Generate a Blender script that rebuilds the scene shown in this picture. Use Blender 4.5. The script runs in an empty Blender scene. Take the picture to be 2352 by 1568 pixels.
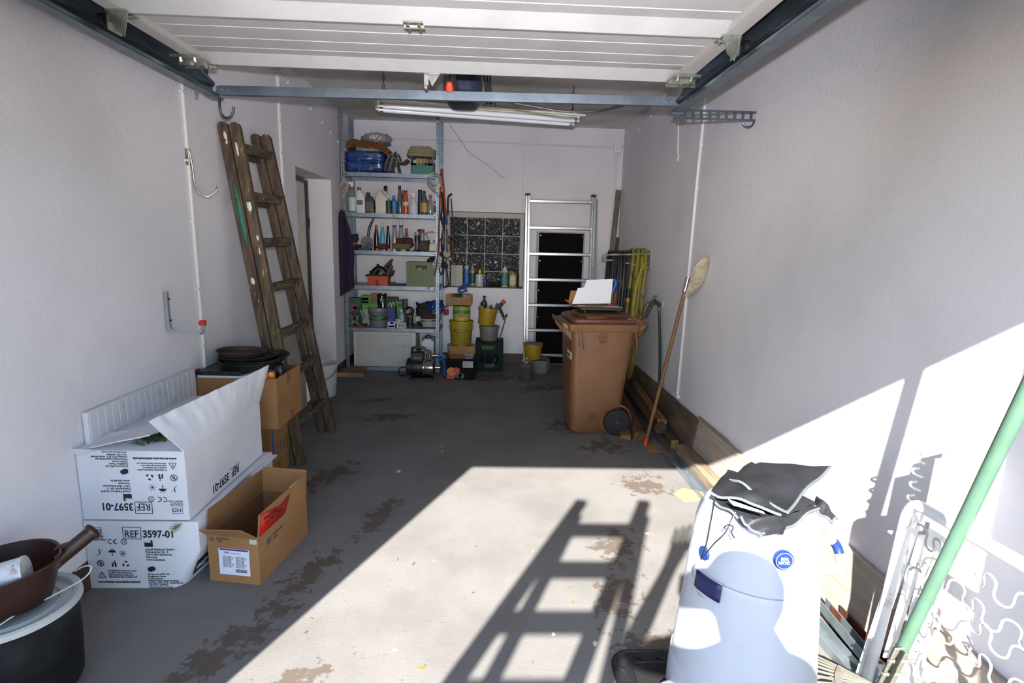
import bpy, math, random
from mathutils import Vector as V, Matrix, noise as mnoise
random.seed(7)
S = bpy.context.scene
COL = S.collection
PI = math.pi

# ---------------------------------------------------------------- camera
F_PX, CAM_H = 1235.0, 1.36
RM = Matrix(((0.9989, -0.0206, -0.0371), (-0.0327, 0.1802, -0.9831), (0.0269, 0.9834, 0.1794)))
def _orth(m):
    y = V(m[1]).normalized(); z = V(m[2]); z = (z - y*z.dot(y)).normalized(); x = y.cross(z)
    return Matrix((x, y, z))
RM = _orth(RM)
cd = bpy.data.cameras.new('camera'); cam = bpy.data.objects.new('camera', cd); COL.objects.link(cam)
cd.sensor_width = 36.0; cd.sensor_fit = 'HORIZONTAL'; cd.lens = 36.0*F_PX/2352.0; cd.clip_start = 0.02
cam.matrix_world = Matrix.Translation((0, 0, CAM_H)) @ RM.to_4x4()
S.camera = cam
def ray(px, py): return RM @ V(((px-1176)/F_PX, (784-py)/F_PX, -1.0))
def atY(px, py, Y): d = ray(px, py); return V((0, 0, CAM_H)) + d*(Y/d.y)
def atZ(px, py, Z=0.0): d = ray(px, py); return V((0, 0, CAM_H)) + d*((Z-CAM_H)/d.z)
def atX(px, py, X): d = ray(px, py); return V((0, 0, CAM_H)) + d*(X/d.x)

# ---------------------------------------------------------------- sky, sun, exposure
SUN = V((0.42, 1.0, -0.668)).normalized()          # direction the light travels
w = bpy.data.worlds.new('sky'); S.world = w; w.use_nodes = True
nt = w.node_tree; bg = nt.nodes['Background']
sky = nt.nodes.new('ShaderNodeTexSky'); sky.sky_type = 'NISHITA'; sky.sun_disc = False; sky.ozone_density = 2.0; sky.dust_density = 0.3
sky.sun_elevation = math.asin(-SUN.z); sky.sun_rotation = math.atan2(-SUN.x, -SUN.y) % (2*PI)
nt.links.new(sky.outputs[0], bg.inputs[0]); bg.inputs[1].default_value = 0.82
sl = bpy.data.lights.new('sun', 'SUN'); sl.energy = 27.0; sl.angle = math.radians(0.53); sl.color = (1.0, 0.97, 0.92)
so = bpy.data.objects.new('sun', sl); COL.objects.link(so)
so.rotation_euler = SUN.to_track_quat('-Z', 'Y').to_euler(); so.location = (-4, -8, 6)
# the photographer's flash, fired from just above the lens
fl = bpy.data.lights.new('camera_flash', 'SPOT'); fl.energy = 430.0; fl.shadow_soft_size = 0.02; fl.spot_size = math.radians(78); fl.spot_blend = 1.0; fl.color = (0.95, 0.93, 1.0)
fo = bpy.data.objects.new('camera_flash', fl); COL.objects.link(fo); fo.location = V((0, 0, CAM_H)) + RM @ V((0, 0.13, -0.05))
fo.rotation_euler = (V((0.05, 6.0, 3.15)) - fo.location).to_track_quat('-Z', 'Y').to_euler()
S.view_settings.view_transform = 'Standard'; S.view_settings.look = 'None'
S.view_settings.exposure = 0.0; S.view_settings.gamma = 1.0; S.view_settings.use_curve_mapping = False
try:
    S.cycles.max_bounces = 10; S.cycles.diffuse_bounces = 6; S.cycles.glossy_bounces = 4
    S.cycles.transmission_bounces = 8; S.cycles.transparent_max_bounces = 12
    S.cycles.sample_clamp_indirect = 8.0; S.cycles.caustics_reflective = False; S.cycles.caustics_refractive = False
except Exception: pass

# ---------------------------------------------------------------- materials
def lin(h):
    if not isinstance(h, str): return tuple(h) + (1.0,)
    h = h.lstrip('#'); o = []
    for i in (0, 2, 4):
        c = int(h[i:i+2], 16)/255.0
        o.append(c/12.92 if c <= 0.04045 else ((c+0.055)/1.055)**2.4)
    return tuple(o) + (1.0,)
MATS = {}
def mat(name, c1=None, rough=0.6, metal=0.0, c2=None, scale=6.0, lo=0.4, hi=0.62, detail=6.0, stretch=None,
        bump=0.0, bscale=60.0, c3=None, s3=40.0, lo3=0.62, hi3=0.66, trans=0.0, alpha=1.0, spec=None, emit=0.0, wave=None, ior=None, coat=0.0):
    """principled material: colour c1 mottled towards c2 by noise, flecked with c3"""
    if name in MATS: return MATS[name]
    m = bpy.data.materials.new(name); MATS[name] = m; m.use_nodes = True
    N, L = m.node_tree.nodes, m.node_tree.links; b = N['Principled BSDF']
    b.inputs['Base Color'].default_value = lin(c1); b.inputs['Roughness'].default_value = rough
    b.inputs['Metallic'].default_value = metal
    if trans: b.inputs['Transmission Weight'].default_value = trans
    if alpha < 1: b.inputs['Alpha'].default_value = alpha
    if spec is not None: b.inputs['Specular IOR Level'].default_value = spec
    if ior: b.inputs['IOR'].default_value = ior
    if coat: b.inputs['Coat Weight'].default_value = coat
    tc = None
    def coord():
        nonlocal tc
        if tc is None:
            t = N.new('ShaderNodeTexCoord'); tc = t.outputs['Object']
            if stretch:
                mp = N.new('ShaderNodeMapping'); mp.inputs['Scale'].default_value = stretch
                L.new(tc, mp.inputs[0]); tc = mp.outputs[0]
        return tc
    def fleck(sc, a, z, det=6.0):
        n = N.new('ShaderNodeTexNoise'); n.inputs['Scale'].default_value = sc; n.inputs['Detail'].default_value = det
        n.inputs['Roughness'].default_value = 0.6
        L.new(coord(), n.inputs['Vector']); r = N.new('ShaderNodeMapRange'); r.interpolation_type = 'SMOOTHSTEP'
        r.inputs[1].default_value = a; r.inputs[2].default_value = z; L.new(n.outputs[0], r.inputs[0]); return r.outputs[0]
    out = None
    def mix(fac, a, bcol):
        x = N.new('ShaderNodeMix'); x.data_type = 'RGBA'; L.new(fac, x.inputs[0])
        if a is None: x.inputs[6].default_value = lin(c1)
        else: L.new(a, x.inputs[6])
        x.inputs[7].default_value = lin(bcol); return x.outputs[2]
    if c2:
        if wave:
            wv = N.new('ShaderNodeTexWave'); wv.inputs['Scale'].default_value = wave; wv.inputs['Distortion'].default_value = 5.0
            wv.inputs['Detail'].default_value = 3.0; wv.inputs['Detail Scale'].default_value = 1.5; L.new(coord(), wv.inputs[0]); out = mix(wv.outputs[1], out, c2)
        else: out = mix(fleck(scale, lo, hi, detail), out, c2)
    if c3: out = mix(fleck(s3, lo3, hi3), out, c3)
    if out: L.new(out, b.inputs['Base Color'])
    if bump:
        n = N.new('ShaderNodeTexNoise'); n.inputs['Scale'].default_value = bscale; n.inputs['Detail'].default_value = 4.0
        L.new(coord(), n.inputs['Vector']); bp = N.new('ShaderNodeBump'); bp.inputs['Strength'].default_value = bump
        bp.inputs['Distance'].default_value = 0.01; L.new(n.outputs[0], bp.inputs['Height']); L.new(bp.outputs[0], b.inputs['Normal'])
    return m

def P(c, rough=0.5, metal=0.0):                   # plain plastic / paper / paint of one colour
    return mat('plain_%s_%d_%d' % (c.lstrip('#'), int(rough*100), int(metal*100)), c, rough, metal)

# ---------------------------------------------------------------- mesh builder
def wmat(o):
    m = o.matrix_basis.copy(); o = o.parent
    while o is not None: m = o.matrix_basis @ m; o = o.parent
    return m
class MB:
    def __init__(s): s.v = []; s.f = []; s.m = Matrix.Identity(4)
    def at(s, M): s.m = M; return s
    def add(s, vs, fs):
        k = len(s.v); s.v += [s.m @ V(p) for p in vs]; s.f += [tuple(i+k for i in f) for f in fs]; return s
    def box(s, c, d, rot=None):
        x, y, z = d[0]/2, d[1]/2, d[2]/2; c = V(c)
        vs = [V((i*x, j*y, k*z)) for i in (-1, 1) for j in (-1, 1) for k in (-1, 1)]
        if rot is not None: vs = [rot @ q for q in vs]
        return s.add([c+q for q in vs], [(0,1,3,2),(4,6,7,5),(0,4,5,1),(2,3,7,6),(0,2,6,4),(1,5,7,3)])
    def span(s, a, b):                              # box between two corners
        a, b = V(a), V(b); return s.box((a+b)/2, [abs(t) for t in (b-a)])
    def bar(s, p0, p1, w, h, up=(0, 0, 1)):         # straight bar of section w x h
        p0, p1 = V(p0), V(p1); z = (p1-p0); ln = z.length; z.normalize(); x = V(up).cross(z)
        if x.length < 1e-4: x = V((1, 0, 0)).cross(z)
        x.normalize(); y = z.cross(x); return s.box((p0+p1)/2, (w, h, ln), Matrix((x, y, z)).transposed())
    def ring(s, rings, close=True, caps=(True, True)):
        n = len(rings[0]); vs = [p for r in rings for p in r]; fs = []
        for i in range(len(rings)-1):
            for j in range(n if close else n-1):
                a = i*n+j; b = i*n+(j+1) % n; fs.append((a, b, b+n, a+n))
        if close and caps[0]: fs.append(tuple(range(n))[::-1])
        if close and caps[1]: fs.append(tuple(range((len(rings)-1)*n, len(rings)*n)))
        return s.add(vs, fs)
    def lathe(s, prof, seg=20, c=(0, 0, 0), sq=(1, 1), pw=2.0, rot=None, caps=(True, True)):
        """profile of (r, z); pw > 2 squares the section off"""
        R = []
        for r, z in prof:
            q = []
            for j in range(seg):
                a = 2*PI*(j+0.5)/seg; ca, sa = math.cos(a), math.sin(a)
                k = (abs(ca)**pw + abs(sa)**pw)**(-1/pw); p = V((r*k*ca*sq[0], r*k*sa*sq[1], z))
                if rot is not None: p = rot @ p
                q.append(V(c)+p)
            R.append(q)
        return s.ring(R, True, caps)
    def cyl(s, p0, p1, r0, r1=None, seg=12, caps=(True, True)):
        p0, p1 = V(p0), V(p1); z = (p1-p0); ln = z.length; q = V((0, 0, 1)).rotation_difference(z.normalized()).to_matrix()
        return s.lathe([(r0, 0), (r1 if r1 is not None else r0, ln)], seg, p0, rot=q, caps=caps)
    def tube(s, pts, r, seg=8, closed=False):
        pts = [V(p) for p in pts]; n = len(pts); rings = []; nrm = None
        for i in range(n):
            a = pts[i-1] if (i > 0 or closed) else pts[i]; b = pts[(i+1) % n] if (i < n-1 or closed) else pts[i]
            t = (b-a).normalized()
            if nrm is None:
                nrm = t.orthogonal().normalized()
            else:
                nrm = (nrm - t*nrm.dot(t)); nrm = nrm.normalized() if nrm.length > 1e-6 else t.orthogonal().normalized()
            bn = t.cross(nrm); rr = r(i/(n-1)) if callable(r) else r
            rings.append([pts[i] + nrm*(rr*math.cos(2*PI*j/seg)) + bn*(rr*math.sin(2*PI*j/seg)) for j in range(seg)])
        if closed: rings.append(rings[0])
        return s.ring(rings, True, (not closed, not closed))
    def prism(s, poly, t, M=None):                 # polygon in local xy, thickness t along z
        n = len(poly); M = M or Matrix.Identity(4)
        vs = [M @ V((p[0], p[1], 0)) for p in poly] + [M @ V((p[0], p[1], t)) for p in poly]
        return s.add(vs, [tuple(range(n))[::-1], tuple(range(n, 2*n))] + [(i, (i+1) % n, n+(i+1) % n, n+i) for i in range(n)])
    def sheet(s, fn, nu, nv, t=0.002):             # thick sheet over fn(u, v) -> point
        g = [[V(fn(i/nu, j/nv)) for j in range(nv+1)] for i in range(nu+1)]
        def nm(i, j):
            a = g[min(i+1, nu)][j]-g[max(i-1, 0)][j]; b = g[i][min(j+1, nv)]-g[i][max(j-1, 0)]
            c = a.cross(b); return c.normalized() if c.length > 1e-9 else V((0, 0, 1))
        W = nv+1; top = [g[i][j]+nm(i, j)*(t/2) for i in range(nu+1) for j in range(W)]; bot = [g[i][j]-nm(i, j)*(t/2) for i in range(nu+1) for j in range(W)]
        K = len(top); fs = []
        for i in range(nu):
            for j in range(nv):
                a = i*W+j; fs.append((a, a+W, a+W+1, a+1)); fs.append((K+a, K+a+1, K+a+W+1, K+a+W))
        bd = [(i*W, (i+1)*W) for i in range(nu)] + [((i+1)*W+nv, i*W+nv) for i in range(nu)] + [(j+1, j) for j in range(nv)] + [(nu*W+j, nu*W+j+1) for j in range(nv)]
        fs += [(b, a, K+a, K+b) for a, b in bd]
        return s.add(top+bot, fs)
    def build(s, name, m, parent=None, bevel=0.0, seg=2, smooth=True, ang=40, sub=0, kind=None, label=None, world=False, mats=None):
        vs = s.v
        if parent is not None and world:
            iv = wmat(parent).inverted(); vs = [iv @ p for p in vs]
        me = bpy.data.meshes.new(name); me.from_pydata([tuple(p) for p in vs], [], s.f)
        import bmesh
        b = bmesh.new(); b.from_mesh(me); bmesh.ops.recalc_face_normals(b, faces=b.faces[:]); b.to_mesh(me); b.free()
        me.update()
        if smooth:
            me.polygons.foreach_set('use_smooth', [True]*len(me.polygons)); me.set_sharp_from_angle(angle=math.radians(ang))
        me.materials.append(m)
        o = bpy.data.objects.new(name, me); COL.objects.link(o)
        if parent is not None: o.parent = parent
        if bevel:
            d = o.modifiers.new('bevel', 'BEVEL'); d.width = bevel; d.segments = seg; d.limit_method = 'ANGLE'; d.angle_limit = math.radians(35)
        if sub:
            d = o.modifiers.new('smooth', 'SUBSURF'); d.levels = sub; d.render_levels = sub
        if kind: o['kind'] = kind
        if label: o['label'] = label
        return o

def tag(o, label, cat, group=None, kind=None):
    o['label'] = label; o['category'] = cat
    if group: o['group'] = group
    if kind: o['kind'] = kind
    return o
def thing(name, label, cat, loc=(0, 0, 0), rz=0.0, group=None, rot=None):
    o = bpy.data.objects.new(name, None); COL.objects.link(o); o.location = loc; o.empty_display_size = 0.05
    o.rotation_euler = rot if rot is not None else (0, 0, rz)
    o.matrix_basis = Matrix.Translation(loc) @ (Matrix.Rotation(rz, 4, 'Z') if rot is None else o.rotation_euler.to_matrix().to_4x4())
    return tag(o, label, cat, group)
def rotm(x=0, y=0, z=0):
    from mathutils import Euler
    return Euler((x, y, z)).to_matrix()
def T(loc, rz=0, rx=0, ry=0): return Matrix.Translation(loc) @ Matrix.Rotation(rz, 4, 'Z') @ Matrix.Rotation(ry, 4, 'Y') @ Matrix.Rotation(rx, 4, 'X')
def frame(o, ex, ey):
    """matrix whose local x / y run along ex / ey, local z = ex x ey, at point o"""
    x = V(ex).normalized(); y = V(ey); y = (y - x*y.dot(x)).normalized(); z = x.cross(y)
    m = Matrix((x, y, z)).transposed().to_4x4(); m.translation = V(o); return m
def arc(c, r, a0, a1, n, ax=(1, 0, 0), ay=(0, 0, 1)):
    c, ax, ay = V(c), V(ax), V(ay)
    return [c + ax*(r*math.cos(a0+(a1-a0)*i/n)) + ay*(r*math.sin(a0+(a1-a0)*i/n)) for i in range(n+1)]
def smoothpath(pts, k=6):
    pts = [V(p) for p in pts]; out = []; n = len(pts)
    for i in range(n-1):
        p0, p1, p2, p3 = pts[max(i-1, 0)], pts[i], pts[i+1], pts[min(i+2, n-1)]
        for j in range(k):
            t = j/k; out.append(0.5*((2*p1)+(p2-p0)*t+(2*p0-5*p1+4*p2-p3)*t*t+(-p0+3*p1-3*p2+p3)*t**3))
    return out+[pts[-1]]
def text(s, size, M, m, parent, name='lettering', sx=1.0, depth=0.0006, align='LEFT', bold=0.0, shear=0.0, world=True):
    """flat lettering lying in the xy plane of M"""
    cu = bpy.data.curves.new(name, 'FONT'); cu.body = s; cu.size = size; cu.extrude = depth; cu.align_x = align; cu.offset = bold; cu.shear = shear; cu.resolution_u = 3
    cu.space_line = 0.95
    o = bpy.data.objects.new(name, cu); COL.objects.link(o)
    me = bpy.data.meshes.new_from_object(o.evaluated_get(bpy.context.evaluated_depsgraph_get()))
    bpy.data.objects.remove(o); bpy.data.curves.remove(cu)
    X = M @ Matrix.Diagonal((sx, 1, 1, 1))
    if world and parent is not None: X = wmat(parent).inverted() @ X
    me.transform(X); me.materials.clear(); me.materials.append(m); me.name = name
    q = bpy.data.objects.new(name, me); COL.objects.link(q); q.parent = parent
    return q
def noisy(p, sc, amp): return mnoise.noise(V(p)*sc)*amp
def struct(o): o['kind'] = 'structure'; return o

# ---------------------------------------------------------------- shell of the garage
XL, XR, YB, YF, ZC = -1.54, 1.38, 6.06, 0.36, 2.60
def wall_material():
    m = mat('white_stucco', '#dcd9de', 0.95, c2='#d1ced2', scale=1.3, lo=0.42, hi=0.75, c3='#c4bfbf', s3=9.0, lo3=0.70, hi3=0.80)
    N, L = m.node_tree.nodes, m.node_tree.links; b = N['Principled BSDF']
    tc = N.new('ShaderNodeTexCoord'); hs = []
    for sc, wt, det in ((38.0, 0.75, 3.0), (150.0, 0.35, 2.0)):
        n = N.new('ShaderNodeTexNoise'); n.inputs['Scale'].default_value = sc; n.inputs['Detail'].default_value = det
        L.new(tc.outputs['Object'], n.inputs['Vector']); k = N.new('ShaderNodeMath'); k.operation = 'MULTIPLY'; k.inputs[1].default_value = wt
        L.new(n.outputs[0], k.inputs[0]); hs.append(k.outputs[0])
    a = N.new('ShaderNodeMath'); L.new(hs[0], a.inputs[0]); L.new(hs[1], a.inputs[1])
    bp = N.new('ShaderNodeBump'); bp.inputs['Strength'].default_value = 0.38; bp.inputs['Distance'].default_value = 0.007
    L.new(a.outputs[0], bp.inputs['Height']); L.new(bp.outputs[0], b.inputs['Normal']); return m
WALL = wall_material()
def floor_material():
    m = mat('painted_concrete', '#767370', 0.8, spec=0.25, c2='#6a6764', scale=2.2, lo=0.35, hi=0.7, c3='#66605a', s3=55.0, lo3=0.60, hi3=0.72)
    N, L = m.node_tree.nodes, m.node_tree.links; b = N['Principled BSDF']
    tc = N.new('ShaderNodeTexCoord')
    def math2(op, x, y):
        k = N.new('ShaderNodeMath'); k.operation = op; k.use_clamp = False
        for i, q in enumerate((x, y)):
            if isinstance(q, (int, float)): k.inputs[i].default_value = q
            else: L.new(q, k.inputs[i])
        return k.outputs[0]
    def nz(sc, det=5.0, ro=0.6):
        n = N.new('ShaderNodeTexNoise'); n.inputs['Scale'].default_value = sc; n.inputs['Detail'].default_value = det; n.inputs['Roughness'].default_value = ro
        L.new(tc.outputs['Object'], n.inputs['Vector']); return n.outputs[0]
    # worn patches where the paint has come off: (centre x, y, half length along, half width, angle)
    spots = [(-0.86, 1.62, 0.42, 0.11, 1.05), (-0.74, 2.0, 0.36, 0.10, 1.2), (-0.55, 2.5, 0.30, 0.10, 1.3), (-0.62, 1.45, 0.25, 0.10, 0.6),
             (-0.78, 4.05, 0.34, 0.12, 0.2), (-1.0, 4.5, 0.3, 0.1, 0.3), (0.62, 3.9, 0.30, 0.22, 0.0), (0.80, 3.5, 0.28, 0.20, 0.3), (0.60, 2.25, 0.22, 0.14, 1.2),
             (0.52, 1.9, 0.30, 0.12, 1.2), (0.6, 1.62, 0.25, 0.12, 0.0), (-0.95, 2.95, 0.35, 0.14, 1.0), (-0.1, 5.4, 0.7, 0.3, 0.0), (0.5, 5.0, 0.4, 0.2, 0.4), (0.9, 2.9, 0.2, 0.2, 0)]
    tot = None
    for (x, y, la, wb, an) in spots:
        mp = N.new('ShaderNodeMapping'); mp.vector_type = 'TEXTURE'; mp.inputs['Location'].default_value = (x, y, 0); mp.inputs['Rotation'].default_value = (0, 0, an)
        mp.inputs['Scale'].default_value = (la, wb, 1); L.new(tc.outputs['Object'], mp.inputs[0])
        g = N.new('ShaderNodeVectorMath'); g.operation = 'LENGTH'; L.new(mp.outputs[0], g.inputs[0])
        q = math2('SUBTRACT', 1.25, g.outputs['Value']); q = math2('MAXIMUM', q, 0.0); q = math2('MINIMUM', q, 1.0)
        tot = q if tot is None else math2('MAXIMUM', tot, q)
    hf = nz(14.0, 6.0, 0.72)
    f1 = math2('ADD', math2('MULTIPLY', tot, 0.24), hf)
    r = N.new('ShaderNodeMapRange'); r.inputs[1].default_value = 0.655; r.inputs[2].default_value = 0.70; L.new(f1, r.inputs[0])
    # specks of dirt all over
    r2 = N.new('ShaderNodeMapRange'); r2.inputs[1].default_value = 0.73; r2.inputs[2].default_value = 0.76; L.new(nz(75.0, 2.0), r2.inputs[0])
    fac = math2('MAXIMUM', r.outputs[0], r2.outputs[0])
    src = b.inputs['Base Color'].links[0].from_socket
    x = N.new('ShaderNodeMix'); x.data_type = 'RGBA'; L.new(fac, x.inputs[0]); L.new(src, x.inputs[6]); x.inputs[7].default_value = lin('#5a5048')
    # deep in the garage the floor is dirtier
    L.new(x.outputs[2], b.inputs['Base Color'])
    bp = N.new('ShaderNodeBump'); bp.inputs['Strength'].default_value = 0.25; bp.inputs['Distance'].default_value = 0.004
    L.new(nz(90.0, 4.0), bp.inputs['Height']); L.new(bp.outputs[0], b.inputs['Normal']); return m
struct(MB().span((XL, YF, -0.15), (XR, YB, 0)).build('floor', floor_material(), smooth=False))
struct(MB().span((XL-0.25, YF-0.25, ZC), (XR+0.25, YB+0.35, ZC+0.2)).build('ceiling', mat('rough_ceiling', '#d3d0cd', 0.95, c2='#c3bfbb', scale=3, bump=0.5, bscale=45), smooth=False))
wl = MB().span((XL-0.26, YF-0.2, 0), (XL, 4.36, ZC)).span((XL-0.26, 5.28, 0), (XL, YB+0.3, ZC)).span((XL-0.26, 4.36, 1.90), (XL, 5.28, ZC)).span((XL-0.40, 4.30, 0), (XL-0.26, 5.34, 2.0))
struct(wl.build('wall_left', WALL, smooth=False))
struct(MB().span((XR, YF-0.2, 0), (XR+0.25, YB+0.3, ZC)).build('wall_right', WALL, smooth=False))
WX0, WX1, WZ0, WZ1 = -0.535, 0.335, 0.86, 1.69
wb = MB().span((XL, YB, 0), (WX0, YB+0.3, ZC)).span((WX1, YB, 0), (XR, YB+0.3, ZC)).span((WX0, YB, 0), (WX1, YB+0.3, WZ0)).span((WX0, YB, WZ1), (WX1, YB+0.3, ZC))
struct(wb.build('wall_back', WALL, smooth=False))
DX0, DX1, DZ = -1.349, 0.975, 1.977                 # garage door opening
wf = MB().span((XL, YF-0.2, 0), (DX0, YF, ZC)).span((DX1, YF-0.2, 0), (XR, YF, ZC)).span((DX0, YF-0.2, DZ), (DX1, YF, ZC))
wf.span((-4.5, YF-0.2, 0), (XL-0.26, YF-0.05, 3.0)).span((XR+0.25, YF-0.2, 0), (4.5, YF-0.05, 3.0)).span((XL-0.26, YF-0.2, ZC+0.2), (XR+0.25, YF-0.05, 3.0))
struct(wf.build('wall_front', WALL, smooth=False))
dm = mat('driveway_concrete', '#9b9993', 0.9, c2='#8e8c86', scale=0.8, c3='#807e79', s3=30)
struct(MB().span((-14, -22, -0.16), (14, YF, -0.01)).build('driveway', dm, smooth=False))
BB = mat('brown_skirting_paint', '#4a3527', 0.6, c2='#3a2a20', scale=9)
struct(MB().span((XL, YF, 0), (XL+0.004, 4.36, 0.115)).span((XL, 5.276, 0), (XL+0.004, YB, 0.115)).span((XL-0.26, 5.276, 0), (XL+0.004, 5.2835, 0.115)).build('baseboard_left', BB, smooth=False))
struct(MB().span((XL, YB-0.004, 0), (XR, YB, 0.115)).build('baseboard_back', BB, smooth=False))
struct(MB().span((XR-0.004, YF, 0), (XR, YB, 0.115)).build('baseboard_right', BB, smooth=False))
# side door in its deep reveal
d1 = MB().span((XL-0.258, 4.40, 0.01), (XL-0.225, 5.215, 1.86)).build('door_1', mat('cream_door_leaf', '#cfcabf', 0.5, c2='#c2bcb0', scale=4), smooth=False, bevel=0.004); struct(d1)
MB().span((XL-0.259, 5.215, 0), (XL-0.205, 5.255, 1.885)).span((XL-0.259, 4.362, 0), (XL-0.205, 4.40, 1.885)).span((XL-0.259, 4.40, 1.86), (XL-0.205, 5.215, 1.885)).build('door_frame', mat('dark_brown_door_frame', '#2a211d', 0.4), d1)
for z in (0.5, 1.5): MB().cyl((XL-0.2, 5.222, z-0.04), (XL-0.2, 5.222, z+0.04), 0.009, seg=8).build('hinge', P('#15120f', 0.4), d1)

# glass block window
BY = 6.20
win = MB().span((WX0, BY+0.02, WZ0-0.01), (WX1, BY+0.08, WZ1)).build('window_1', mat('grey_mortar', '#b7b2ab', 0.9, bump=0.2, bscale=80), smooth=False); struct(win)
def glass_block_material():
    m = mat('wavy_block_glass', '#1f2428', 0.06, metal=0.0, spec=1.0, coat=1.0)
    N, L = m.node_tree.nodes, m.node_tree.links; b = N['Principled BSDF']; tc = N.new('ShaderNodeTexCoord')
    oi = N.new('ShaderNodeObjectInfo'); ad = N.new('ShaderNodeVectorMath'); ad.operation = 'ADD'; L.new(tc.outputs['Object'], ad.inputs[0]); L.new(oi.outputs['Location'], ad.inputs[1])
    n = N.new('ShaderNodeTexNoise'); n.inputs['Scale'].default_value = 19.0; n.inputs['Detail'].default_value = 2.5; n.inputs['Distortion'].default_value = 3.2
    L.new(ad.outputs[0], n.inputs['Vector'])
    bp = N.new('ShaderNodeBump'); bp.inputs['Strength'].default_value = 1.0; bp.inputs['Distance'].default_value = 0.035; L.new(n.outputs[0], bp.inputs['Height'])
    L.new(bp.outputs[0], b.inputs['Normal']); L.new(bp.outputs[0], b.inputs['Coat Normal'])
    # glints of daylight on the ridges, painted near-white into the base colour
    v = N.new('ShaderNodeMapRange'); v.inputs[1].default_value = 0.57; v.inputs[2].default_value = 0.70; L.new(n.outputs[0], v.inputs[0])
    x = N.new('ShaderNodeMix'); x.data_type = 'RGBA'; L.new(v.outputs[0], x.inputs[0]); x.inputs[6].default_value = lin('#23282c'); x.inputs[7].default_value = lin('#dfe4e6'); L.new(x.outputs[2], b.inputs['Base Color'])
    return m
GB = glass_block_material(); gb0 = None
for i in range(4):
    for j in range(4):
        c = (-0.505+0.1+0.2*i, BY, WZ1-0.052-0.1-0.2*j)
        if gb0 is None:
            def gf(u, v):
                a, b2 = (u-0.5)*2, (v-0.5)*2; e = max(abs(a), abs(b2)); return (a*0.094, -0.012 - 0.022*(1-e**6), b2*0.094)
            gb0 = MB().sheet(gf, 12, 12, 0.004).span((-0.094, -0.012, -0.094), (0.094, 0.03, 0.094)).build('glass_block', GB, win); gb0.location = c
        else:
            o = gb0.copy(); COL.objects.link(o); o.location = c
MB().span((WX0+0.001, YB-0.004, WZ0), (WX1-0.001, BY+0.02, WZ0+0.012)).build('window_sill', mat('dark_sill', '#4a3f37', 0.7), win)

# ================================================================ overhead: sectional door, tracks, lamp, opener
GALV = mat('galvanised_steel', '#8c98a3', 0.38, 0.85, c2='#7b8792', scale=9, lo=0.35, hi=0.65)
GALVD = mat('dark_galvanised_steel', '#76848f', 0.35, 0.9, c2='#66737e', scale=8)
ZINC = mat('bright_zinc', '#b9bcb4', 0.3, 0.9, c2='#a09f90', scale=30)
DOORW = mat('white_door_panel', '#b3b1ae', 0.55, c2='#acaaa7', scale=5, bump=0.06, bscale=220)
BLACK = mat('black_plastic', '#141518', 0.45)
WHITEP = mat('white_plastic', '#dcdad4', 0.45)
CABLE = mat('white_cable', '#d8d5d0', 0.55)
ZD = 2.135                                           # underside of the open door
SEC = [(2.645, 2.10), (2.10, 1.555), (1.555, 1.01), (1.01, 0.465)]
DL, DR = -1.345, 0.865
gd = thing('garage_door', 'white ribbed sectional garage door stored open under the ceiling', 'garage door', (0, 1.7, ZD))
for k, (yf, yn) in enumerate(SEC):
    s = yf-yn; h = 0.0
    # cross-section from the far edge to the near edge (y, z of the underside)
    pr = [(yf-0.004, 0.018), (yf-0.008, -0.024), (yf-0.022, -0.026), (yf-0.092, 0.006)]
    for q in (0.30, 0.50, 0.72):
        y = yf-s*q; pr += [(y+0.005, 0.004), (y+0.002, 0.0085), (y-0.002, 0.0085), (y-0.005, 0.004)]
    pr += [(yn+0.045, 0.004), (yn+0.034, -0.004), (yn+0.012, -0.006), (yn+0.004, 0.018)]
    top = 0.045
    a = [(DL, y, ZD+z) for y, z in pr] + [(DL, yn+0.004, ZD+top), (DL, yf-0.004, ZD+top)]
    b = [(DR, p[1], p[2]) for p in a]; n = len(a)
    m = MB().add(a+b, [tuple(range(n))[::-1], tuple(range(n, 2*n))] + [(i, (i+1) % n, n+(i+1) % n, n+i) for i in range(n)])
    sec = m.build('door_section', DOORW, gd, world=True, ang=12)
    for x in (DL, DR):                                # end caps
        s0 = -1 if x == DL else 1
        MB().span((x-s0*0.055, yn+0.006, ZD-0.021), (x+s0*0.004, yf-0.006, ZD+0.046)).build('end_cap', mat('grey_white_end_cap', '#b3afaa', 0.5), sec, world=True)
    if k < 3:
        for x in (DL+0.03, (DL+DR)/2-0.06, DR-0.03):  # hinges with bolts
            hg = MB().span((x-0.035, yn-0.04, ZD-0.026), (x+0.035, yn+0.035, ZD-0.020)).cyl((x-0.036, yn, ZD-0.027), (x+0.036, yn, ZD-0.027), 0.007, seg=8).build('hinge', ZINC, sec, world=True)
            for i in (-1, 1):
                for j in (-0.026, 0.022): MB().cyl((x+i*0.02, yn+j, ZD-0.034), (x+i*0.02, yn+j, ZD-0.025), 0.0065, seg=6).build('bolt', ZINC, sec, world=True)
            if abs(x-(DL+DR)/2) > 0.3:                # roller bracket at the sides
                s0 = -1 if x < 0 else 1
                MB().span((x+s0*0.030, yn-0.035, ZD-0.085), (x+s0*0.034, yn+0.035, ZD-0.02)).prism([(-0.02, 0), (0.05, 0), (0.03, -0.085), (0.0, -0.06)], 0.003, frame((x-0.01, yn-0.03, ZD-0.022), (1, 0, 0), (0, 0, 1))).build('roller_bracket', ZINC, sec, world=True)
                MB().cyl((x+s0*0.01, yn, ZD-0.045), (x+s0*0.07, yn, ZD-0.045), 0.006, seg=8).cyl((x+s0*0.058, yn, ZD-0.045), (x+s0*0.078, yn, ZD-0.045), 0.022, seg=14).build('roller', BLACK, sec, world=True)
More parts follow.
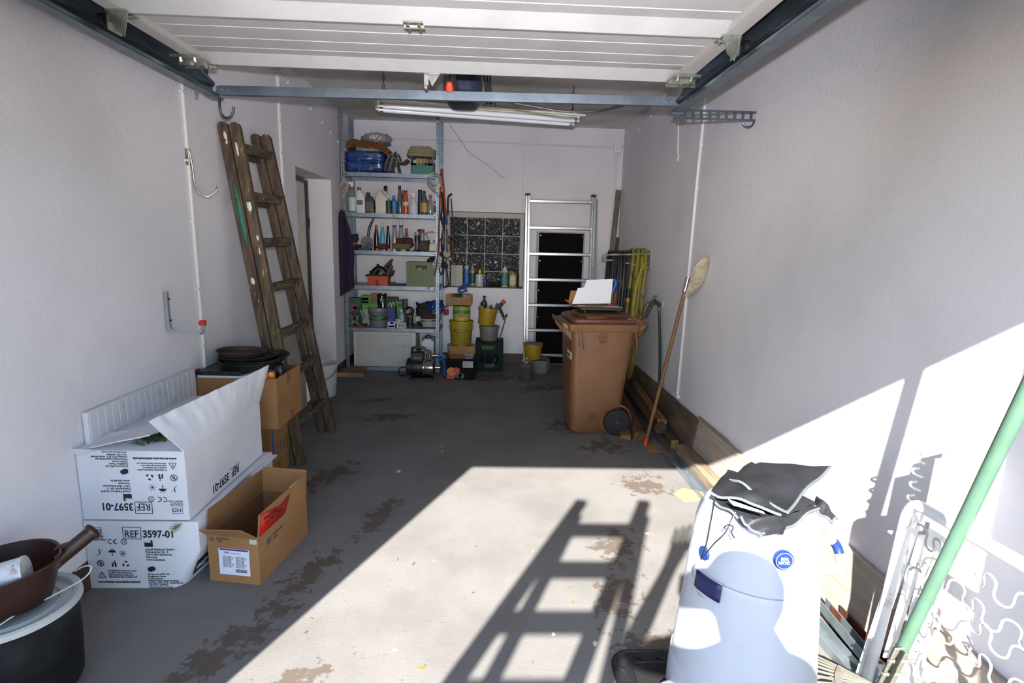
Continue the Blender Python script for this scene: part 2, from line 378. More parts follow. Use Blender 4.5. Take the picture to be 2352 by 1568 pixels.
# fittings on the leading edge
for x in (DL+0.02, DR-0.02):
    MB().span((x-0.07, 2.51, ZD-0.034), (x+0.05, 2.64, ZD-0.022)).span((x-0.07, 2.58, ZD-0.045), (x+0.05, 2.588, ZD-0.03)).span((x-0.07, 2.63, ZD-0.045), (x+0.07, 2.638, ZD-0.03)).build('top_roller_plate', ZINC, gd, world=True)
    for i, j in ((-0.04, 2.54), (0.02, 2.54), (0.0, 2.605), (0.03, 2.61)): MB().cyl((x+i, j, ZD-0.046), (x+i, j, ZD-0.032), 0.007, seg=6).build('bolt', ZINC, gd, world=True)
# sticker on the right end cap
MB().span((DR-0.048, 1.60, ZD-0.0225), (DR-0.004, 1.75, ZD-0.021)).build('maker_sticker', P('#d9d9dc', 0.4), gd, world=True)
MB().prism([(0, -0.017), (0.02, 0), (0, 0.017), (-0.02, 0)], 0.0006, Matrix.Translation((DR-0.026, 1.69, ZD-0.0235))).build('logo_diamond', P('#8a8c92', 0.4), gd, world=True)
MB().span((DR-0.04, 1.72, ZD-0.0234), (DR-0.012, 1.724, ZD-0.0228)).span((DR-0.04, 1.732, ZD-0.0234), (DR-0.012, 1.736, ZD-0.0228)).build('print_line', P('#8a8c92', 0.4), gd, world=True)

def track(name, x, s0, label):
    """horizontal C-shaped double track; opening faces the door"""
    t = thing(name, label, 'track', (x, 1.7, 2.05))
    zb, y0, y1 = 2.045, 0.42, 2.93
    web = x+s0*0.03
    MB().span((web-0.0015, y0, zb), (web+0.0015, y1, zb+0.145)).build('web', GALVD, t, world=True)
    MB().span((web-s0*0.052, y0, zb-0.002), (web, y1, zb+0.0015)).span((web-s0*0.052, y0, zb), (web-s0*0.049, y1, zb+0.014)).build('lower_flange', GALVD, t, world=True)
    MB().span((web-s0*0.02, y0, zb+0.047), (web, y1, zb+0.050)).span((web-s0*0.030, y0, zb+0.050), (web-s0*0.02, y1, zb+0.062)).span((web-s0*0.02, y0, zb+0.062), (web, y1, zb+0.065)).build('middle_rib', GALVD, t, world=True)
    MB().span((web-s0*0.052, y0, zb+0.143), (web, y1, zb+0.147)).build('upper_flange', GALVD, t, world=True)
    # upper guide that dips at the end
    MB().tube([(web-s0*0.03, 2.35, zb+0.118), (web-s0*0.03, 2.6, zb+0.112), (web-s0*0.03, 2.78, zb+0.095), (web-s0*0.03, 2.92, zb+0.06)], 0.006, 6).build('guide_end', GALV, t, world=True)
    for y in (1.2, 1.25, 1.9, 1.95, 2.5, 2.55, 2.8, 2.87): MB().cyl((web-s0*0.008, y, zb+0.025), (web, y, zb+0.025), 0.006, seg=6).build('rivet', ZINC, t, world=True)
    MB().span((web-s0*0.055, 2.90, zb-0.006), (web+s0*0.004, 2.965, zb-0.001)).span((web-s0*0.002, 2.88, zb-0.004), (web+s0*0.004, 2.965, zb+0.07)).build('end_bracket', GALV, t, world=True)
    return t
track('door_track', -1.415, -1, 'grey steel door track along the left wall')
track('door_track', 0.925, 1, 'grey steel door track on the right side of the open door')
cb = thing('crossbar', 'long galvanised crossbar joining the rear ends of both door tracks', 'crossbar', (-0.22, 2.95, 2.05))
A_, B_ = V((-1.385, 2.905, 2.072)), V((0.905, 2.905, 2.098))
MB().bar(A_, B_, 0.043, 0.003, (0, 1, 0)).bar(A_+V((0, 0.014, -0.02)), B_+V((0, 0.014, -0.02)), 0.003, 0.028, (0, 1, 0)).bar(A_+V((0, 0.012, 0.02)), B_+V((0, 0.012, 0.02)), 0.003, 0.025, (0, 1, 0)).build('channel', GALV, cb, world=True)
for u in (0.012, 0.988):
    x = A_.lerp(B_, u); MB().box(x+V((0, -0.003, 0)), (0.075, 0.003, 0.036)).build('end_plate', GALV, cb, world=True)
    for dx, r in ((-0.01, 0.008), (0.02, 0.006)): MB().cyl(x+V((dx, -0.011, 0)), x+V((dx, -0.003, 0)), r, seg=6).build('bolt', ZINC, cb, world=True)
wbk = thing('wall_bracket', 'slotted steel bracket tying the right door track to the wall', 'bracket', (1.15, 2.97, 2.05))
mb = MB().span((0.95, 2.985, 2.075), (1.378, 3.0, 2.084)).span((0.95, 2.985, 2.035), (1.378, 3.0, 2.044))
for i in range(9): mb.span((0.99+i*0.045, 2.996, 2.044), (1.005+i*0.045, 3.0, 2.075))
mb.span((0.95, 2.996, 2.034), (0.99, 3.0, 2.084)).build('slotted_rail', GALVD, wbk, world=True)
MB().tube(arc((1.345, 2.995, 2.035), 0.03, -PI*0.9, 0, 8), 0.006, 6).build('hook_end', GALVD, wbk, world=True)
# hooks hanging from the left track end
MB().tube(smoothpath([(-1.395, 2.93, 2.04), (-1.395, 2.925, 1.99), (-1.385, 2.93, 1.955), (-1.362, 2.93, 1.945), (-1.338, 2.93, 1.965), (-1.328, 2.93, 2.0)], 5), 0.006, 8).build('steel_hook', mat('dark_steel_rod', '#4d4a48', 0.4, 0.8))
tag(bpy.data.objects['steel_hook'], 'bare steel hook hanging from the rear end of the left door track', 'hook')
tag(MB().cyl((-1.44, 2.80, 2.005), (-1.44, 2.80, 2.042), 0.007, seg=8).build('track_bolt', ZINC), 'short threaded bolt under the left door track', 'bolt')

# ---- opener motor with its rail, belt and emergency pull
op = thing('door_opener', 'dark blue electric door opener motor hanging behind the crossbar', 'motor', (-0.24, 3.75, 2.15))
MB().lathe([(0.075, 0), (0.10, 0.02), (0.118, 0.05), (0.122, 0.20), (0.115, 0.235), (0.09, 0.25)], 28, (-0.22, 3.72, 2.235), sq=(1.0, 1.5), pw=5).build('housing', mat('navy_plastic', '#2b3146', 0.4), op, world=True, ang=35)
MB().lathe([(0.05, -0.002), (0.080, 0.0), (0.11, 0.028), (0.119, 0.05)], 28, (-0.22, 3.72, 2.228), sq=(1.0, 1.5), pw=5).build('lower_cover', mat('dark_grey_plastic', '#23242a', 0.45), op, world=True)
for x in (-0.30, -0.16): MB().span((x, 3.535, 2.30), (x+0.015, 3.545, 2.45)).build('vent_rib', BLACK, op, world=True)
MB().span((-0.295, 2.3, 2.25), (-0.235, 3.6, 2.285)).build('drive_rail', GALVD, op, world=True)
MB().span((-0.31, 3.8, 2.47), (-0.29, 3.82, 2.60)).span((-0.15, 3.8, 2.47), (-0.13, 3.82, 2.60)).span((-0.32, 3.79, 2.475), (-0.12, 3.83, 2.485)).build('ceiling_strap', GALVD, op, world=True)
MB().prism([(0, 0), (0.10, 0.0), (0.04, -0.09)], 0.006, frame((-0.34, 2.66, 2.15), (1, 0, 0), (0, 0, 1))).span((-0.40, 2.64, 2.115), (-0.22, 2.66, 2.125)).span((-0.335, 2.64, 2.06), (-0.315, 2.665, 2.12)).cyl((-0.326, 2.63, 2.05), (-0.326, 2.67, 2.05), 0.008, seg=8).build('door_arm', ZINC, op, world=True)
mb = MB()
for i, x in enumerate((-0.12, -0.105, -0.09)):
    mb.tube(smoothpath([(-0.16, 3.6, 2.44), (x, 3.6, 2.475), (x+0.02+0.01*i, 3.6, 2.43), (x+0.045, 3.6, 2.34), (x+0.06, 3.61, 2.22)], 5), 0.006, 6)
mb.build('motor_cable', BLACK, op, world=True)
mb = MB().tube(smoothpath([(-0.08, 3.9, 2.28), (-0.05, 3.9, 2.33), (-0.04, 3.9, 2.29), (-0.02, 3.9, 2.33), (-0.01, 3.9, 2.28)], 5), 0.004, 5).build('loose_wire', mat('green_black_wire', '#233a35', 0.5), op, world=True)
pl = thing('pull_handle', 'orange emergency pull handle dangling on a black cord before the crossbar', 'pull handle', (-0.233, 2.87, 2.04))
MB().tube([(-0.233, 2.86, 2.24), (-0.234, 2.855, 2.2), (-0.236, 2.85, 2.135)], 0.004, 6).build('cord', BLACK, pl, world=True)
MB().lathe([(0.008, 0.042), (0.014, 0.038), (0.019, 0.02), (0.020, 0.0), (0.015, 0.0), (0.012, 0.02), (0.004, 0.03)], 16, (-0.236, 2.85, 2.095), rot=rotm(0.5, 0, 0)).build('grip', mat('orange_red_plastic', '#e8431c', 0.45), pl, world=True)
tag(MB().tube(smoothpath([(0.06, 2.945, 2.075), (0.20, 2.95, 2.058), (0.36, 2.94, 2.038), (0.52, 2.935, 2.045), (0.66, 2.95, 2.08)], 6), 0.005, 6).build('drooping_cable', BLACK), 'black cable drooping below the crossbar in front of the tube lamp', 'cable')

# ---- twin-tube fluorescent lamp on two chains
LR = math.atan2(0.26, 1.544)
lp = thing('tube_lamp', 'cream twin-tube fluorescent lamp hung from the ceiling on two chains', 'lamp', (-0.122, 4.33, 2.315), LR)
CRM = mat('cream_enamel', '#dcd9cc', 0.45, c2='#cfcbbb', scale=12)
MB().box((0, 0, 0.045), (1.50, 0.10, 0.05)).build('body', CRM, lp, bevel=0.006)
rf = MB()
for s0 in (-1, 1):
    rf.sheet(lambda u, v, s0=s0: ((u-0.5)*1.56, s0*(0.03+0.12*v), 0.045-0.035*v+0.008*v*v), 2, 4, 0.003)
rf.build('reflector', CRM, lp)
MB().tube([(-0.78, -0.15, 0.018), (0.78, -0.15, 0.018)], 0.008, 8).tube([(-0.78, 0.15, 0.018), (0.78, 0.15, 0.018)], 0.008, 8).build('reflector_edge', CRM, lp)
for y in (-0.062, 0.062):
    MB().cyl((-0.735, y, -0.005), (0.735, y, -0.005), 0.0185, seg=18).build('tube', mat('frosted_tube', '#e9ebf0', 0.15), lp)
    for x in (-0.74, 0.74):
        MB().box((x*1.014, y, 0.012), (0.022, 0.034, 0.062)).build('tube_holder', WHITEP, lp, bevel=0.004)
        MB().cyl((x*0.99-0.012, y, -0.005), (x*0.99+0.012, y, -0.005), 0.0192, seg=18).build('end_sleeve', mat('tube_cap_metal', '#b9b9b4', 0.35, 0.8), lp)
MB().prism([(0, 0), (0.012, 0.006), (0.02, 0), (0.026, 0.008), (0.034, 0)], 0.0005, Matrix.Translation((0.62, -0.062, -0.024)) @ Matrix.Rotation(PI, 4, 'X')).build('printed_mark', P('#55575c'), lp)
CH = mat('rusty_chain', '#4b4038', 0.5, 0.7, c2='#8d7d5d', scale=40)
for x in (-0.715, 0.725):
    for i in range(6):
        z = 0.075+0.032*i; q = []
        for a in range(12):
            t = 2*PI*a/12; q.append((0.0075*math.cos(t), 0.0, z+0.013*math.sin(t)+ (0.007 if math.sin(t) > 0 else -0.007)))
        if i % 2: q = [(0, p[0], p[2]) for p in q]
        MB().tube([(x+p[0], p[1], p[2]) for p in q], 0.0028, 5, True).build('chain_link', CH, lp)

# ================================================================ cables, junction box and hooks on the walls
def clip_run(name, pts, label, r=0.007, clips=(), nrm=(1, 0, 0), double=False, cw=0.034):
    """surface-mounted cable with saddle clips at fractions along it"""
    t = thing(name, label, 'cable', pts[0])
    P0 = [V(p) for p in pts]; MB().tube(P0, r, 8).build('cable', CABLE, t, world=True)
    if double: MB().tube([p+V(double) for p in P0], r*0.85, 8).build('cable', CABLE, t, world=True)
    ln = [0]
    for a, b in zip(P0, P0[1:]): ln.append(ln[-1]+(b-a).length)
    for c in clips:
        d = c*ln[-1]; k = max(i for i in range(len(ln)-1) if ln[i] <= d+1e-9); u = (d-ln[k])/max(ln[k+1]-ln[k], 1e-6)
        p = P0[k].lerp(P0[k+1], u); tg = (P0[k+1]-P0[k]).normalized(); n = V(nrm); side = tg.cross(n).normalized()
        fm = Matrix((side, tg, n)).transposed()
        MB().box(p, (cw, 0.011, r*2.6), fm).lathe([(0.007, 0), (0.005, 0.006)], 8, p+side*(cw/2+0.003)-n*0.004, rot=V((0, 0, 1)).rotation_difference(n).to_matrix()).build('cable_clip', WHITEP, t, world=True)
    return t
xl, xr, yb = XL+0.007, XR-0.007, YB-0.007
clip_run('wall_cable', [(xl, 2.845, 2.46), (xl, 2.85, 1.8), (xl, 2.855, 1.2), (xl, 2.86, 0.0)], 'white cable running down the left wall beside the L-shaped bracket', 0.0085, (0.17, 0.30, 0.42, 0.56, 0.68))
clip_run('wall_cable', [(xl, 4.065, 2.58), (xl, 4.06, 2.1), (xl, 4.065, 1.7), (xl, 4.085, 1.44)], 'pair of white cables running down the left wall behind the wooden ladder', 0.007, (0.1, 0.36, 0.55, 0.75, 0.93), double=(0.0, 0.02, 0))
sw = thing('light_switch', 'small white switch on the left wall between ladder and door', 'switch', (xl, 4.17, 1.40))
MB().span((XL, 4.14, 1.40), (XL+0.022, 4.19, 1.475)).build('plate', WHITEP, sw, world=True, bevel=0.004); MB().span((XL+0.022, 4.15, 1.415), (XL+0.027, 4.18, 1.46)).build('rocker', P('#c9c6c0'), sw, world=True)
clip_run('wall_cable', [(xl, 4.07, 2.50), (xl, 4.62, 2.44), (xl, 5.58, 2.28), (xl, 6.05, 2.23)], 'white cable sagging along the top of the left wall towards the shelf', 0.005, (0.1, 0.35, 0.5, 0.62, 0.74, 0.86), cw=0.02)
tag(MB().lathe([(0.05, 0), (0.05, 0.03), (0.044, 0.036)], 16, (XL, 4.02, 2.54), sq=(1, 1), pw=6, rot=rotm(0, PI/2, 0)).build('junction_box', P('#bdb7ab', 0.6)), 'grey junction box high on the left wall under the ceiling', 'junction box')
clip_run('wall_cable', [(-1.45, yb, 2.425), (-0.5, yb, 2.425), (0.3, yb, 2.418), (1.27, yb, 2.41)], 'twin white cable clipped across the back wall below the ceiling', 0.005, [0.08+0.065*i for i in range(15)], (0, -1, 0), (0, 0, -0.012), 0.022)
clip_run('wall_cable', [(0.29, yb, 2.39), (0.30, yb, 2.0), (0.31, yb, 1.77), (0.305, yb, 1.70)], 'single white cable dropping to the glass block window', 0.0045, (0.05, 0.4, 0.78), (0, -1, 0), False, 0.022)
jb = thing('junction_box', 'white junction box in the upper right corner of the back wall', 'junction box', (1.31, yb, 2.40))
MB().span((1.27, YB-0.035, 2.35), (1.345, YB, 2.44)).build('box', WHITEP, jb, world=True, bevel=0.006); MB().span((1.29, YB-0.038, 2.375), (1.325, YB-0.035, 2.415)).build('cover', P('#cfccc6'), jb, world=True)
clip_run('wall_cable', [(1.30, yb, 2.35), (1.295, yb, 2.0), (1.29, yb, 1.70), (1.275, yb, 1.40)], 'pair of white cables running down the back wall beside the grey board', 0.006, (0.15, 0.5, 0.72, 0.9), (0, -1, 0), (0.022, 0, 0), 0.04)
clip_run('wall_cable', [(1.345, yb, 2.40), (xr, 5.9, 2.44), (xr, 5.2, 2.50), (xr, 4.0, 2.59)], 'thin white cable climbing the right wall towards the ceiling', 0.0045, (0.12, 0.3, 0.5, 0.7, 0.9), (-1, 0, 0), False, 0.018)
clip_run('wall_cable', [(xr, 3.735, 2.59), (xr, 3.74, 2.2), (xr, 3.76, 1.8), (xr, 3.775, 0.9), (xr, 3.785, 0.30)], 'white conduit running down the right wall beside the long-handled mop', 0.0095, (0.1, 0.24, 0.36, 0.66, 0.8), (-1, 0, 0), False, 0.036)
clip_run('wall_cable', [(xr, 4.26, 2.59), (xr, 4.25, 2.3), (xr, 4.22, 2.1), (xr, 4.19, 2.03), (xr, 4.21, 2.01)], 'short white cable end hanging on the right wall near the track bracket', 0.006, (0.5,), (-1, 0, 0), False, 0.024)
tag(MB().span((XR-0.022, 3.755, 0.275), (XR, 3.815, 0.30)).build('cable_clip', WHITEP, bevel=0.003), 'white clip at the foot of the right wall conduit', 'clip')
tag(MB().tube(smoothpath([(-0.49, 5.95, 2.56), (-0.36, 6.04, 2.40), (-0.28, 6.045, 2.30), (-0.08, 6.05, 2.18), (0.06, 6.052, 2.07), (0.10, 6.052, 2.06)], 6), 0.0022, 5).build('thin_wire', P('#6a645e')), 'thin bare wire dangling down the back wall from the shelf top', 'wire')
# dark hook beside the cable, big L bracket with a red cap
WH = mat('bare_steel_wire', '#8a8a86', 0.35, 0.8)
hk = thing('wire_hook', 'tall bare wire hook hanging from the cable on the left wall', 'hook', (XL+0.02, 2.88, 1.6))
MB().tube(smoothpath([(XL+0.015, 2.855, 1.77), (XL+0.02, 2.862, 1.70), (XL+0.02, 2.872, 1.62), (XL+0.03, 2.885, 1.575), (XL+0.065, 2.90, 1.555), (XL+0.10, 2.92, 1.585), (XL+0.105, 2.925, 1.61)], 6), 0.005, 8).build('rod', WH, hk, world=True)
MB().span((XL, 2.842, 1.70), (XL+0.012, 2.868, 1.78)).build('bracket_plate', P('#6f6c68', 0.5, 0.5), hk, world=True)
lb = thing('wall_bracket', 'L-shaped grey steel bracket with red cap on the left wall', 'bracket', (XL, 2.57, 0.9))
y0 = 2.565
MB().tube([(XL+0.012, y0, 1.095), (XL+0.012, y0, 0.95), (XL+0.014, y0, 0.925), (XL+0.024, y0, 0.911), (XL+0.042, y0, 0.905), (XL+0.14, y0, 0.900), (XL+0.156, y0, 0.902), (XL+0.166, y0, 0.912), (XL+0.17, y0, 0.925), (XL+0.17, y0, 0.945)], 0.0105, 4).build('bar', mat('light_grey_steel', '#a9b0b4', 0.4, 0.6), lb, world=True)
MB().lathe([(0.013, 0), (0.014, 0.003), (0.014, 0.02), (0.011, 0.023)], 12, (XL+0.17, y0, 0.94), pw=5).build('end_cap', mat('red_cap', '#b3261a', 0.5), lb, world=True)
MB().cyl((XL+0.02, y0, 1.06), (XL+0.026, y0, 1.06), 0.005, seg=8).cyl((XL+0.02, y0, 0.96), (XL+0.026, y0, 0.96), 0.005, seg=8).build('screw', P('#4a4440', 0.4, 0.6), lb, world=True)

# ================================================================ left side: ladder, cartons, tub
LW = mat('old_ladder_wood', '#574737', 0.75, c2='#392d24', scale=5, lo=0.38, hi=0.62, stretch=(6, 6, 1), c3='#c9c0b0', s3=16, lo3=0.685, hi3=0.70, bump=0.25, bscale=25)
LW2 = mat('old_ladder_wood_yellowed', '#5f4f39', 0.75, c2='#3f3327', scale=5, lo=0.38, hi=0.62, stretch=(6, 6, 1), c3='#a58a35', s3=14, lo3=0.64, hi3=0.68, bump=0.25, bscale=25)
RUST = mat('rusty_bolt', '#5b3a25', 0.7, 0.3)
lad = thing('wooden_ladder', 'old paint-spattered double wooden ladder leaning on the left wall', 'ladder', (-1.18, 3.43, 0))
def stile(b, t, wdt, thk, m, name='stile'):
    """stile with a rounded top; wdt across the ladder's depth, thk along y"""
    b, t = V(b), V(t); z = (t-b); ln = z.length; z.normalize(); y = V((0, 1, 0)); y = (y - z*y.dot(z)).normalized(); x = y.cross(z)
    h = wdt/2; poly = [(-h, 0), (h, 0), (h, ln-h)] + [(h*math.cos(a), ln-h+h*math.sin(a)) for a in [PI*i/8 for i in range(1, 8)]] + [(-h, ln-h)]
    fm = Matrix((x, z, y)).transposed().to_4x4(); fm.translation = b - y*thk/2
    return MB().prism([(p[0], p[1]) for p in poly], thk, fm).build(name, m, lad, world=True, bevel=0.005)
NB, NT = V((-1.150, 3.140, 0)), V((-1.448, 3.190, 1.975)); FB, FT = V((-1.138, 3.722, 0)), V((-1.448, 3.60, 1.99)); off = V((-0.062, -0.004, 0))
stile(NB, NT, 0.058, 0.042, LW2); stile(NB+off, NT+off, 0.056, 0.040, LW)
stile(FB, FT, 0.058, 0.042, LW); stile(FB+off, FT+off, 0.056, 0.040, LW)
for i, z in enumerate((1.852, 1.585, 1.326, 1.067, 0.795, 0.536, 0.228)):
    a = NB.lerp(NT, z/1.98); b = FB.lerp(FT, z/1.98)
    MB().bar(a+V((0.006, 0.0, 0)), b+V((0.006, 0.0, 0)), 0.030, 0.052, up=(0.3, 0, 1)).build('rung', mat('grimy_rung_wood', '#5d5140', 0.8, c2='#2f2a23', scale=9, stretch=(4, 1, 4), c3='#9a8b52', s3=22, lo3=0.6, hi3=0.66), lad, world=True, bevel=0.005)
    if i in (0, 1): MB().bar(a+off+V((0, 0, -0.03)), b+off+V((0, 0, -0.03)), 0.026, 0.042, up=(0.3, 0, 1)).build('rung', LW, lad, world=True, bevel=0.004)
for z in (1.58, 1.32, 0.80, 1.9):
    for o2 in (V((0, 0, 0)), off):
        p = NB.lerp(NT, (z-0.02)/1.98)+o2+V((0, -0.021, 0)); MB().cyl(p+V((0, -0.006, 0)), p+V((0, 0.002, 0)), 0.009, seg=8).build('bolt_head', RUST, lad, world=True)
p = FB.lerp(FT, 0.18); MB().box(p+V((-0.03, -0.026, 0)), (0.11, 0.008, 0.05)).build('locking_plate', mat('dark_hinge_wood', '#3d3128', 0.7), lad, world=True, bevel=0.003)
for s in (-0.015, 0.02): MB().cyl(p+V((s, -0.036, 0.005)), p+V((s, -0.028, 0.005)), 0.007, seg=8).build('bolt_head', RUST, lad, world=True)
def patch(z0, z1, w0, m, o2, xoff=0.0, name='paint_patch'):
    a, b = NB.lerp(NT, z0/1.98)+o2, NB.lerp(NT, z1/1.98)+o2; n = 7; L = []; R = []
    for i in range(n+1):
        u = i/n; q = a.lerp(b, u)+V((xoff, -0.0216, 0)); ww = w0*(0.35+0.65*math.sin(PI*min(1, max(0, u)))**0.5)*(0.8+0.3*random.random())
        L.append(q+V((-ww/2, 0, 0))); R.append(q+V((ww/2, 0, 0)))
    mb = MB(); vs = L+R; mb.add(vs, [(i, i+1, n+2+i, n+1+i) for i in range(n)])
    return mb.build(name, m, lad, world=True)
patch(1.30, 1.66, 0.034, mat('green_paint', '#2f6a57', 0.6, c2='#285a4c', scale=20), off, 0.004).modifiers.new('thick', 'SOLIDIFY').thickness = 0.001
for z0, z1, ww, o2, xo in ((1.86, 1.93, 0.018, off, 0.008), (1.80, 1.88, 0.012, V((0, 0, 0)), -0.005), (1.50, 1.56, 0.028, V((0, 0, 0)), 0.0), (1.34, 1.37, 0.013, V((0, 0, 0)), 0.012), (1.09, 1.13, 0.022, off, 0.0), (1.26, 1.31, 0.008, V((0, 0, 0)), 0.008), (0.60, 0.68, 0.007, V((0, 0, 0)), 0.018)):
    patch(z0, z1, ww, P('#d5cfc2', 0.6), o2, xo).modifiers.new('thick', 'SOLIDIFY').thickness = 0.001

KRAFT = mat('kraft_cardboard', '#946b43', 0.85, c2='#8a623b', scale=3, bump=0.05, bscale=120)
KRAFTD = mat('kraft_cardboard_inside', '#835d39', 0.88, c2='#775331', scale=4)
WCARD = mat('white_cardboard', '#d9d9de', 0.7, c2='#cfcfd5', scale=2.5, bump=0.04, bscale=60)
INK = P('#1d1d20', 0.6)
def carton(t, w, d, h, mo, mi, th=0.004, bottom=True):
    """open-topped carton in the local frame of t: x 0..w, y 0..d, z 0..h; outer skin mo, inner skin mi"""
    for nm, a, b, mm in (('front_panel', (0, 0, 0), (w, th, h), mo), ('back_panel', (0, d-th, 0), (w, d, h), mo), ('side_panel', (0, th, 0), (th, d-th, h), mo), ('side_panel', (w-th, th, 0), (w, d-th, h), mo)):
        MB().span(a, b).build(nm, mm, t)
    e = th+0.0004; g = th+0.0012
    for a, b in (((e, e, 0.004), (w-e, g, h)), ((e, d-g, 0.004), (w-e, d-e, h)), ((e, g, 0.004), (g, d-g, h)), ((w-g, g, 0.004), (w-e, d-g, h))):
        MB().span(a, b).build('inner_lining', mi, t)
    MB().span((th, th, 0), (w-th, d-th, 0.004)).build('base', mi, t)
def flap(t, p0, p1, q1, q0, mo, mi=None, name='flap', th=0.004, crease=0):
    """folded flap between hinge p0-p1 and free edge q0-q1 (local points)"""
    p0, p1, q0, q1 = V(p0), V(p1), V(q0), V(q1); n = (p1-p0).cross(q0-p0).normalized()
    def f(u, v):
        p = p0.lerp(p1, u).lerp(q0.lerp(q1, u), v)
        if crease: p = p + n*((mnoise.noise(V((u*crease, v*2.0, 3.1)))*0.012+mnoise.noise(V((u*crease*3.1, v*1.2, 7.7)))*0.006)*v)
        return p
    o = MB().sheet(f, 48 if crease else 1, 6 if crease else 1, th).build(name, mo, t)
    if mi is not None:
        MB().sheet(lambda u, v: f(0.003+0.994*u, 0.01+0.98*v) + n*(-(th/2+0.0006)), 24 if crease else 1, 4 if crease else 1, 0.0006).build('inner_lining', mi, o)
    return o
def poly_icon(mb, pts, x, y, s): mb.prism([(x+p[0]*s, y+p[1]*s) for p in pts], 0.0005)
def ringp(mb, x, y, r, w=0.18, n=20):
    for i in range(n):
        a, b = 2*PI*i/n, 2*PI*(i+1)/n; mb.prism([(x+r*math.cos(a), y+r*math.sin(a)), (x+r*math.cos(b), y+r*math.sin(b)), (x+r*(1-w)*math.cos(b), y+r*(1-w)*math.sin(b)), (x+r*(1-w)*math.cos(a), y+r*(1-w)*math.sin(a))], 0.0005)
def linep(mb, a, b, w):
    a, b = V((a[0], a[1], 0)), V((b[0], b[1], 0)); d = (b-a).normalized(); n = V((-d.y, d.x, 0))*(w/2)
    mb.prism([tuple((a-n)[:2]), tuple((b-n)[:2]), tuple((b+n)[:2]), tuple((a+n)[:2])], 0.0005)
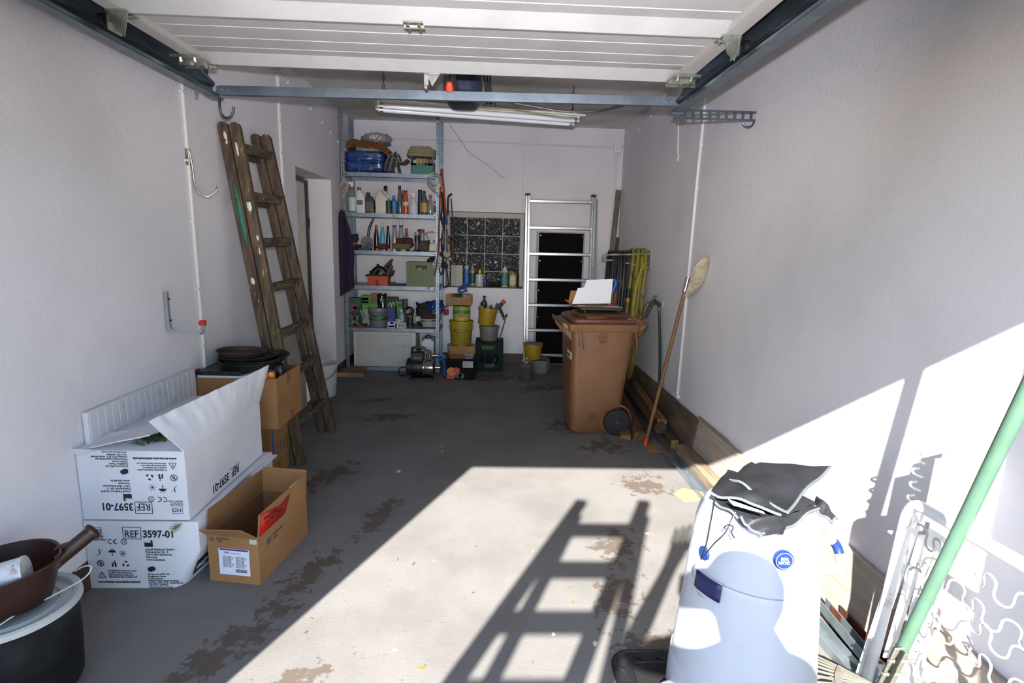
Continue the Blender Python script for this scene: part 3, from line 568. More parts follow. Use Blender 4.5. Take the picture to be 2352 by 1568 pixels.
def icon(kind, x, y, s, M, par):
    mb = MB().at(M)
    if kind == 'umbrella':
        mb.prism([(x+s*math.cos(PI*i/10), y+s*0.1+s*0.75*math.sin(PI*i/10)) for i in range(11)], 0.0005); linep(mb, (x, y+s*0.2), (x, y-s*0.8), s*0.16); linep(mb, (x, y-s*0.8), (x-s*0.25, y-s*0.65), s*0.14)
        for k in (-0.5, 0, 0.5): linep(mb, (x+s*k, y+s*1.0), (x+s*k+s*0.12, y+s*1.3), s*0.1)
    elif kind == 'sun':
        mb.prism([(x+s*0.3*math.cos(2*PI*i/12), y+s*0.3*math.sin(2*PI*i/12)) for i in range(12)], 0.0005)
        for i in range(10): a = 2*PI*i/10; linep(mb, (x+s*0.45*math.cos(a), y+s*0.45*math.sin(a)), (x+s*math.cos(a), y+s*math.sin(a)), s*0.09)
    elif kind == 'recycle':
        for k in range(3):
            a = PI/2+2*PI*k/3; p = [(x+s*0.85*math.cos(a-0.75), y+s*0.85*math.sin(a-0.75)), (x+s*0.95*math.cos(a-0.15), y+s*0.95*math.sin(a-0.15)), (x+s*0.95*math.cos(a+0.35), y+s*0.95*math.sin(a+0.35)), (x+s*0.5*math.cos(a+0.3), y+s*0.5*math.sin(a+0.3)), (x+s*0.5*math.cos(a-0.5), y+s*0.5*math.sin(a-0.5))]; mb.prism(p, 0.0005)
    elif kind == 'nosign':
        ringp(mb, x, y, s); linep(mb, (x-s*0.6, y+s*0.6), (x+s*0.6, y-s*0.6), s*0.14); ringp(mb, x-s*0.1, y+s*0.25, s*0.35, 0.4, 12); ringp(mb, x+s*0.1, y-s*0.25, s*0.35, 0.4, 12)
    elif kind == 'litter':
        mb.prism([(x-s*0.6, y+s*0.1), (x-s*0.1, y+s*0.1), (x-s*0.2, y-s*0.9), (x-s*0.5, y-s*0.9)], 0.0005); mb.prism([(x+s*0.1, y+s*0.5), (x+s*0.5, y+s*0.4), (x+s*0.6, y-s*0.9), (x+s*0.2, y-s*0.9)], 0.0005)
        mb.prism([(x+s*(0.25+0.17*math.cos(2*PI*i/10)), y+s*(0.75+0.17*math.sin(2*PI*i/10))) for i in range(10)], 0.0005); linep(mb, (x-s*0.3, y+s*0.3), (x+s*0.2, y+s*0.35), s*0.15)
    elif kind == 'warn':
        for a, b in (((-0.9, -0.7), (0.9, -0.7)), ((0.9, -0.7), (0, 0.9)), ((0, 0.9), (-0.9, -0.7))): linep(mb, (x+a[0]*s, y+a[1]*s), (x+b[0]*s, y+b[1]*s), s*0.14)
        linep(mb, (x, y+s*0.4), (x, y-s*0.15), s*0.18); linep(mb, (x, y-s*0.3), (x, y-s*0.5), s*0.18)
    elif kind == 'factory': mb.prism([(x-s, y-s*0.8), (x+s, y-s*0.8), (x+s, y+s), (x+s*0.55, y+s), (x+s*0.55, y+s*0.1), (x+s*0.1, y+s*0.5), (x+s*0.1, y+s*0.1), (x-s*0.45, y+s*0.5), (x-s*0.45, y+s*0.1), (x-s, y+s*0.5)], 0.0005)
    elif kind == 'latex':
        ringp(mb, x, y, s, 0.16, 6); linep(mb, (x-s*0.7, y+s*0.7), (x+s*0.7, y-s*0.7), s*0.1); linep(mb, (x+s*0.7, y+s*0.7), (x-s*0.7, y-s*0.7), s*0.1)
    elif kind == 'person': linep(mb, (x, y+s), (x+s*0.1, y-s*0.4), s*0.22); linep(mb, (x+s*0.1, y-s*0.4), (x-s*0.9, y-s), s*0.09); linep(mb, (x+s*0.15, y+s*0.2), (x+s*0.9, y+s*0.9), s*0.07)
    elif kind == 'truck': mb.prism([(x-s, y-s*0.6), (x-s*0.2, y-s*0.9), (x+s, y-s*0.3), (x+s, y+s*0.4), (x+s*0.2, y+s*0.8), (x-s, y+s*0.3)], 0.0005)
    elif kind == 'ce':
        for cx in (-0.6, 0.55):
            for i in range(10):
                a, b = PI*0.35+1.3*PI*i/10, PI*0.35+1.3*PI*(i+1)/10
                mb.prism([(x+cx*s+s*0.6*math.cos(a), y+s*0.6*math.sin(a)), (x+cx*s+s*0.6*math.cos(b), y+s*0.6*math.sin(b)), (x+cx*s+s*0.44*math.cos(b), y+s*0.44*math.sin(b)), (x+cx*s+s*0.44*math.cos(a), y+s*0.44*math.sin(a))], 0.0005)
        linep(mb, (x+s*0.05, y), (x+s*0.45, y), s*0.14)
    mb.build('pictogram', INK, par, world=True)
def print_face(M, par, w, h, full=True):
    """the printed end of a medical-supplies carton; M has its origin in the lower left corner of the face"""
    def tx(s, u, v, size, **k): text(s, size, M @ Matrix.Translation((u*w, v*h, 0.0002)), INK, par, **k)
    mb = MB().at(M)
    for a, b in (((0.345, 0.735), (0.505, 0.735)), ((0.505, 0.735), (0.505, 0.905)), ((0.505, 0.905), (0.345, 0.905)), ((0.345, 0.905), (0.345, 0.735))): linep(mb, (a[0]*w, a[1]*h), (b[0]*w, b[1]*h), 0.0022)
    mb.build('printed_frame', INK, par, world=True)
    tx('REF', 0.358, 0.758, 0.042, sx=0.80); tx('3597-01', 0.52, 0.758, 0.042, sx=0.86, bold=0.0008)
    mb = MB().at(M)
    for a, b in (((0.06, 0.80), (0.155, 0.80)), ((0.155, 0.80), (0.155, 0.90)), ((0.155, 0.90), (0.06, 0.90)), ((0.06, 0.90), (0.06, 0.80))): linep(mb, (a[0]*w, a[1]*h), (b[0]*w, b[1]*h), 0.0014)
    mb.build('printed_frame', INK, par, world=True)
    tx('MD', 0.072, 0.822, 0.022); tx('Medizinprodukt\nmedical device\ndispositivo medico', 0.05, 0.765, 0.0078)
    icon('ce', 0.25*w, 0.695*h, 0.017, M, par); icon('latex', 0.345*w, 0.69*h, 0.0125, M, par)
    icon('person', 0.115*w, 0.535*h, 0.0145, M, par); icon('umbrella', 0.23*w, 0.53*h, 0.0145, M, par); icon('sun', 0.325*w, 0.52*h, 0.014, M, par)
    icon('nosign', 0.115*w, 0.375*h, 0.0135, M, par); icon('litter', 0.235*w, 0.37*h, 0.015, M, par); icon('recycle', 0.34*w, 0.365*h, 0.0145, M, par)
    icon('warn', 0.115*w, 0.20*h, 0.0155, M, par); tx('Produktinformationen unter/\nproduct information at/\ninformations produit sur/\ninformacion del producto en', 0.175, 0.255, 0.0092)
    tx('www.forma-care.de/downloads', 0.075, 0.085, 0.0125, bold=0.0003)
    icon('factory', 0.565*w, 0.665*h, 0.0155, M, par); tx('unizell Medicare GmbH\nPohnsdorfer Str. 3\n23611 Bad Schwartau\nGermany\nwww.unizell.de', 0.53, 0.57, 0.0114)
    icon('truck', 0.57*w, 0.295*h, 0.0145, M, par); tx('forma-care (UK) Ltd\nKingfisher House\nSt Johns Road\nMeadowfield Industrial Estate\nDurham DH7 8TZ, Great Britain\nTel: 0191 3499966\nwww.forma-care.co.uk', 0.53, 0.205, 0.0098)

# ---- lower white carton (right front corner crushed)
W0, D0, H0 = 0.425, 0.70, 0.285
lo = thing('white_carton', 'lower white medical-supplies carton with crushed corner, printing upright', 'box', (-1.536, 1.935, 0))
def rr(z, sh=1.0):
    k = max(0.0, 1-z/0.16)                            # the corner caves in towards the floor
    cx = W0-0.075*k*sh; r = 0.006+0.055*k; pts = [(0.0, 0.0), (cx*0.5, 0.0)]
    pts += [(cx-r+r*math.sin(a), r-r*math.cos(a)) for a in [PI/2*i/6 for i in range(7)]]
    pts += [(W0-0.062*k, 0.16), (W0-0.03*k, 0.30), (W0, 0.45), (W0, D0), (0, D0)]
    return [V((x, y, z)) for x, y in pts]
MB().ring([rr(z) for z in (0, 0.03, 0.07, 0.11, 0.16, 0.22, H0-0.004)], True, (True, True)).build('body', WCARD, lo, ang=30)
MB().span((W0+0.001, 0.45, H0-0.02), (W0+0.03, D0-0.005, H0-0.016)).build('bent_flap', WCARD, lo)
F = frame((-1.536, 1.9335, 0), (1, 0, 0), (0, 0, 1)); print_face(F, lo, W0*0.98, H0)
FS = frame((-1.536+W0+0.0006, 1.935, 0), (0, 1, 0), (0, 0, 1))
text('REF  3597-01', 0.05, FS @ Matrix.Translation((0.40, 0.20, 0)), INK, lo, sx=0.86, bold=0.0008)
def lab_pt(u, v, o=0.0025):
    r_ = rr(0.030+0.068*v); p = r_[7].lerp(r_[9], 0.05+0.9*u); return V((-1.536, 1.935, 0))+p+V((o, -o*0.4, 0))
MB().sheet(lambda u, v: lab_pt(u, v), 6, 4, 0.001).build('black_label', INK, lo, world=True)
text('easy', 0.058, frame(lab_pt(0.08, 0.26, 0.0035), lab_pt(1, 0.3)-lab_pt(0, 0.3), lab_pt(0.5, 1)-lab_pt(0.5, 0)), P('#e6e6ea'), lo, sx=0.72)

# ---- upper white carton, upside down, flaps open over greenery
up = thing('white_carton', 'upper white medical-supplies carton with open flaps and upside-down printing', 'box', (-1.536, 1.94, 0.286))
Hu, Wu, Du = 0.275, 0.395, 0.655
carton(up, Wu, Du, Hu, WCARD, KRAFTD)
F2 = frame((-1.536, 1.9395, 0.286), (1, 0, 0), (0, 0, 1)) @ Matrix.Translation((Wu, Hu, 0)) @ Matrix.Rotation(PI, 4, 'Z')
print_face(F2, up, Wu, Hu)
FS2 = frame((-1.536+Wu+0.0006, 1.94, 0.286), (0, 1, 0), (0, 0, 1)) @ Matrix.Translation((Du, 0, 0)) @ Matrix.Rotation(PI, 4, 'Z')
text('REF  3597-01', 0.05, FS2 @ Matrix.Translation((0.25, -0.055, 0)), INK, up, sx=0.86, bold=0.0008)
MB().at(FS2 @ Matrix.Translation((0.24, -0.062, 0))).prism([(0, 0), (0.095, 0), (0.095, 0.002), (0, 0.002)], 0.0006).build('printed_rule', INK, up, world=True)
flap(up, (Wu, 0, Hu), (Wu, Du, Hu), (Wu+0.06, Du-0.01, Hu+0.185), (Wu-0.105, -0.02, Hu+0.125), WCARD, None, 'long_flap', crease=14)
flap(up, (0, 0.0, Hu), (0, Du, Hu), (0.24, Du-0.04, Hu+0.055), (0.275, 0.0, Hu+0.062), WCARD, None, 'long_flap', crease=5)
flap(up, (0.0, 0, Hu), (Wu, 0, Hu), (Wu-0.03, 0.15, Hu+0.015), (0.03, 0.15, Hu+0.02), WCARD, None, 'end_flap', crease=3)
flap(up, (0.0, Du, Hu), (Wu, Du, Hu), (Wu-0.03, Du-0.15, Hu-0.03), (0.03, Du-0.15, Hu-0.02), WCARD, KRAFTD, 'end_flap')
flap(up, (-0.004, -0.002, Hu-0.01), (0.02, -0.004, Hu-0.02), (0.07, -0.012, Hu+0.01), (-0.02, -0.012, Hu+0.012), WCARD, None, 'torn_edge')
# fir sprigs in the carton and one caught between the two cartons
FIR = mat('fir_green', '#3d5a2c', 0.7, c2='#26401f', scale=30); FIR2 = mat('dry_fir', '#6c6a35', 0.8)
def sprig(name, p, d, ln, m, label, nn=26, nl=0.022):
    t = thing(name, label, 'fir sprig', p); d = V(d).normalized(); mb = MB().tube([V(p), V(p)+d*ln], 0.0016, 5); mb.build('twig', P('#4a3a26'), t, world=True)
    mb = MB(); o = d.orthogonal().normalized(); o2 = d.cross(o)
    for i in range(nn):
        u = 0.1+0.9*i/nn; a = i*2.4; q = V(p)+d*(ln*u); e = (o*math.cos(a)+o2*math.sin(a))*0.8+d*0.7; e.normalize(); mb.cyl(q, q+e*nl, 0.0012, 0.0003, seg=4)
    mb.build('needles', m, t, world=True, kind='stuff'); return t
for i in range(11):
    x, y = -1.31+0.07*random.random(), 1.975+0.05*random.random()
    sprig('fir_sprig', (x, y, 0.568+0.012*random.random()), (random.uniform(-1, 0.2), random.uniform(0.1, 0.8), random.uniform(-0.05, 0.15)), 0.06, FIR, 'dark green fir sprig heaped inside the upper white carton', 30, 0.026)['group'] = 'fir sprigs in the carton'
sprig('fir_sprig', (-1.165, 1.925, 0.278), (-0.4, -0.6, -0.2), 0.03, mat('fresh_fir', '#5f7a2f', 0.6), 'small green fir sprig caught between the two white cartons', 22, 0.024)
# white ribbed panel standing along the wall behind the cartons
wp = thing('wall_panel', 'old white grooved board standing along the left wall behind the cartons', 'board', (-1.525, 2.37, 0))
MB().span((-1.5365, 1.99, 0), (-1.517, 2.735, 0.69)).build('board', mat('chipped_white_paint', '#d0d0d4', 0.7, c2='#bab6b0', scale=9, lo=0.5, hi=0.75), wp, world=True, bevel=0.003)
for i in range(18):
    MB().span((-1.517, 2.0+i*0.041, 0.03), (-1.5145, 2.03+i*0.041, 0.685)).build('rib', mat('chipped_white_paint'), wp, world=True)

# ---- open kraft carton in front
fc = thing('cardboard_box', 'open brown cardboard box with red tape and white shipping label', 'box', (-1.108, 1.986, 0), -0.1415)
w, d, h = 0.213, 0.389, 0.200
carton(fc, w, d, h, KRAFT, KRAFTD)
flap(fc, (0, 0, h), (w, 0, h), (w-0.045, -0.035, h+0.05), (-0.045, -0.05, h+0.045), KRAFT, None, 'end_flap')
flap(fc, (0, 0, h), (0, d, h), (0.004, d, h+0.105), (0.004, 0.01, h+0.10), KRAFT, KRAFTD, 'long_flap')
flap(fc, (w, 0.0, h), (w, d, h), (w+0.002, d, h+0.10), (w+0.01, 0.0, h+0.10), KRAFT, None, 'long_flap')
flap(fc, (0, d, h), (w, d, h), (w-0.002, d+0.016, h+0.11), (0.002, d+0.016, h+0.11), KRAFT, KRAFTD, 'end_flap')
RT = mat('red_parcel_tape', '#b8230f', 0.3)
MB().add([(w+0.004, 0.006, h+0.004), (w+0.0035, 0.20, h+0.004), (w+0.009, 0.235, h+0.075), (w+0.0125, 0.16, h+0.06), (w+0.0125, 0.10, h+0.075), (w+0.0135, 0.012, h+0.10)], [(0, 1, 2, 3, 4, 5)]).build('red_tape', RT, fc).modifiers.new('thick', 'SOLIDIFY').thickness = 0.001
text('Klebeband\nvor dem Öffnen', 0.02, Matrix.Translation((w+0.0145, 0.03, h+0.062)) @ Matrix.Rotation(PI/2, 4, 'Z') @ Matrix.Rotation(PI/2-0.09, 4, 'X'), P('#4a120a'), fc, world=False)
MB().add([(w+0.005, 0.24, h+0.092), (w+0.0035, 0.36, h+0.093), (w+0.0035, 0.372, h+0.101), (w+0.0055, 0.24, h+0.101)], [(0, 1, 2, 3)]).build('torn_paper', P('#d7d5d3'), fc).modifiers.new('thick', 'SOLIDIFY').thickness = 0.001
GREYINK = P('#4d4f55')
def kabi(M, par, s=1.0):
    mb = MB().at(M)
    for k in range(3):
        x = 0.008*k*s; mb.prism([(x, 0), (x+0.005*s, 0.004*s), (x+0.001*s, 0.011*s), (x+0.006*s, 0.022*s), (x+0.002*s, 0.022*s), (x-0.004*s, 0.011*s), (x-0.001*s, 0.003*s)], 0.0005)
    mb.build('printed_logo', GREYINK, par); text('FRESENIUS\nKABI', 0.0125*s, M @ Matrix.Translation((0.03*s, 0.013*s, 0)), GREYINK, par, world=False)
FF = frame((0, -0.0008, 0), (1, 0, 0), (0, 0, 1)); kabi(FF @ Matrix.Translation((0.012, h-0.028, 0)), fc, 0.9)
FR = frame((w+0.0008, 0, 0), (0, 1, 0), (0, 0, 1)); kabi(FR @ Matrix.Translation((0.06, h-0.065, 0)), fc, 1.35)
MB().at(FF @ Matrix.Translation((0.045, 0.035, 0))).prism([(0, 0), (0.128, 0), (0.128, 0.112), (0, 0.112)], 0.0008).build('shipping_label', P('#d4d6e6', 0.4), fc)
MB().at(FF @ Matrix.Translation((0.051, 0.140, 0.0008))).prism([(0, 0), (0.118, 0), (0.118, 0.006), (0, 0.006)], 0.0005).build('purple_stripe', P('#4b2a86', 0.4), fc)
LM = FF @ Matrix.Translation((0.045, 0.035, 0.0009))
text('Kabi', 0.012, LM @ Matrix.Translation((0.022, 0.092, 0)), INK, fc, shear=0.2, world=False); text('Nutrition  500 ml', 0.006, LM @ Matrix.Translation((0.05, 0.092, 0)), GREYINK, fc, world=False)
for cx in (0.016, 0.07): text('\n'.join(['mixture for adults 12345'[:18+(k*5) % 6] for k in range(11)]), 0.0048, LM @ Matrix.Translation((cx, 0.078, 0)), GREYINK, fc, world=False)
random.seed(3); x = 0.068; mb = MB().at(LM)
while x < 0.116: ww = random.choice((0.0008, 0.0012, 0.002)); mb.prism([(x, 0.012), (x+ww, 0.012), (x+ww, 0.026), (x, 0.026)], 0.0004); x += ww+random.choice((0.0008, 0.0014))
mb.build('barcode', INK, fc)
MB().at(FF @ Matrix.Translation((0.178, h-0.025, 0))).prism([(0, 0), (0.03, 0), (0.03, 0.02), (0, 0.02)], 0.0007).build('small_sticker', P('#b9b4ae'), fc)

# ---- stack of kraft boxes by the ladder with baking tins on top
TAPE = mat('brown_parcel_tape', '#8c6036', 0.35)
b1 = thing('cardboard_box', 'flat taped brown box at the bottom of the stack by the ladder', 'box', (-1.52, 2.88, 0))
MB().span((0, 0, 0), (0.306, 0.24, 0.095)).build('body', KRAFT, b1, bevel=0.003); MB().span((0.301, 0.08, 0.0), (0.3075, 0.13, 0.0965)).build('tape', TAPE, b1)
b2 = thing('cardboard_box', 'brown box with blue stripe, middle of the stack by the ladder', 'box', (-1.52, 2.875, 0.097))
MB().span((0, 0, 0), (0.308, 0.245, 0.265)).build('body', KRAFT, b2, bevel=0.003)
MB().span((0.307, 0.008, 0.03), (0.3092, 0.024, 0.262)).build('blue_stripe', P('#1f4f93'), b2); MB().span((0.307, 0.08, 0.19), (0.3092, 0.14, 0.262)).build('blue_square', P('#1f4f93'), b2)
MB().span((0.30, 0.18, 0.03), (0.3095, 0.247, 0.12)).build('tape', TAPE, b2)
for i in range(3): text('ABI MEDICAL'[i:i+8], 0.02, frame((0.3092, 0.09+0.04*i, 0.03), (0, 0, 1), (0, -1, 0)), P('#2d4d80'), b2, world=False)
b3 = thing('cardboard_box', 'open brown box full of kitchenware, top of the stack by the ladder', 'box', (-1.535, 2.745, 0.363))
carton(b3, 0.42, 0.345, 0.272, KRAFT, KRAFTD)
MB().span((0.41, 0.14, 0.215), (0.4208, 0.19, 0.273)).build('tape', TAPE, b3); MB().span((0.41, 0.17, -0.0), (0.4208, 0.22, 0.05)).build('tape', TAPE, b3)
BT = mat('black_baking_tin', '#25231f', 0.4, 0.35, c2='#32302c', scale=14); RTN = mat('rusty_baking_tin', '#4a322a', 0.55, 0.3, c2='#38302c', scale=10)
def tin(name, label, c, r, h, m, tilt=(0, 0)):
    t = thing(name, label, 'baking tin', c, rot=(tilt[0], tilt[1], 0))
    MB().lathe([(r*0.90, 0), (r*0.985, h), (r*1.03, h+0.001), (r*1.03, h+0.004), (r*0.97, h+0.003), (r*0.885, 0.004), (0.0005, 0.004)], 40).build('pan', m, t, ang=30)
    MB().tube([(r*1.02*math.cos(2*PI*i/32), r*1.02*math.sin(2*PI*i/32), h+0.002) for i in range(32)], 0.003, 6, True).build('rolled_rim', m, t); return t
# contents standing in the box carry the tins
wt = thing('white_enamel_tray', 'white enamel tray with black lid lying in the open brown box', 'tray', (-1.40, 2.84, 0.58))
MB().span((-1.525, 2.756, 0.585), (-1.175, 3.0, 0.645)).build('tray', P('#d0d3da', 0.35), wt, world=True, bevel=0.004)
MB().span((-1.528, 2.756, 0.646), (-1.30, 3.04, 0.667)).build('lid', mat('black_speckled_lid', '#1c1d1f', 0.4, c3='#b9b4a8', s3=90, lo3=0.64, hi3=0.7), wt, world=True, bevel=0.003)
tag(MB().span((-1.534, 2.762, 0.60), (-1.5285, 2.80, 0.672)).build('red_folder', P('#8f2018')), 'red folder edge sticking up in the open brown box', 'folder')
tag(MB().span((-1.525, 2.756, 0.372), (-1.13, 3.08, 0.583)).build('packed_kitchenware', P('#4a4038')), 'dark packed kitchenware filling the open brown box', 'kitchenware')
tin('baking_tin', 'large black baking tin at the bottom of the tin stack', (-1.318, 2.93, 0.668), 0.162, 0.036, BT, (0.04, 0.02))
tin('baking_tin', 'wide flat black baking tin leaning towards the ladder, second in the stack', (-1.290, 2.94, 0.690), 0.163, 0.020, BT, (0.03, -0.03))
tin('baking_tin', 'shallow black baking tin, third in the stack', (-1.325, 2.93, 0.706), 0.150, 0.018, BT, (0.0, -0.01))
tin('baking_tin', 'rusty brown round cake tin on top of the tin stack', (-1.365, 2.925, 0.722), 0.122, 0.022, RTN, (-0.02, 0.05))
tag(MB().lathe([(0.022, 0), (0.024, 0.01), (0.026, 0.05), (0.022, 0.08)], 18, (-1.165, 2.80, 0.583)).build('amber_jar', mat('amber_glass', '#c24a12', 0.15, coat=0.6, c2='#c98a1c', scale=18)), 'orange and yellow glazed jar standing in the open brown box', 'jar')
tag(MB().lathe([(0.03, 0), (0.034, 0.06), (0.026, 0.095), (0.02, 0.10)], 18, (-1.155, 2.89, 0.583), pw=4).build('black_case', P('#14141a', 0.35)), 'black rounded case standing in the open brown box', 'case')

# ---- board and white bucket beyond the ladder
gb = thing('grey_board', 'pale grey board leaning low on the left wall behind the wooden ladder', 'board', (-1.52, 4.08, 0))
MB().span((-1.538, 3.86, 0), (-1.515, 4.33, 0.645)).build('panel', mat('grey_board_face', '#b5b0a8', 0.6, c2='#a8a39b', scale=6), gb, world=True, bevel=0.003); MB().span((-1.538, 3.855, 0.635), (-1.512, 4.335, 0.65)).build('edge_trim', P('#8f8a84'), gb, world=True)
def bucket(name, label, c, r0, r1, h, m, mi=None, rim=0.006, handle=None, seg=32, cat='bucket', hz=0.75, group=None, sq=(1, 1), pw=2.0, rz=0.0, lid=None):
    t = thing(name, label, cat, c, rz, group)
    MB().lathe([(r0*0.96, 0), (r0, 0.006), (r1, h-0.022), (r1+rim, h-0.02), (r1+rim, h), (r1-0.003, h), (r1-0.006, h-0.02), (r0-0.005, 0.008), (0.0005, 0.008)], seg, sq=sq, pw=pw).build('body', m, t, ang=35)
    if handle:
        rr_ = r1+rim+0.003; z0 = h*hz+0.0; pts = [(rr_*math.cos(a)*sq[0], -rr_*math.sin(a)*sq[1]*handle[0], z0 - handle[1]*math.sin(a)) for a in [PI*i/16 for i in range(17)]]
        MB().tube(pts, 0.0028, 6).build('handle', handle[2], t)
    if lid: MB().lathe([(0.0005, h-0.002), (r1-0.002, h-0.002), (r1+rim+0.003, h-0.001), (r1+rim+0.003, h+0.007), (r1-0.004, h+0.008), (r1-0.012, h+0.003), (0.0005, h+0.003)], seg, sq=sq, pw=pw).build('lid', lid, t)
    return t
bucket('white_bucket', 'white plastic bucket with wire handle standing by the side door', (-1.475, 4.63, 0), 0.105, 0.125, 0.29, P('#c9c8c5', 0.5), handle=(1.0, 0.10, P('#3a3836', 0.4, 0.5)), hz=0.9)

# ---- black tub with lid, brown plastic pan and rusty tin
TB = mat('black_tub_plastic', '#0e1012', 0.5, spec=0.25, c2='#1f2226', scale=10, c3='#8b8a80', s3=60, lo3=0.735, hi3=0.75)
TC = V((-1.363, 1.430, 0))
tub = thing('black_tub', 'black plastic tub with translucent lid at the lower left', 'tub', TC)
MB().lathe([(0.105, 0), (0.128, 0.012), (0.142, 0.04), (0.148, 0.15), (0.150, 0.285), (0.146, 0.285), (0.138, 0.05), (0.0005, 0.03)], 48).build('body', TB, tub)
LID = mat('translucent_lid', '#bcc1be', 0.3, c2='#b0b5b2', scale=8, trans=0.1)
MB().lathe([(0.0005, 0.288), (0.10, 0.288), (0.106, 0.294), (0.112, 0.287), (0.136, 0.287), (0.140, 0.300), (0.152, 0.305), (0.159, 0.300), (0.161, 0.286), (0.157, 0.286), (0.152, 0.284), (0.0005, 0.284)], 56).build('lid', LID, tub, ang=25)
MB().tube(smoothpath([(0.02, -0.165, 0.285), (0.06, -0.08, 0.315), (0.10, 0.01, 0.318), (0.135, 0.09, 0.322), (0.145, 0.115, 0.345), (0.12, 0.12, 0.345), (0.09, 0.12, 0.328)], 6), 0.0021, 6).build('wire_handle', P('#c9c8c0', 0.3), tub)
BP = mat('brown_plastic', '#301409', 0.42, c2='#280f06', scale=9)
pan = thing('plastic_scoop', 'dark brown plastic scoop with hollow tube handle on the black tub', 'scoop', (TC.x-0.02, TC.y-0.015, 0.306), 0.80)
def ov(r, z, ex=0.0): return (r, z)
prof = [(0.095, 0), (0.108, 0.006), (0.122, 0.06), (0.134, 0.118), (0.138, 0.121), (0.136, 0.126), (0.130, 0.122), (0.116, 0.06), (0.10, 0.012), (0.0005, 0.010)]
MB().lathe(prof, 48, (0, 0, 0), sq=(1.08, 0.92), pw=2.4).build('bowl', BP, pan, ang=30)
R2 = V((1, 0.0, 0.62)).normalized()
p0 = V((0.135, 0.0, 0.085)); p1 = p0+R2*0.105
MB().cyl(p0, p1, 0.020, 0.0215, seg=20, caps=(True, False)).build('tube_handle', BP, pan)
q = V((0, 0, 1)).rotation_difference(R2).to_matrix()
MB().lathe([(0.0215, 0), (0.026, -0.004), (0.027, 0.004), (0.0235, 0.008), (0.018, 0.004), (0.015, -0.02), (0.0005, -0.045)], 24, p1, rot=q).build('tube_mouth', mat('dark_brown_plastic', '#33190f', 0.4), pan)
MB().prism([(0.10, 0.035), (0.24, 0.125), (0.20, 0.13), (0.15, 0.128), (0.13, 0.12)], 0.012, frame((0, 0.006, 0), (1, 0, 0), (0, 0, 1))).build('web', BP, pan)
can = thing('rusty_tin', 'rusty white paint tin lying in the brown plastic scoop', 'tin', (TC.x, TC.y, 0.4))
cm = mat('rusty_white_tin', '#c9cdd4', 0.45, c2='#8a5c3c', scale=10, lo=0.58, hi=0.68, c3='#6d4128', s3=26, lo3=0.66, hi3=0.70)
a = V((-1.405, 1.345, 0.405)); b = V((-1.285, 1.405, 0.425)); dd = (b-a).normalized(); qq = V((0, 0, 1)).rotation_difference(dd).to_matrix(); L = (b-a).length
MB().lathe([(0.040, 0), (0.0435, 0.002), (0.0435, 0.006), (0.042, 0.008), (0.042, L-0.008), (0.0435, L-0.006), (0.0435, L), (0.040, L), (0.0005, L-0.002)], 32, a, rot=qq).build('can', cm, can, world=True)
MB().lathe([(0.0005, 0.004), (0.039, 0.003), (0.0415, -0.002)], 28, a, rot=qq).build('sunken_end', P('#3f3e44', 0.4, 0.6), can, world=True)

# ================================================================ right side
def rrect(cx, cy, w, d, r, z, n=5):
    """rounded rectangle ring, counter-clockwise"""
    pts = []
    for sx, sy, a0 in ((1, 1, 0), (-1, 1, PI/2), (-1, -1, PI), (1, -1, 1.5*PI)):
        for i in range(n+1):
            a = a0+PI/2*i/n; pts.append(V((cx+sx*(w/2-r)+r*math.cos(a), cy+sy*(d/2-r)+r*math.sin(a), z)))
    return pts
# ---- brown wheelie bin, seen from its side: front towards the left, hinge towards the wall
BIN = mat('brown_bin_plastic', '#775236', 0.42, c2='#6b482f', scale=3, bump=0.03, bscale=200)
BIND = mat('brown_bin_lid_plastic', '#603b27', 0.42, c2='#553321', scale=4)
TYRE = mat('black_tyre', '#17181b', 0.6)
bn = thing('wheelie_bin', 'brown two-wheeled waste bin with lid standing by the right wall', 'bin', (0.775, 3.93, 0), 0.06)
prof = [(0.00, -0.015, 0.330, 0.330, 0.05), (0.02, -0.018, 0.355, 0.355, 0.055), (0.10, -0.016, 0.372, 0.365, 0.055), (0.45, -0.008, 0.415, 0.400, 0.05), (0.70, 0.0, 0.445, 0.425, 0.045), (0.80, 0.0, 0.452, 0.432, 0.04)]
MB().ring([rrect(cx, 0, w, d, r, z) for z, cx, w, d, r in prof], True, (True, True)).build('body', BIN, bn, ang=30)
MB().ring([rrect(0.0, 0, 0.50, 0.475, 0.03, 0.765), rrect(0.0, 0, 0.515, 0.485, 0.03, 0.775), rrect(0.0, 0, 0.52, 0.49, 0.03, 0.815), rrect(0.0, 0, 0.50, 0.47, 0.03, 0.822)], True).build('rim', BIN, bn, ang=25)
MB().add([(-0.26, -0.235, 0.815), (-0.26, 0.235, 0.815), (-0.305, 0.225, 0.835), (-0.305, -0.225, 0.835), (-0.255, -0.235, 0.765), (-0.255, 0.235, 0.765), (-0.300, 0.225, 0.80), (-0.300, -0.225, 0.80)], [(0, 1, 2, 3), (4, 7, 6, 5), (0, 3, 7, 4), (1, 5, 6, 2), (3, 2, 6, 7), (0, 4, 5, 1)]).build('lifting_lip', BIN, bn, bevel=0.008)
for y in (-0.17, -0.06, 0.06, 0.17): MB().prism([(-0.225, 0.77), (-0.29, 0.80), (-0.285, 0.775), (-0.215, 0.68)], 0.004, frame((0, y, 0), (1, 0, 0), (0, 0, 1))).build('rib', BIN, bn)
for x, z in ((-0.19, 0.72), (-0.16, 0.70), (0.222, 0.66)): MB().prism([(x, 0.77), (x+0.006, 0.77), (x+0.020, z-0.05), (x+0.016, z-0.06)], 0.02, frame((0, -0.215, 0), (1, 0, 0), (0, 0, 1))).build('rib', BIN, bn)
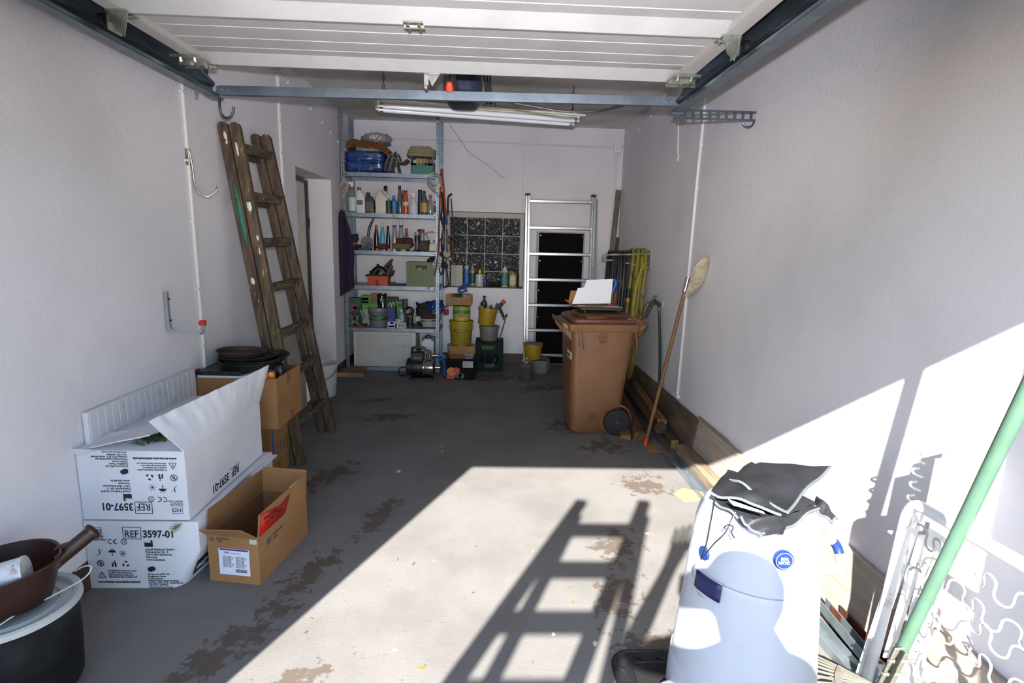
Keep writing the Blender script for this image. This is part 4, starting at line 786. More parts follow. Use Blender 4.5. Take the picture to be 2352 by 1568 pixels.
# lid with a raised field and a grip
MB().ring([rrect(0.005, 0, 0.47, 0.46, 0.05, 0.824), rrect(0.005, 0, 0.485, 0.47, 0.05, 0.832), rrect(0.005, 0, 0.475, 0.46, 0.05, 0.850), rrect(0.01, 0, 0.43, 0.41, 0.06, 0.862), rrect(0.01, 0, 0.37, 0.35, 0.07, 0.866), rrect(0.01, 0, 0.35, 0.33, 0.07, 0.880), rrect(0.015, 0, 0.30, 0.28, 0.07, 0.888)], True).build('lid', BIND, bn, ang=25)
MB().tube([(-0.13, -0.20, 0.862), (-0.13, -0.235, 0.866), (-0.12, -0.243, 0.868), (-0.01, -0.243, 0.868), (0.0, -0.235, 0.866), (0.0, -0.20, 0.862)], 0.009, 8).build('lid_grip', BIND, bn)
for y in (-0.21, 0.21):
    MB().prism([(0.16, 0.825), (0.30, 0.805), (0.315, 0.82), (0.312, 0.84), (0.20, 0.872), (0.16, 0.872)], 0.03, frame((0, y+0.015, 0), (1, 0, 0), (0, 0, 1))).build('lid_hinge_arm', BIND, bn, bevel=0.006)
    MB().prism([(0.22, 0.70), (0.24, 0.76), (0.30, 0.80), (0.305, 0.83), (0.24, 0.825), (0.22, 0.82)], 0.022, frame((0, y+0.011+(0.016 if y > 0 else -0.004), 0), (1, 0, 0), (0, 0, 1))).build('hinge_lug', BIN, bn, bevel=0.004)
    MB().cyl((0.288, y-0.028, 0.822), (0.288, y+0.028, 0.822), 0.010, seg=12).build('hinge_pin', P('#2c3138', 0.4), bn)
MB().cyl((0.288, -0.19, 0.822), (0.288, 0.19, 0.822), 0.013, seg=12).build('pull_bar', BIN, bn)
for y in (-0.205, 0.205):                             # wheels
    s0 = -1 if y < 0 else 1
    MB().lathe([(0.06, -0.022), (0.088, -0.022), (0.096, -0.014), (0.099, 0), (0.096, 0.014), (0.088, 0.022), (0.06, 0.022)], 36, (0.135, y, 0.099), rot=rotm(PI/2, 0, 0), caps=(False, False)).build('tyre', TYRE, bn, ang=25)
    wh = MB().lathe([(0.0005, -0.012), (0.064, -0.012), (0.066, 0.0), (0.064, 0.012), (0.0005, 0.012)], 30, (0.135, y, 0.099), rot=rotm(PI/2, 0, 0)).build('wheel_hub', mat('dark_hub_plastic', '#24262a', 0.5), bn)
    for k in range(10):
        a = 2*PI*k/10; MB().bar((0.135+0.016*math.cos(a), y+s0*0.014, 0.099+0.016*math.sin(a)), (0.135+0.056*math.cos(a), y+s0*0.014, 0.099+0.056*math.sin(a)), 0.006, 0.006, (0, 1, 0)).build('spoke', TYRE, wh)
    MB().cyl((0.135, y+s0*0.010, 0.099), (0.135, y+s0*0.020, 0.099), 0.016, seg=16).build('hub_cap', mat('grey_cap', '#3a3d42', 0.4), wh)
MB().cyl((0.135, -0.2, 0.099), (0.135, 0.2, 0.099), 0.011, seg=10).build('axle', P('#3a3c40', 0.4, 0.7), bn)
MB().lathe([(0.106, -0.006), (0.118, -0.004), (0.118, 0.004), (0.106, 0.006)], 30, (0.135, -0.178, 0.105), rot=rotm(PI/2, 0, 0), caps=(False, False)).build('wheel_arch', BIN, bn)
for cx, cz, ysk in ((-0.005, 0.725, -0.2155), (-0.05, 0.15, -0.1855)):
    mb = MB()
    for i in range(-4, 5):
        for j in range(-5, 6):
            if (i/4.3)**2+(j/5.3)**2 <= 1: mb.cyl((cx+i*0.008, ysk, cz+j*0.010), (cx+i*0.008, ysk+0.004, cz+j*0.010), 0.0026, seg=6)
    mb.build('vent_holes', P('#2a1810', 0.8), bn, kind='stuff')
st = MB().span((-0.2212, -0.17, 0.555), (-0.2175, -0.03, 0.605)).build('sticker', P('#d8d8d6', 0.4), bn)
text('BIONDIS', 0.035, frame((-0.2216, -0.035, 0.565), (0, -1, 0), (0, 0, 1)), INK, st, world=False, sx=0.85)

# ---- things on the bin lid: flattened carton with a white card, black tray
BX = thing('opened_carton', 'opened cardboard box with large white flap lying on the bin lid', 'box', (0.74, 3.9, 0.93))
def card(poly, m, nm, par, th=0.004):                 # polygon of world points, given thickness
    n = len(poly); c = (poly[1]-poly[0]).cross(poly[2]-poly[0]).normalized()*th
    return MB().add(list(poly)+[p+c for p in poly], [tuple(range(n))[::-1], tuple(range(n, 2*n))]+[(i, (i+1) % n, n+(i+1) % n, n+i) for i in range(n)]).build(nm, m, par, world=True)
card([atY(1314, 698, 3.86), atY(1402, 697, 3.86), atY(1408, 641, 3.95), atY(1347, 643, 3.95), atY(1344.5, 652, 3.937), atY(1342.5, 658, 3.929), atY(1339, 661, 3.924), atY(1327, 662, 3.922)], mat('white_card', '#dcdce0', 0.5), 'white_flap', BX)
card([atY(1305, 694, 3.90), atY(1320, 699, 3.88), atY(1326, 668, 3.95), atY(1311, 668, 3.96)], KRAFT, 'side_flap', BX)
card([atY(1297, 688, 3.86), atY(1312, 700, 3.85), atY(1318, 702, 3.90), atY(1306, 691, 3.92)], KRAFT, 'side_flap', BX)
MB().span((0.575, 3.80, 0.926), (0.93, 4.08, 0.932)).build('base_panel', KRAFTD, BX, world=True)
MB().span((0.60, 3.795, 0.932), (0.90, 3.80, 0.940)).build('grey_edge', P('#5b5d63'), BX, world=True)
card([atY(1396, 702, 3.79), atY(1404, 702, 3.79), atY(1404, 698, 3.80), atY(1399, 698, 3.80)], P('#c1281d'), 'red_corner', BX)
MB().span((0.66, 3.792, 0.9325), (0.80, 3.797, 0.943)).build('dark_slot', P('#2a2b2f'), BX, world=True)
TR = thing('black_tray', 'shallow black plastic tray on four feet under the opened carton', 'tray', (0.76, 3.92, 0.888))
MB().span((0.63, 3.80, 0.905), (0.93, 4.06, 0.924)).build('tray', mat('black_tray_plastic', '#1b1712', 0.4), TR, world=True, bevel=0.004)
for x in (0.66, 0.90):
    for y in (3.82, 4.03): MB().cyl((x, y, 0.867), (x, y, 0.906), 0.010, seg=8).build('foot', P('#121316'), TR, world=True)
tl = thing('hand_saw', 'orange handled saw hanging behind the white carton flap', 'saw', (0.99, 4.7, 1.0))
OR = mat('orange_tool_plastic', '#c64a1c', 0.4)
MB().tube([atY(x, y, 4.72) for x, y in ((1411, 672), (1416, 650), (1426, 643), (1428, 652), (1424, 662), (1412, 673))], 0.014, 8, True).build('handle', OR, tl, world=True)
card([atY(1412, 672, 4.72), atY(1420, 668, 4.72), atY(1424, 720, 4.74), atY(1404, 716, 4.74)], P('#6f7174', 0.4, 0.6), 'blade', tl)
gt = thing('garden_tool', 'garden tool with curved blue grip standing behind the wheelie bin', 'tool', (1.0, 4.5, 0))
MB().tube(smoothpath([atY(x, y, 4.35) for x, y in ((1406, 672), (1413, 655), (1413, 645), (1408, 643))], 5), 0.016, 10).build('blue_grip', mat('blue_tool_plastic', '#1f4fa0', 0.4), gt, world=True)
g0 = atY(1406, 672, 4.35); MB().tube([g0, (g0.x+0.02, 4.40, 0.5), (g0.x+0.03, 4.45, 0.0)], 0.014, 10).build('shaft', mat('brown_wood_shaft', '#6a4a30', 0.7), gt, world=True)
g1 = atY(1414, 668, 4.62); tag(MB().tube([g1, (g1.x-0.03, 4.55, 0.5), (g1.x-0.06, 4.5, 0.0)], 0.02, 10).build('tool_shaft', mat('brown_wood_shaft')), 'thick brown wooden tool shaft standing behind the wheelie bin', 'tool')

# ---- hose rack with black and yellow hoses
HY = 4.83
rk = thing('hose_rack', 'white wire hose rack projecting from the right wall', 'rack', (1.2, HY, 1.25))
WW = mat('white_coated_wire', '#a8a6a0', 0.5, c2='#6f6c66', scale=20)
for y in (HY-0.07, HY+0.07):
    MB().tube(smoothpath([(1.38, y, 1.30), (1.15, y, 1.29), (1.02, y, 1.285), (0.985, y, 1.275), (0.98, y, 1.25), (1.0, y, 1.235), (1.06, y, 1.235), (1.38, y, 1.18)], 5), 0.007, 8).build('arm', WW, rk, world=True)
MB().tube([(1.12, HY-0.07, 1.29), (1.12, HY+0.07, 1.29)], 0.006, 6).build('cross_wire', WW, rk, world=True); MB().tube([(1.06, HY-0.07, 1.24), (1.06, HY+0.07, 1.24)], 0.006, 6).build('cross_wire', WW, rk, world=True)
MB().span((1.372, HY-0.1, 1.16), (1.38, HY+0.1, 1.33)).build('wall_plate', WW, rk, world=True)
def coil(name, label, xs, m, r, zt, zb, wy, tail=None, lean=0.0):
    """one long hose wound in hanging loops side by side along the rack"""
    pts = []; n = len(xs)
    for k, x in enumerate(xs):
        b = zb+0.06*mnoise.noise(V((k*1.7, 0.3, 1.1))); wd = wy*(1+0.25*mnoise.noise(V((k*2.1, 4.4, 0.2))))
        for i in range(20):
            a = PI/2 - 2*PI*i/20; u = (k+i/20.0); xx = x + ((xs[min(k+1, n-1)]-x)*i/20.0) - lean*max(0, 1-((math.sin(a)+1)/2))
            zz = (zt+b)/2 + (zt-b)/2*math.copysign(abs(math.sin(a))**0.75, math.sin(a)); yy = HY + wd*math.copysign(abs(math.cos(a))**0.8, math.cos(a))*(0.75+0.25*(1-(math.sin(a)+1)/2))
            pts.append((xx + 0.010*mnoise.noise(V((u*3, 1.0, 0))), yy, zz))
    if tail: pts += tail
    t = thing(name, label, 'hose', (sum(xs)/n, HY, zb)); MB().tube(smoothpath(pts, 2), r, 8).build('hose', m, t, world=True); return t
YEL = mat('dirty_yellow_hose', '#82782a', 0.55, c2='#4c4722', scale=7, lo=0.55, hi=0.7, c3='#3a3724', s3=22, lo3=0.60, hi3=0.66)
BLH = mat('black_hose', '#1a1c20', 0.5)
coil('garden_hose', 'thick black hose hanging in loops at the outer end of the rack', [1.03, 1.055, 1.08, 1.105, 1.13, 1.155], BLH, 0.0125, 1.315, 0.30, 0.15, lean=0.03)
coil('garden_hose', 'dark grey hose loops between the black hose and yellow hose', [1.175, 1.20, 1.225], mat('grey_black_hose', '#2b2d2f', 0.5), 0.010, 1.32, 0.45, 0.13, lean=0.03)
yt = coil('garden_hose', 'dirty yellow garden hose hanging in loops on the rack by the wall', [1.19, 1.235, 1.28, 1.315, 1.345], YEL, 0.0135, 1.34, 0.16, 0.17, lean=0.085)
MB().cyl((1.178, 4.655, 0.92), (1.178, 4.655, 1.0), 0.017, seg=12).build('black_coupling', P('#17181b', 0.4), yt, world=True)
MB().cyl((1.178, 4.655, 0.885), (1.178, 4.655, 0.92), 0.019, seg=12).build('orange_coupling', P('#c07a1e', 0.4), yt, world=True)
# ---- brass tap with its hoses
TY = 4.33
tp = thing('water_tap', 'old brass water tap on the right wall', 'tap', (1.33, TY, 0.88))
BR = mat('old_brass', '#7d7252', 0.45, 0.75, c2='#4a4536', scale=40)
MB().tube(smoothpath([(1.38, TY, 0.905), (1.34, TY, 0.91), (1.30, TY, 0.915), (1.265, TY, 0.90), (1.245, TY, 0.865), (1.243, TY, 0.84)], 5), 0.014, 12).build('spout', BR, tp, world=True)
MB().lathe([(0.018, 0), (0.02, 0.004), (0.02, 0.02), (0.014, 0.026), (0.008, 0.032), (0.007, 0.055), (0.004, 0.06)], 14, (1.315, TY, 0.915)).build('valve', BR, tp, world=True)
MB().bar((1.285, TY, 0.975), (1.345, TY, 0.975), 0.009, 0.009).build('tee_handle', mat('chrome_steel', '#b8bcc0', 0.25, 0.9), tp, world=True, bevel=0.003)
MB().lathe([(0.016, 0), (0.022, 0.004), (0.022, 0.022), (0.017, 0.03), (0.02, 0.034), (0.02, 0.045)], 14, (1.243, TY, 0.795)).build('hose_connector', mat('brass_connector', '#94753c', 0.4, 0.7), tp, world=True)
MB().lathe([(0.03, 0), (0.026, 0.006)], 14, (1.38, TY, 0.905), rot=rotm(0, -PI/2, 0)).build('wall_rose', P('#c9c6c2'), tp, world=True)
yb2 = mat('bright_yellow_hose', '#9c8d24', 0.45)
tag(MB().tube(smoothpath([(1.243, TY, 0.795), (1.24, TY, 0.74), (1.225, TY, 0.67), (1.20, TY+0.02, 0.645), (1.18, TY+0.08, 0.68), (1.19, 4.5, 0.86), (1.24, 4.6, 1.08), (1.30, 4.66, 1.22)], 6), 0.0125, 8).build('short_yellow_hose', yb2), 'short bright yellow hose looping down from the brass tap', 'hose')
GRH = mat('dark_green_hose', '#16352f', 0.4)
tag(MB().tube(smoothpath([(1.13, 4.30, 0.66), (1.19, TY-0.03, 0.74), (1.235, TY-0.03, 0.80), (1.262, TY-0.032, 0.845), (1.30, TY-0.033, 0.925), (1.335, TY-0.033, 0.915), (1.35, TY-0.03, 0.85), (1.345, 4.2, 0.60), (1.315, 4.05, 0.36), (1.29, 3.99, 0.24), (1.275, 3.97, 0.18)], 7), 0.011, 8).build('green_hose', GRH), 'dark green hose looped over the tap and hanging to the floor', 'hose')
tag(MB().cyl((1.275, 3.97, 0.135), (1.2755, 3.97, 0.182), 0.008, seg=10).build('hose_nozzle', P('#a9aaa6', 0.3, 0.7)), 'small steel nozzle at the lower end of the green hose', 'nozzle')
# ---- long-handled mop
mp = thing('mop', 'long-handled cloth mop leaning against the right wall', 'mop', (1.08, 3.53, 0))
M0, M1 = V((1.082, 3.53, 0.0)), V((1.285, 3.535, 1.15)); dv = (M1-M0).normalized()
MB().cyl(M0+dv*0.05, M1-dv*0.06, 0.0125, seg=12).build('handle', mat('mop_stick_wood', '#77532f', 0.55, c2='#684827', scale=6, stretch=(8, 8, 1)), mp, world=True)
MB().cyl(M0, M0+dv*0.055, 0.0155, 0.014, seg=12).build('red_tip', mat('orange_red_tip', '#c2361c', 0.5), mp, world=True)
MB().cyl(M1-dv*0.075, M1+dv*0.02, 0.016, seg=14).build('steel_sleeve', mat('zinc_sleeve', '#9aa0a3', 0.3, 0.8), mp, world=True)
hd = V((0.10, -0.12, 0.30)).normalized(); c0 = M1+V((-0.01, -0.015, -0.11)); sd = V((0.9, 0.2, -0.25)).normalized(); nn = hd.cross(sd).normalized(); sd = nn.cross(hd)
rings = []
for i in range(15):
    u = i/14; ww = 0.060*math.sin(PI*min(0.97, max(0.06, u)))**0.55*(0.65+0.5*u); rings.append([c0+hd*(0.30*u)+sd*(ww*math.cos(2*PI*j/16)+0.012*math.sin(u*5))+nn*(0.42*ww*math.sin(2*PI*j/16)*(1+0.3*mnoise.noise(V((u*9, j*0.9, 0))))) for j in range(16)])
MB().ring(rings).build('mop_head', mat('dirty_mop_cloth', '#b5aa92', 0.95, c2='#968b75', scale=16, stretch=(1, 1, 1), bump=0.6, bscale=40), mp, world=True, sub=1, ang=80)

# ---- timber along the foot of the right wall
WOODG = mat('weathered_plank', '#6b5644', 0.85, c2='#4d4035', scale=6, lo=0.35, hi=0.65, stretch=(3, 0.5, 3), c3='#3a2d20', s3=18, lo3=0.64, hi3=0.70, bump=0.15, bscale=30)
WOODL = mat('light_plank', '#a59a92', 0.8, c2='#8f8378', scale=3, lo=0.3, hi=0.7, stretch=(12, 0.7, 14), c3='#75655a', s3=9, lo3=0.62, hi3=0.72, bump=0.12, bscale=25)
WOODH = mat('honey_batten', '#8d5c2c', 0.6, c2='#6f4620', scale=4, stretch=(8, 0.6, 8))
WOODD = mat('dark_beam', '#4a3827', 0.8, c2='#2f251b', scale=5, stretch=(6, 0.6, 6))
def plank(name, label, y0, y1, xb, xt, h, th, m, extra=None, z0=0.0):
    """board standing on edge along the wall; its foot at xb, its top at xt"""
    x = V((xt-xb, 0, h)).normalized(); M = frame((xb, y0, z0), (0, 1, 0), x); hh = math.hypot(xt-xb, h)
    o = MB().prism([(0, 0), (y1-y0, 0), (y1-y0, hh), (0.02, hh-0.004), (0.0, hh-0.02)], th, M).build(name, m, bevel=0.003); return tag(o, label, 'plank')
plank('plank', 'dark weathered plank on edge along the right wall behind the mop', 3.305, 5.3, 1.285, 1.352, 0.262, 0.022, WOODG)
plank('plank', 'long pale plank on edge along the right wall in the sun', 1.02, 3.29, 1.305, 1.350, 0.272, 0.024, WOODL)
tag(MB().span((1.352, 2.9, 0.262), (1.376, 3.34, 0.275)).build('plaster_ledge', P('#8d8577', 0.9)), 'crumbly ledge strip on top of the wall planks', 'ledge')
def beam(name, label, p0, p1, w, h, m, cat='beam', bev=0.004, up=(0, 0, 1)): return tag(MB().bar(p0, p1, w, h, up).build(name, m, bevel=bev), label, cat)
beam('beam', 'grey weathered square beam on the floor below the long pale plank', (1.262, 2.60, 0.045), (1.268, 3.33, 0.045), 0.075, 0.09, mat('grey_weathered_beam', '#83745f', 0.85, c2='#6a5b49', scale=5, stretch=(5, 0.6, 5)))
beam('beam', 'dark square beam with pale sawn end beside the steel channel', (1.245, 3.40, 0.045), (1.30, 4.9, 0.045), 0.055, 0.09, WOODD)
MBd = MB().span((1.2185, 3.3985, 0.002), (1.2705, 3.4005, 0.088)).build('sawn_end', mat('sawn_end_grain', '#7d6140', 0.8)); tag(MBd, 'pale sawn end face of the dark beam', 'end grain')
tag(MB().cyl((1.205, 3.60, 0.105), (1.26, 4.95, 0.105), 0.045, seg=12).build('timber_post', WOODD), 'round dark timber lying under the honey-coloured battens', 'post')
for i, (dx, dz) in enumerate(((0.0, 0.0), (0.021, 0.004), (0.040, -0.004))):
    beam('batten', 'honey-coloured profiled batten, %s of three on the timber' % ('leftmost', 'middle', 'rightmost')[i], (1.180+dx, 3.57-0.01*i, 0.168+dz), (1.262+dx*0.9, 4.6, 0.168+dz), 0.0175, 0.028, WOODH, 'batten', 0.003)
hl = []
for k in range(2):
    y, x = ((3.615, 1.068), (4.95, 1.235))[k]; hl.append([V((x+0.055*math.cos(PI*i/10), y, 0.002+0.07*math.sin(PI*i/10))) for i in range(11)])
tag(MB().ring(hl, True).build('half_round_post', mat('half_log_wood', '#6a4c2d', 0.75, c2='#49341f', scale=5, stretch=(6, 0.8, 6))), 'half-round wooden post lying on the floor beside the mop foot', 'post')
beam('board', 'short honey brown board on the floor behind the bin wheel', (0.965, 3.62, 0.02), (1.07, 4.15, 0.02), 0.075, 0.035, mat('honey_board', '#7e5529', 0.65, c2='#64421f', scale=5, stretch=(6, 0.7, 6)), 'board')
tag(MB().prism([(0, 0), (0.16, -0.03), (0.20, 0.07), (0.07, 0.17), (0.02, 0.10)], 0.004, Matrix.Translation((1.07, 3.42, 0.0005))).build('cardboard_scrap', KRAFT), 'torn cardboard scrap on the floor beside the mop foot', 'scrap')
tag(MB().prism([(0, 0), (0.13, 0.02), (0.15, 0.12), (0.05, 0.17), (-0.02, 0.10)], 0.003, Matrix.Translation((1.06, 2.69, 0.0005))).build('wood_chip_scrap', mat('pale_wood_scrap', '#8d7d62', 0.85)), 'pale yellow wood scrap on the sunlit floor by the steel channel', 'scrap')
# steel C channel on the floor
def channel(name, label, p0, p1, w, h, m, th=0.002):
    t = thing(name, label, 'channel', p0); p0, p1 = V(p0), V(p1); d = (p1-p0).normalized(); s = d.cross(V((0, 0, 1))).normalized()
    MB().bar(p0+V((0, 0, th/2)), p1+V((0, 0, th/2)), w, th).build('web', m, t, world=True)
    for k in (-1, 1): MB().bar(p0+s*(k*w/2)+V((0, 0, h/2)), p1+s*(k*w/2)+V((0, 0, h/2)), th, h).build('flange', m, t, world=True)
    return t
SUNZ = mat('dull_galvanised', '#9fa9ae', 0.42, 0.75, c2='#8b959b', scale=8)
channel('steel_channel', 'long galvanised steel channel lying on the floor along the right wall', (1.205, 1.30, 0.001), (1.188, 3.72, 0.001), 0.058, 0.032, SUNZ)
channel('steel_channel', 'second galvanised channel on edge beside the rake tines', (1.235, 1.20, 0.04), (1.262, 1.78, 0.04), 0.03, 0.04, SUNZ)
channel('steel_channel', 'brown rusty steel channel lying beside the pale plank', (1.288, 1.15, 0.002), (1.29, 1.74, 0.002), 0.035, 0.075, mat('rust_brown_paint', '#5a3320', 0.6, c2='#4a2918', scale=12))
# debris on the floor
LF = [mat('dry_leaf', '#8a6a38', 0.8), P('#a58a52', 0.8), P('#6b4f33', 0.8), P('#c9bfa8', 0.8)]
random.seed(21)
for i in range(46):
    px, py = random.uniform(560, 1560), random.uniform(880, 1540); p = atZ(px, py, 0.0)
    if not (-1.05 < p.x < 1.1 and p.y < 5.4) or (p.x > 0.5 and 3.6 < p.y < 4.4) or (p.x > 0.5 and p.y < 1.75) or (p.x < -0.8 and p.y < 2.5): continue
    s = random.uniform(0.006, 0.016); a = random.uniform(0, 6.28); pts = [(s*math.cos(a+k*2*PI/5)*random.uniform(0.5, 1.2), s*0.6*math.sin(a+k*2*PI/5)*random.uniform(0.5, 1.2)) for k in range(5)]
    o = MB().prism(pts, 0.0015, Matrix.Translation((p.x, p.y, 0.0005)) @ Matrix.Rotation(a, 4, 'Z')).build('leaf_crumb', LF[i % 4]); tag(o, 'dry leaf crumb lying on the concrete floor', 'crumb', 'crumbs scattered on the floor')
tag(MB().prism([(0, 0), (0.022, 0.004), (0.024, 0.03), (0.008, 0.036)], 0.001, Matrix.Translation((-0.555, 3.03, 0.0005))).build('paper_scrap', P('#b9bcc4')), 'small white paper scrap on the shaded floor', 'scrap')

# ---- white barrel-shaped bin with black fabric on top
BC = V((0.778, 1.415, 0))
BW = mat('white_barrel_plastic', '#afb4c0', 0.35, c2='#a9aebb', scale=3); BLU = mat('royal_blue_plastic', '#122c62', 0.4)
br = thing('white_bin', 'tall white plastic bin with blue latch and blue badge', 'bin', BC)
MB().lathe([(0.195, 0.0), (0.212, 0.01), (0.212, 0.05), (0.209, 0.11), (0.204, 0.125), (0.203, 0.135), (0.1785, 0.445), (0.177, 0.455), (0.1755, 0.458)], 64).build('body', BW, br, ang=25)
def lidp(a, t):                                       # lid whose seam dips towards the front
    return 0.0
MB().lathe([(0.175, 0.459), (0.1775, 0.463), (0.176, 0.475), (0.168, 0.575), (0.160, 0.61), (0.145, 0.635), (0.10, 0.65), (0.0005, 0.655)], 64).build('lid', BW, br, ang=35)
MB().tube([(0.2045*math.cos(2*PI*i/48), 0.2045*math.sin(2*PI*i/48), 0.128) for i in range(48)], 0.003, 6, True).build('lower_seam', BW, br)
MB().tube([(0.177*math.cos(2*PI*i/48), 0.177*math.sin(2*PI*i/48), 0.4605) for i in range(48)], 0.0014, 6, True).build('lid_seam', P('#8f949e', 0.5), br)
MB().lathe([(0.0005, 0), (0.03, 0.0), (0.045, 0.01), (0.05, 0.04), (0.03, 0.06)], 16, (-0.195, -0.02, 0.0), sq=(1, 0.8), pw=4).build('foot', BW, br)
# recessed latch with blue tab, blue clip
aL = math.radians(203)
def onb(a, z, o=0.0):                                 # point on the bin's side
    r = 0.212+(0.177-0.212)*(z-0.05)/0.41 if z < 0.46 else 0.177+(0.168-0.177)*(z-0.46)/0.115
    return V(((r+o)*math.cos(a), (r+o)*math.sin(a), z))
rec = []
for i in range(9):
    u = i/8; rec.append([onb(aL-0.30+0.62*v/6, 0.465-0.075*u*(math.sin(PI*(0.15+0.85*v/6))), 0.002+0.008*math.sin(PI*u)) for v in range(7)])
MB().ring(rec, False).build('latch_lip', BW, br).modifiers.new('thick', 'SOLIDIFY').thickness = 0.003
tab = [[onb(aL-0.16+0.46*v/6, 0.463-0.05*u/4, 0.012) for v in range(7)] for u in range(5)]
MB().ring(tab, False).build('blue_tab', mat('dark_blue_tab', '#121c4c', 0.4), br).modifiers.new('thick', 'SOLIDIFY').thickness = 0.004
def disc_on(a, z, r, th, m, nm, o=0.0):
    p = onb(a, z, o); n = V((math.cos(a), math.sin(a), 0.08)).normalized(); q = V((0, 0, 1)).rotation_difference(n).to_matrix()
    MB().lathe([(r, -0.004), (r, th*0.7), (r*0.93, th), (0.0005, th)], 32, p, rot=q).build(nm, m, br); return p+n*(th+0.0003), q
disc_on(math.radians(196), 0.515, 0.020, 0.008, BLU, 'blue_clip', -0.002)
bp_, bq = disc_on(math.radians(266), 0.572, 0.026, 0.008, BLU, 'blue_badge')
bm = Matrix.Translation(bp_) @ bq.to_4x4() @ Matrix.Rotation(PI/2+math.radians(-17+0), 4, 'Z')
ring_ = MB().at(bm); ringp(ring_, 0, 0, 0.022, 0.07, 28); ring_.build('badge_ring', P('#8f9bc0'), br)
bm2 = frame(bp_, bq @ V((0, 0, 1)).cross(V((0, 0, -1))) if False else V((-math.sin(math.radians(266)), math.cos(math.radians(266)), 0)), V((0, 0, 1)))
text('RIPA\nMATIC', 0.0115, bm2 @ Matrix.Translation((0, 0.002, 0.0006)), P('#aab4d0'), br, world=False, sx=0.85, bold=0.0003, align='CENTER')
hpts = [onb(math.radians(-18), 0.56, 0.0), onb(math.radians(-14), 0.555, 0.035), onb(math.radians(-16), 0.525, 0.05), onb(math.radians(-22), 0.495, 0.045), onb(math.radians(-28), 0.485, 0.0)]
MB().tube(smoothpath(hpts, 5), 0.012, 10).build('side_handle', BW, br)
MB().tube(smoothpath(hpts, 5)[5:11], 0.0128, 10).build('blue_grip', BLU, br)
# black fabric cover thrown over the lid
FAB = mat('black_nylon_fabric', '#15161a', 0.55, c2='#1f2025', scale=7, bump=0.12, bscale=180); PIP = mat('grey_binding', '#565b5f', 0.8)
fb = thing('fabric_cover', 'crumpled black fabric cover with grey binding lying on the white bin', 'cover', (BC.x, BC.y, 0.66))
def quadsheet(c, amp, seed, nu=18, nv=14):
    a, b, cc, d = [V(p) for p in c]                    # corners in order around
    def f(u, v):
        p = a.lerp(b, u).lerp(d.lerp(cc, u), v); e = 4*u*(1-u)*0.6+0.4
        p.z += amp*mnoise.noise(V((u*3.1+seed, v*2.7, seed))) + 0.02*math.sin(PI*u)*math.sin(PI*v); p.x += amp*0.5*mnoise.noise(V((u*2.5, v*3.0+seed, 2.0))); return p
    return f, nu, nv
def fabric(c, amp, seed, edges, name):
    f, nu, nv = quadsheet(c, amp, seed); o = MB().sheet(f, nu, nv, 0.004).build(name, FAB, fb, world=True, ang=60)
    for e in edges:
        pts = {'b': [f(i/16, 0) for i in range(17)], 't': [f(i/16, 1) for i in range(17)], 'l': [f(0, i/16) for i in range(17)], 'r': [f(1, i/16) for i in range(17)]}[e]
        MB().tube(pts, 0.004, 6).build('binding', PIP, o, world=True)
    return o, f
fabric([atZ(1640, 1150, 0.665), atZ(1748, 1232, 0.645), atZ(1890, 1165, 0.665), atZ(1740, 1085, 0.69)], 0.018, 2.2, 'br', 'lower_layer')
o, f = fabric([atZ(1632, 1128, 0.70), atZ(1795, 1182, 0.70), atZ(1872, 1150, 0.705), atZ(1672, 1080, 0.71)], 0.014, 5.1, 'b', 'middle_layer')
o, f = fabric([atZ(1678, 1098, 0.725), atZ(1808, 1172, 0.715), atZ(1906, 1072, 0.725), atZ(1722, 1064, 0.725)], 0.012, 8.4, 'br', 'upper_layer')
p = f(0.09, 0.88); MB().lathe([(0.006, 0.0), (0.009, 0.002), (0.009, 0.005), (0.006, 0.006)], 14, p+V((0, 0, 0.002))).build('eyelet', P('#cfd0cc', 0.3, 0.7), fb, world=True)
fabric([atY(1868, 1160, 1.36), atY(1908, 1200, 1.30), atY(1918, 1190, 1.33), atY(1876, 1140, 1.42)], 0.01, 3.3, 'br', 'hanging_corner')
fabric([atY(1700, 1190, 1.245), atY(1745, 1235, 1.235), atY(1800, 1225, 1.24), atY(1810, 1180, 1.26)], 0.012, 6.7, 'b', 'hanging_corner')
strp = thing('white_strip', 'frayed white cloth strip tucked in the black fabric cover', 'strip', f(0.1, 0.1))
MB().sheet(lambda u, v: atZ(1672, 1150, 0.705).lerp(atZ(1752, 1178, 0.705), u) + V((0, -0.03*v*(1-u*0.7), 0.004)), 6, 3, 0.002).build('cloth', P('#d9d9db', 0.8), strp, world=True)
cdt = thing('tie_cord', 'thin black tie cord hanging over the front of the white bin', 'cord', BC+V((-0.18, 0, 0.5)))
c1 = smoothpath([atZ(1643, 1140, 0.70), atY(1632, 1200, 1.28), atY(1622, 1250, 1.30), BC+onb(math.radians(197), 0.50, 0.012), atY(1640, 1248, 1.27), atY(1668, 1220, 1.24), atY(1690, 1175, 1.25)], 6)
MB().tube(c1, 0.0018, 5).build('cord', P('#1b1b1e'), cdt, world=True)
MB().tube(smoothpath([atY(1662, 1212, 1.238), atY(1672, 1205, 1.232), atY(1684, 1210, 1.236), atY(1680, 1222, 1.235), atY(1687, 1235, 1.236)], 5), 0.002, 5).build('bow', P('#1b1b1e'), cdt, world=True)

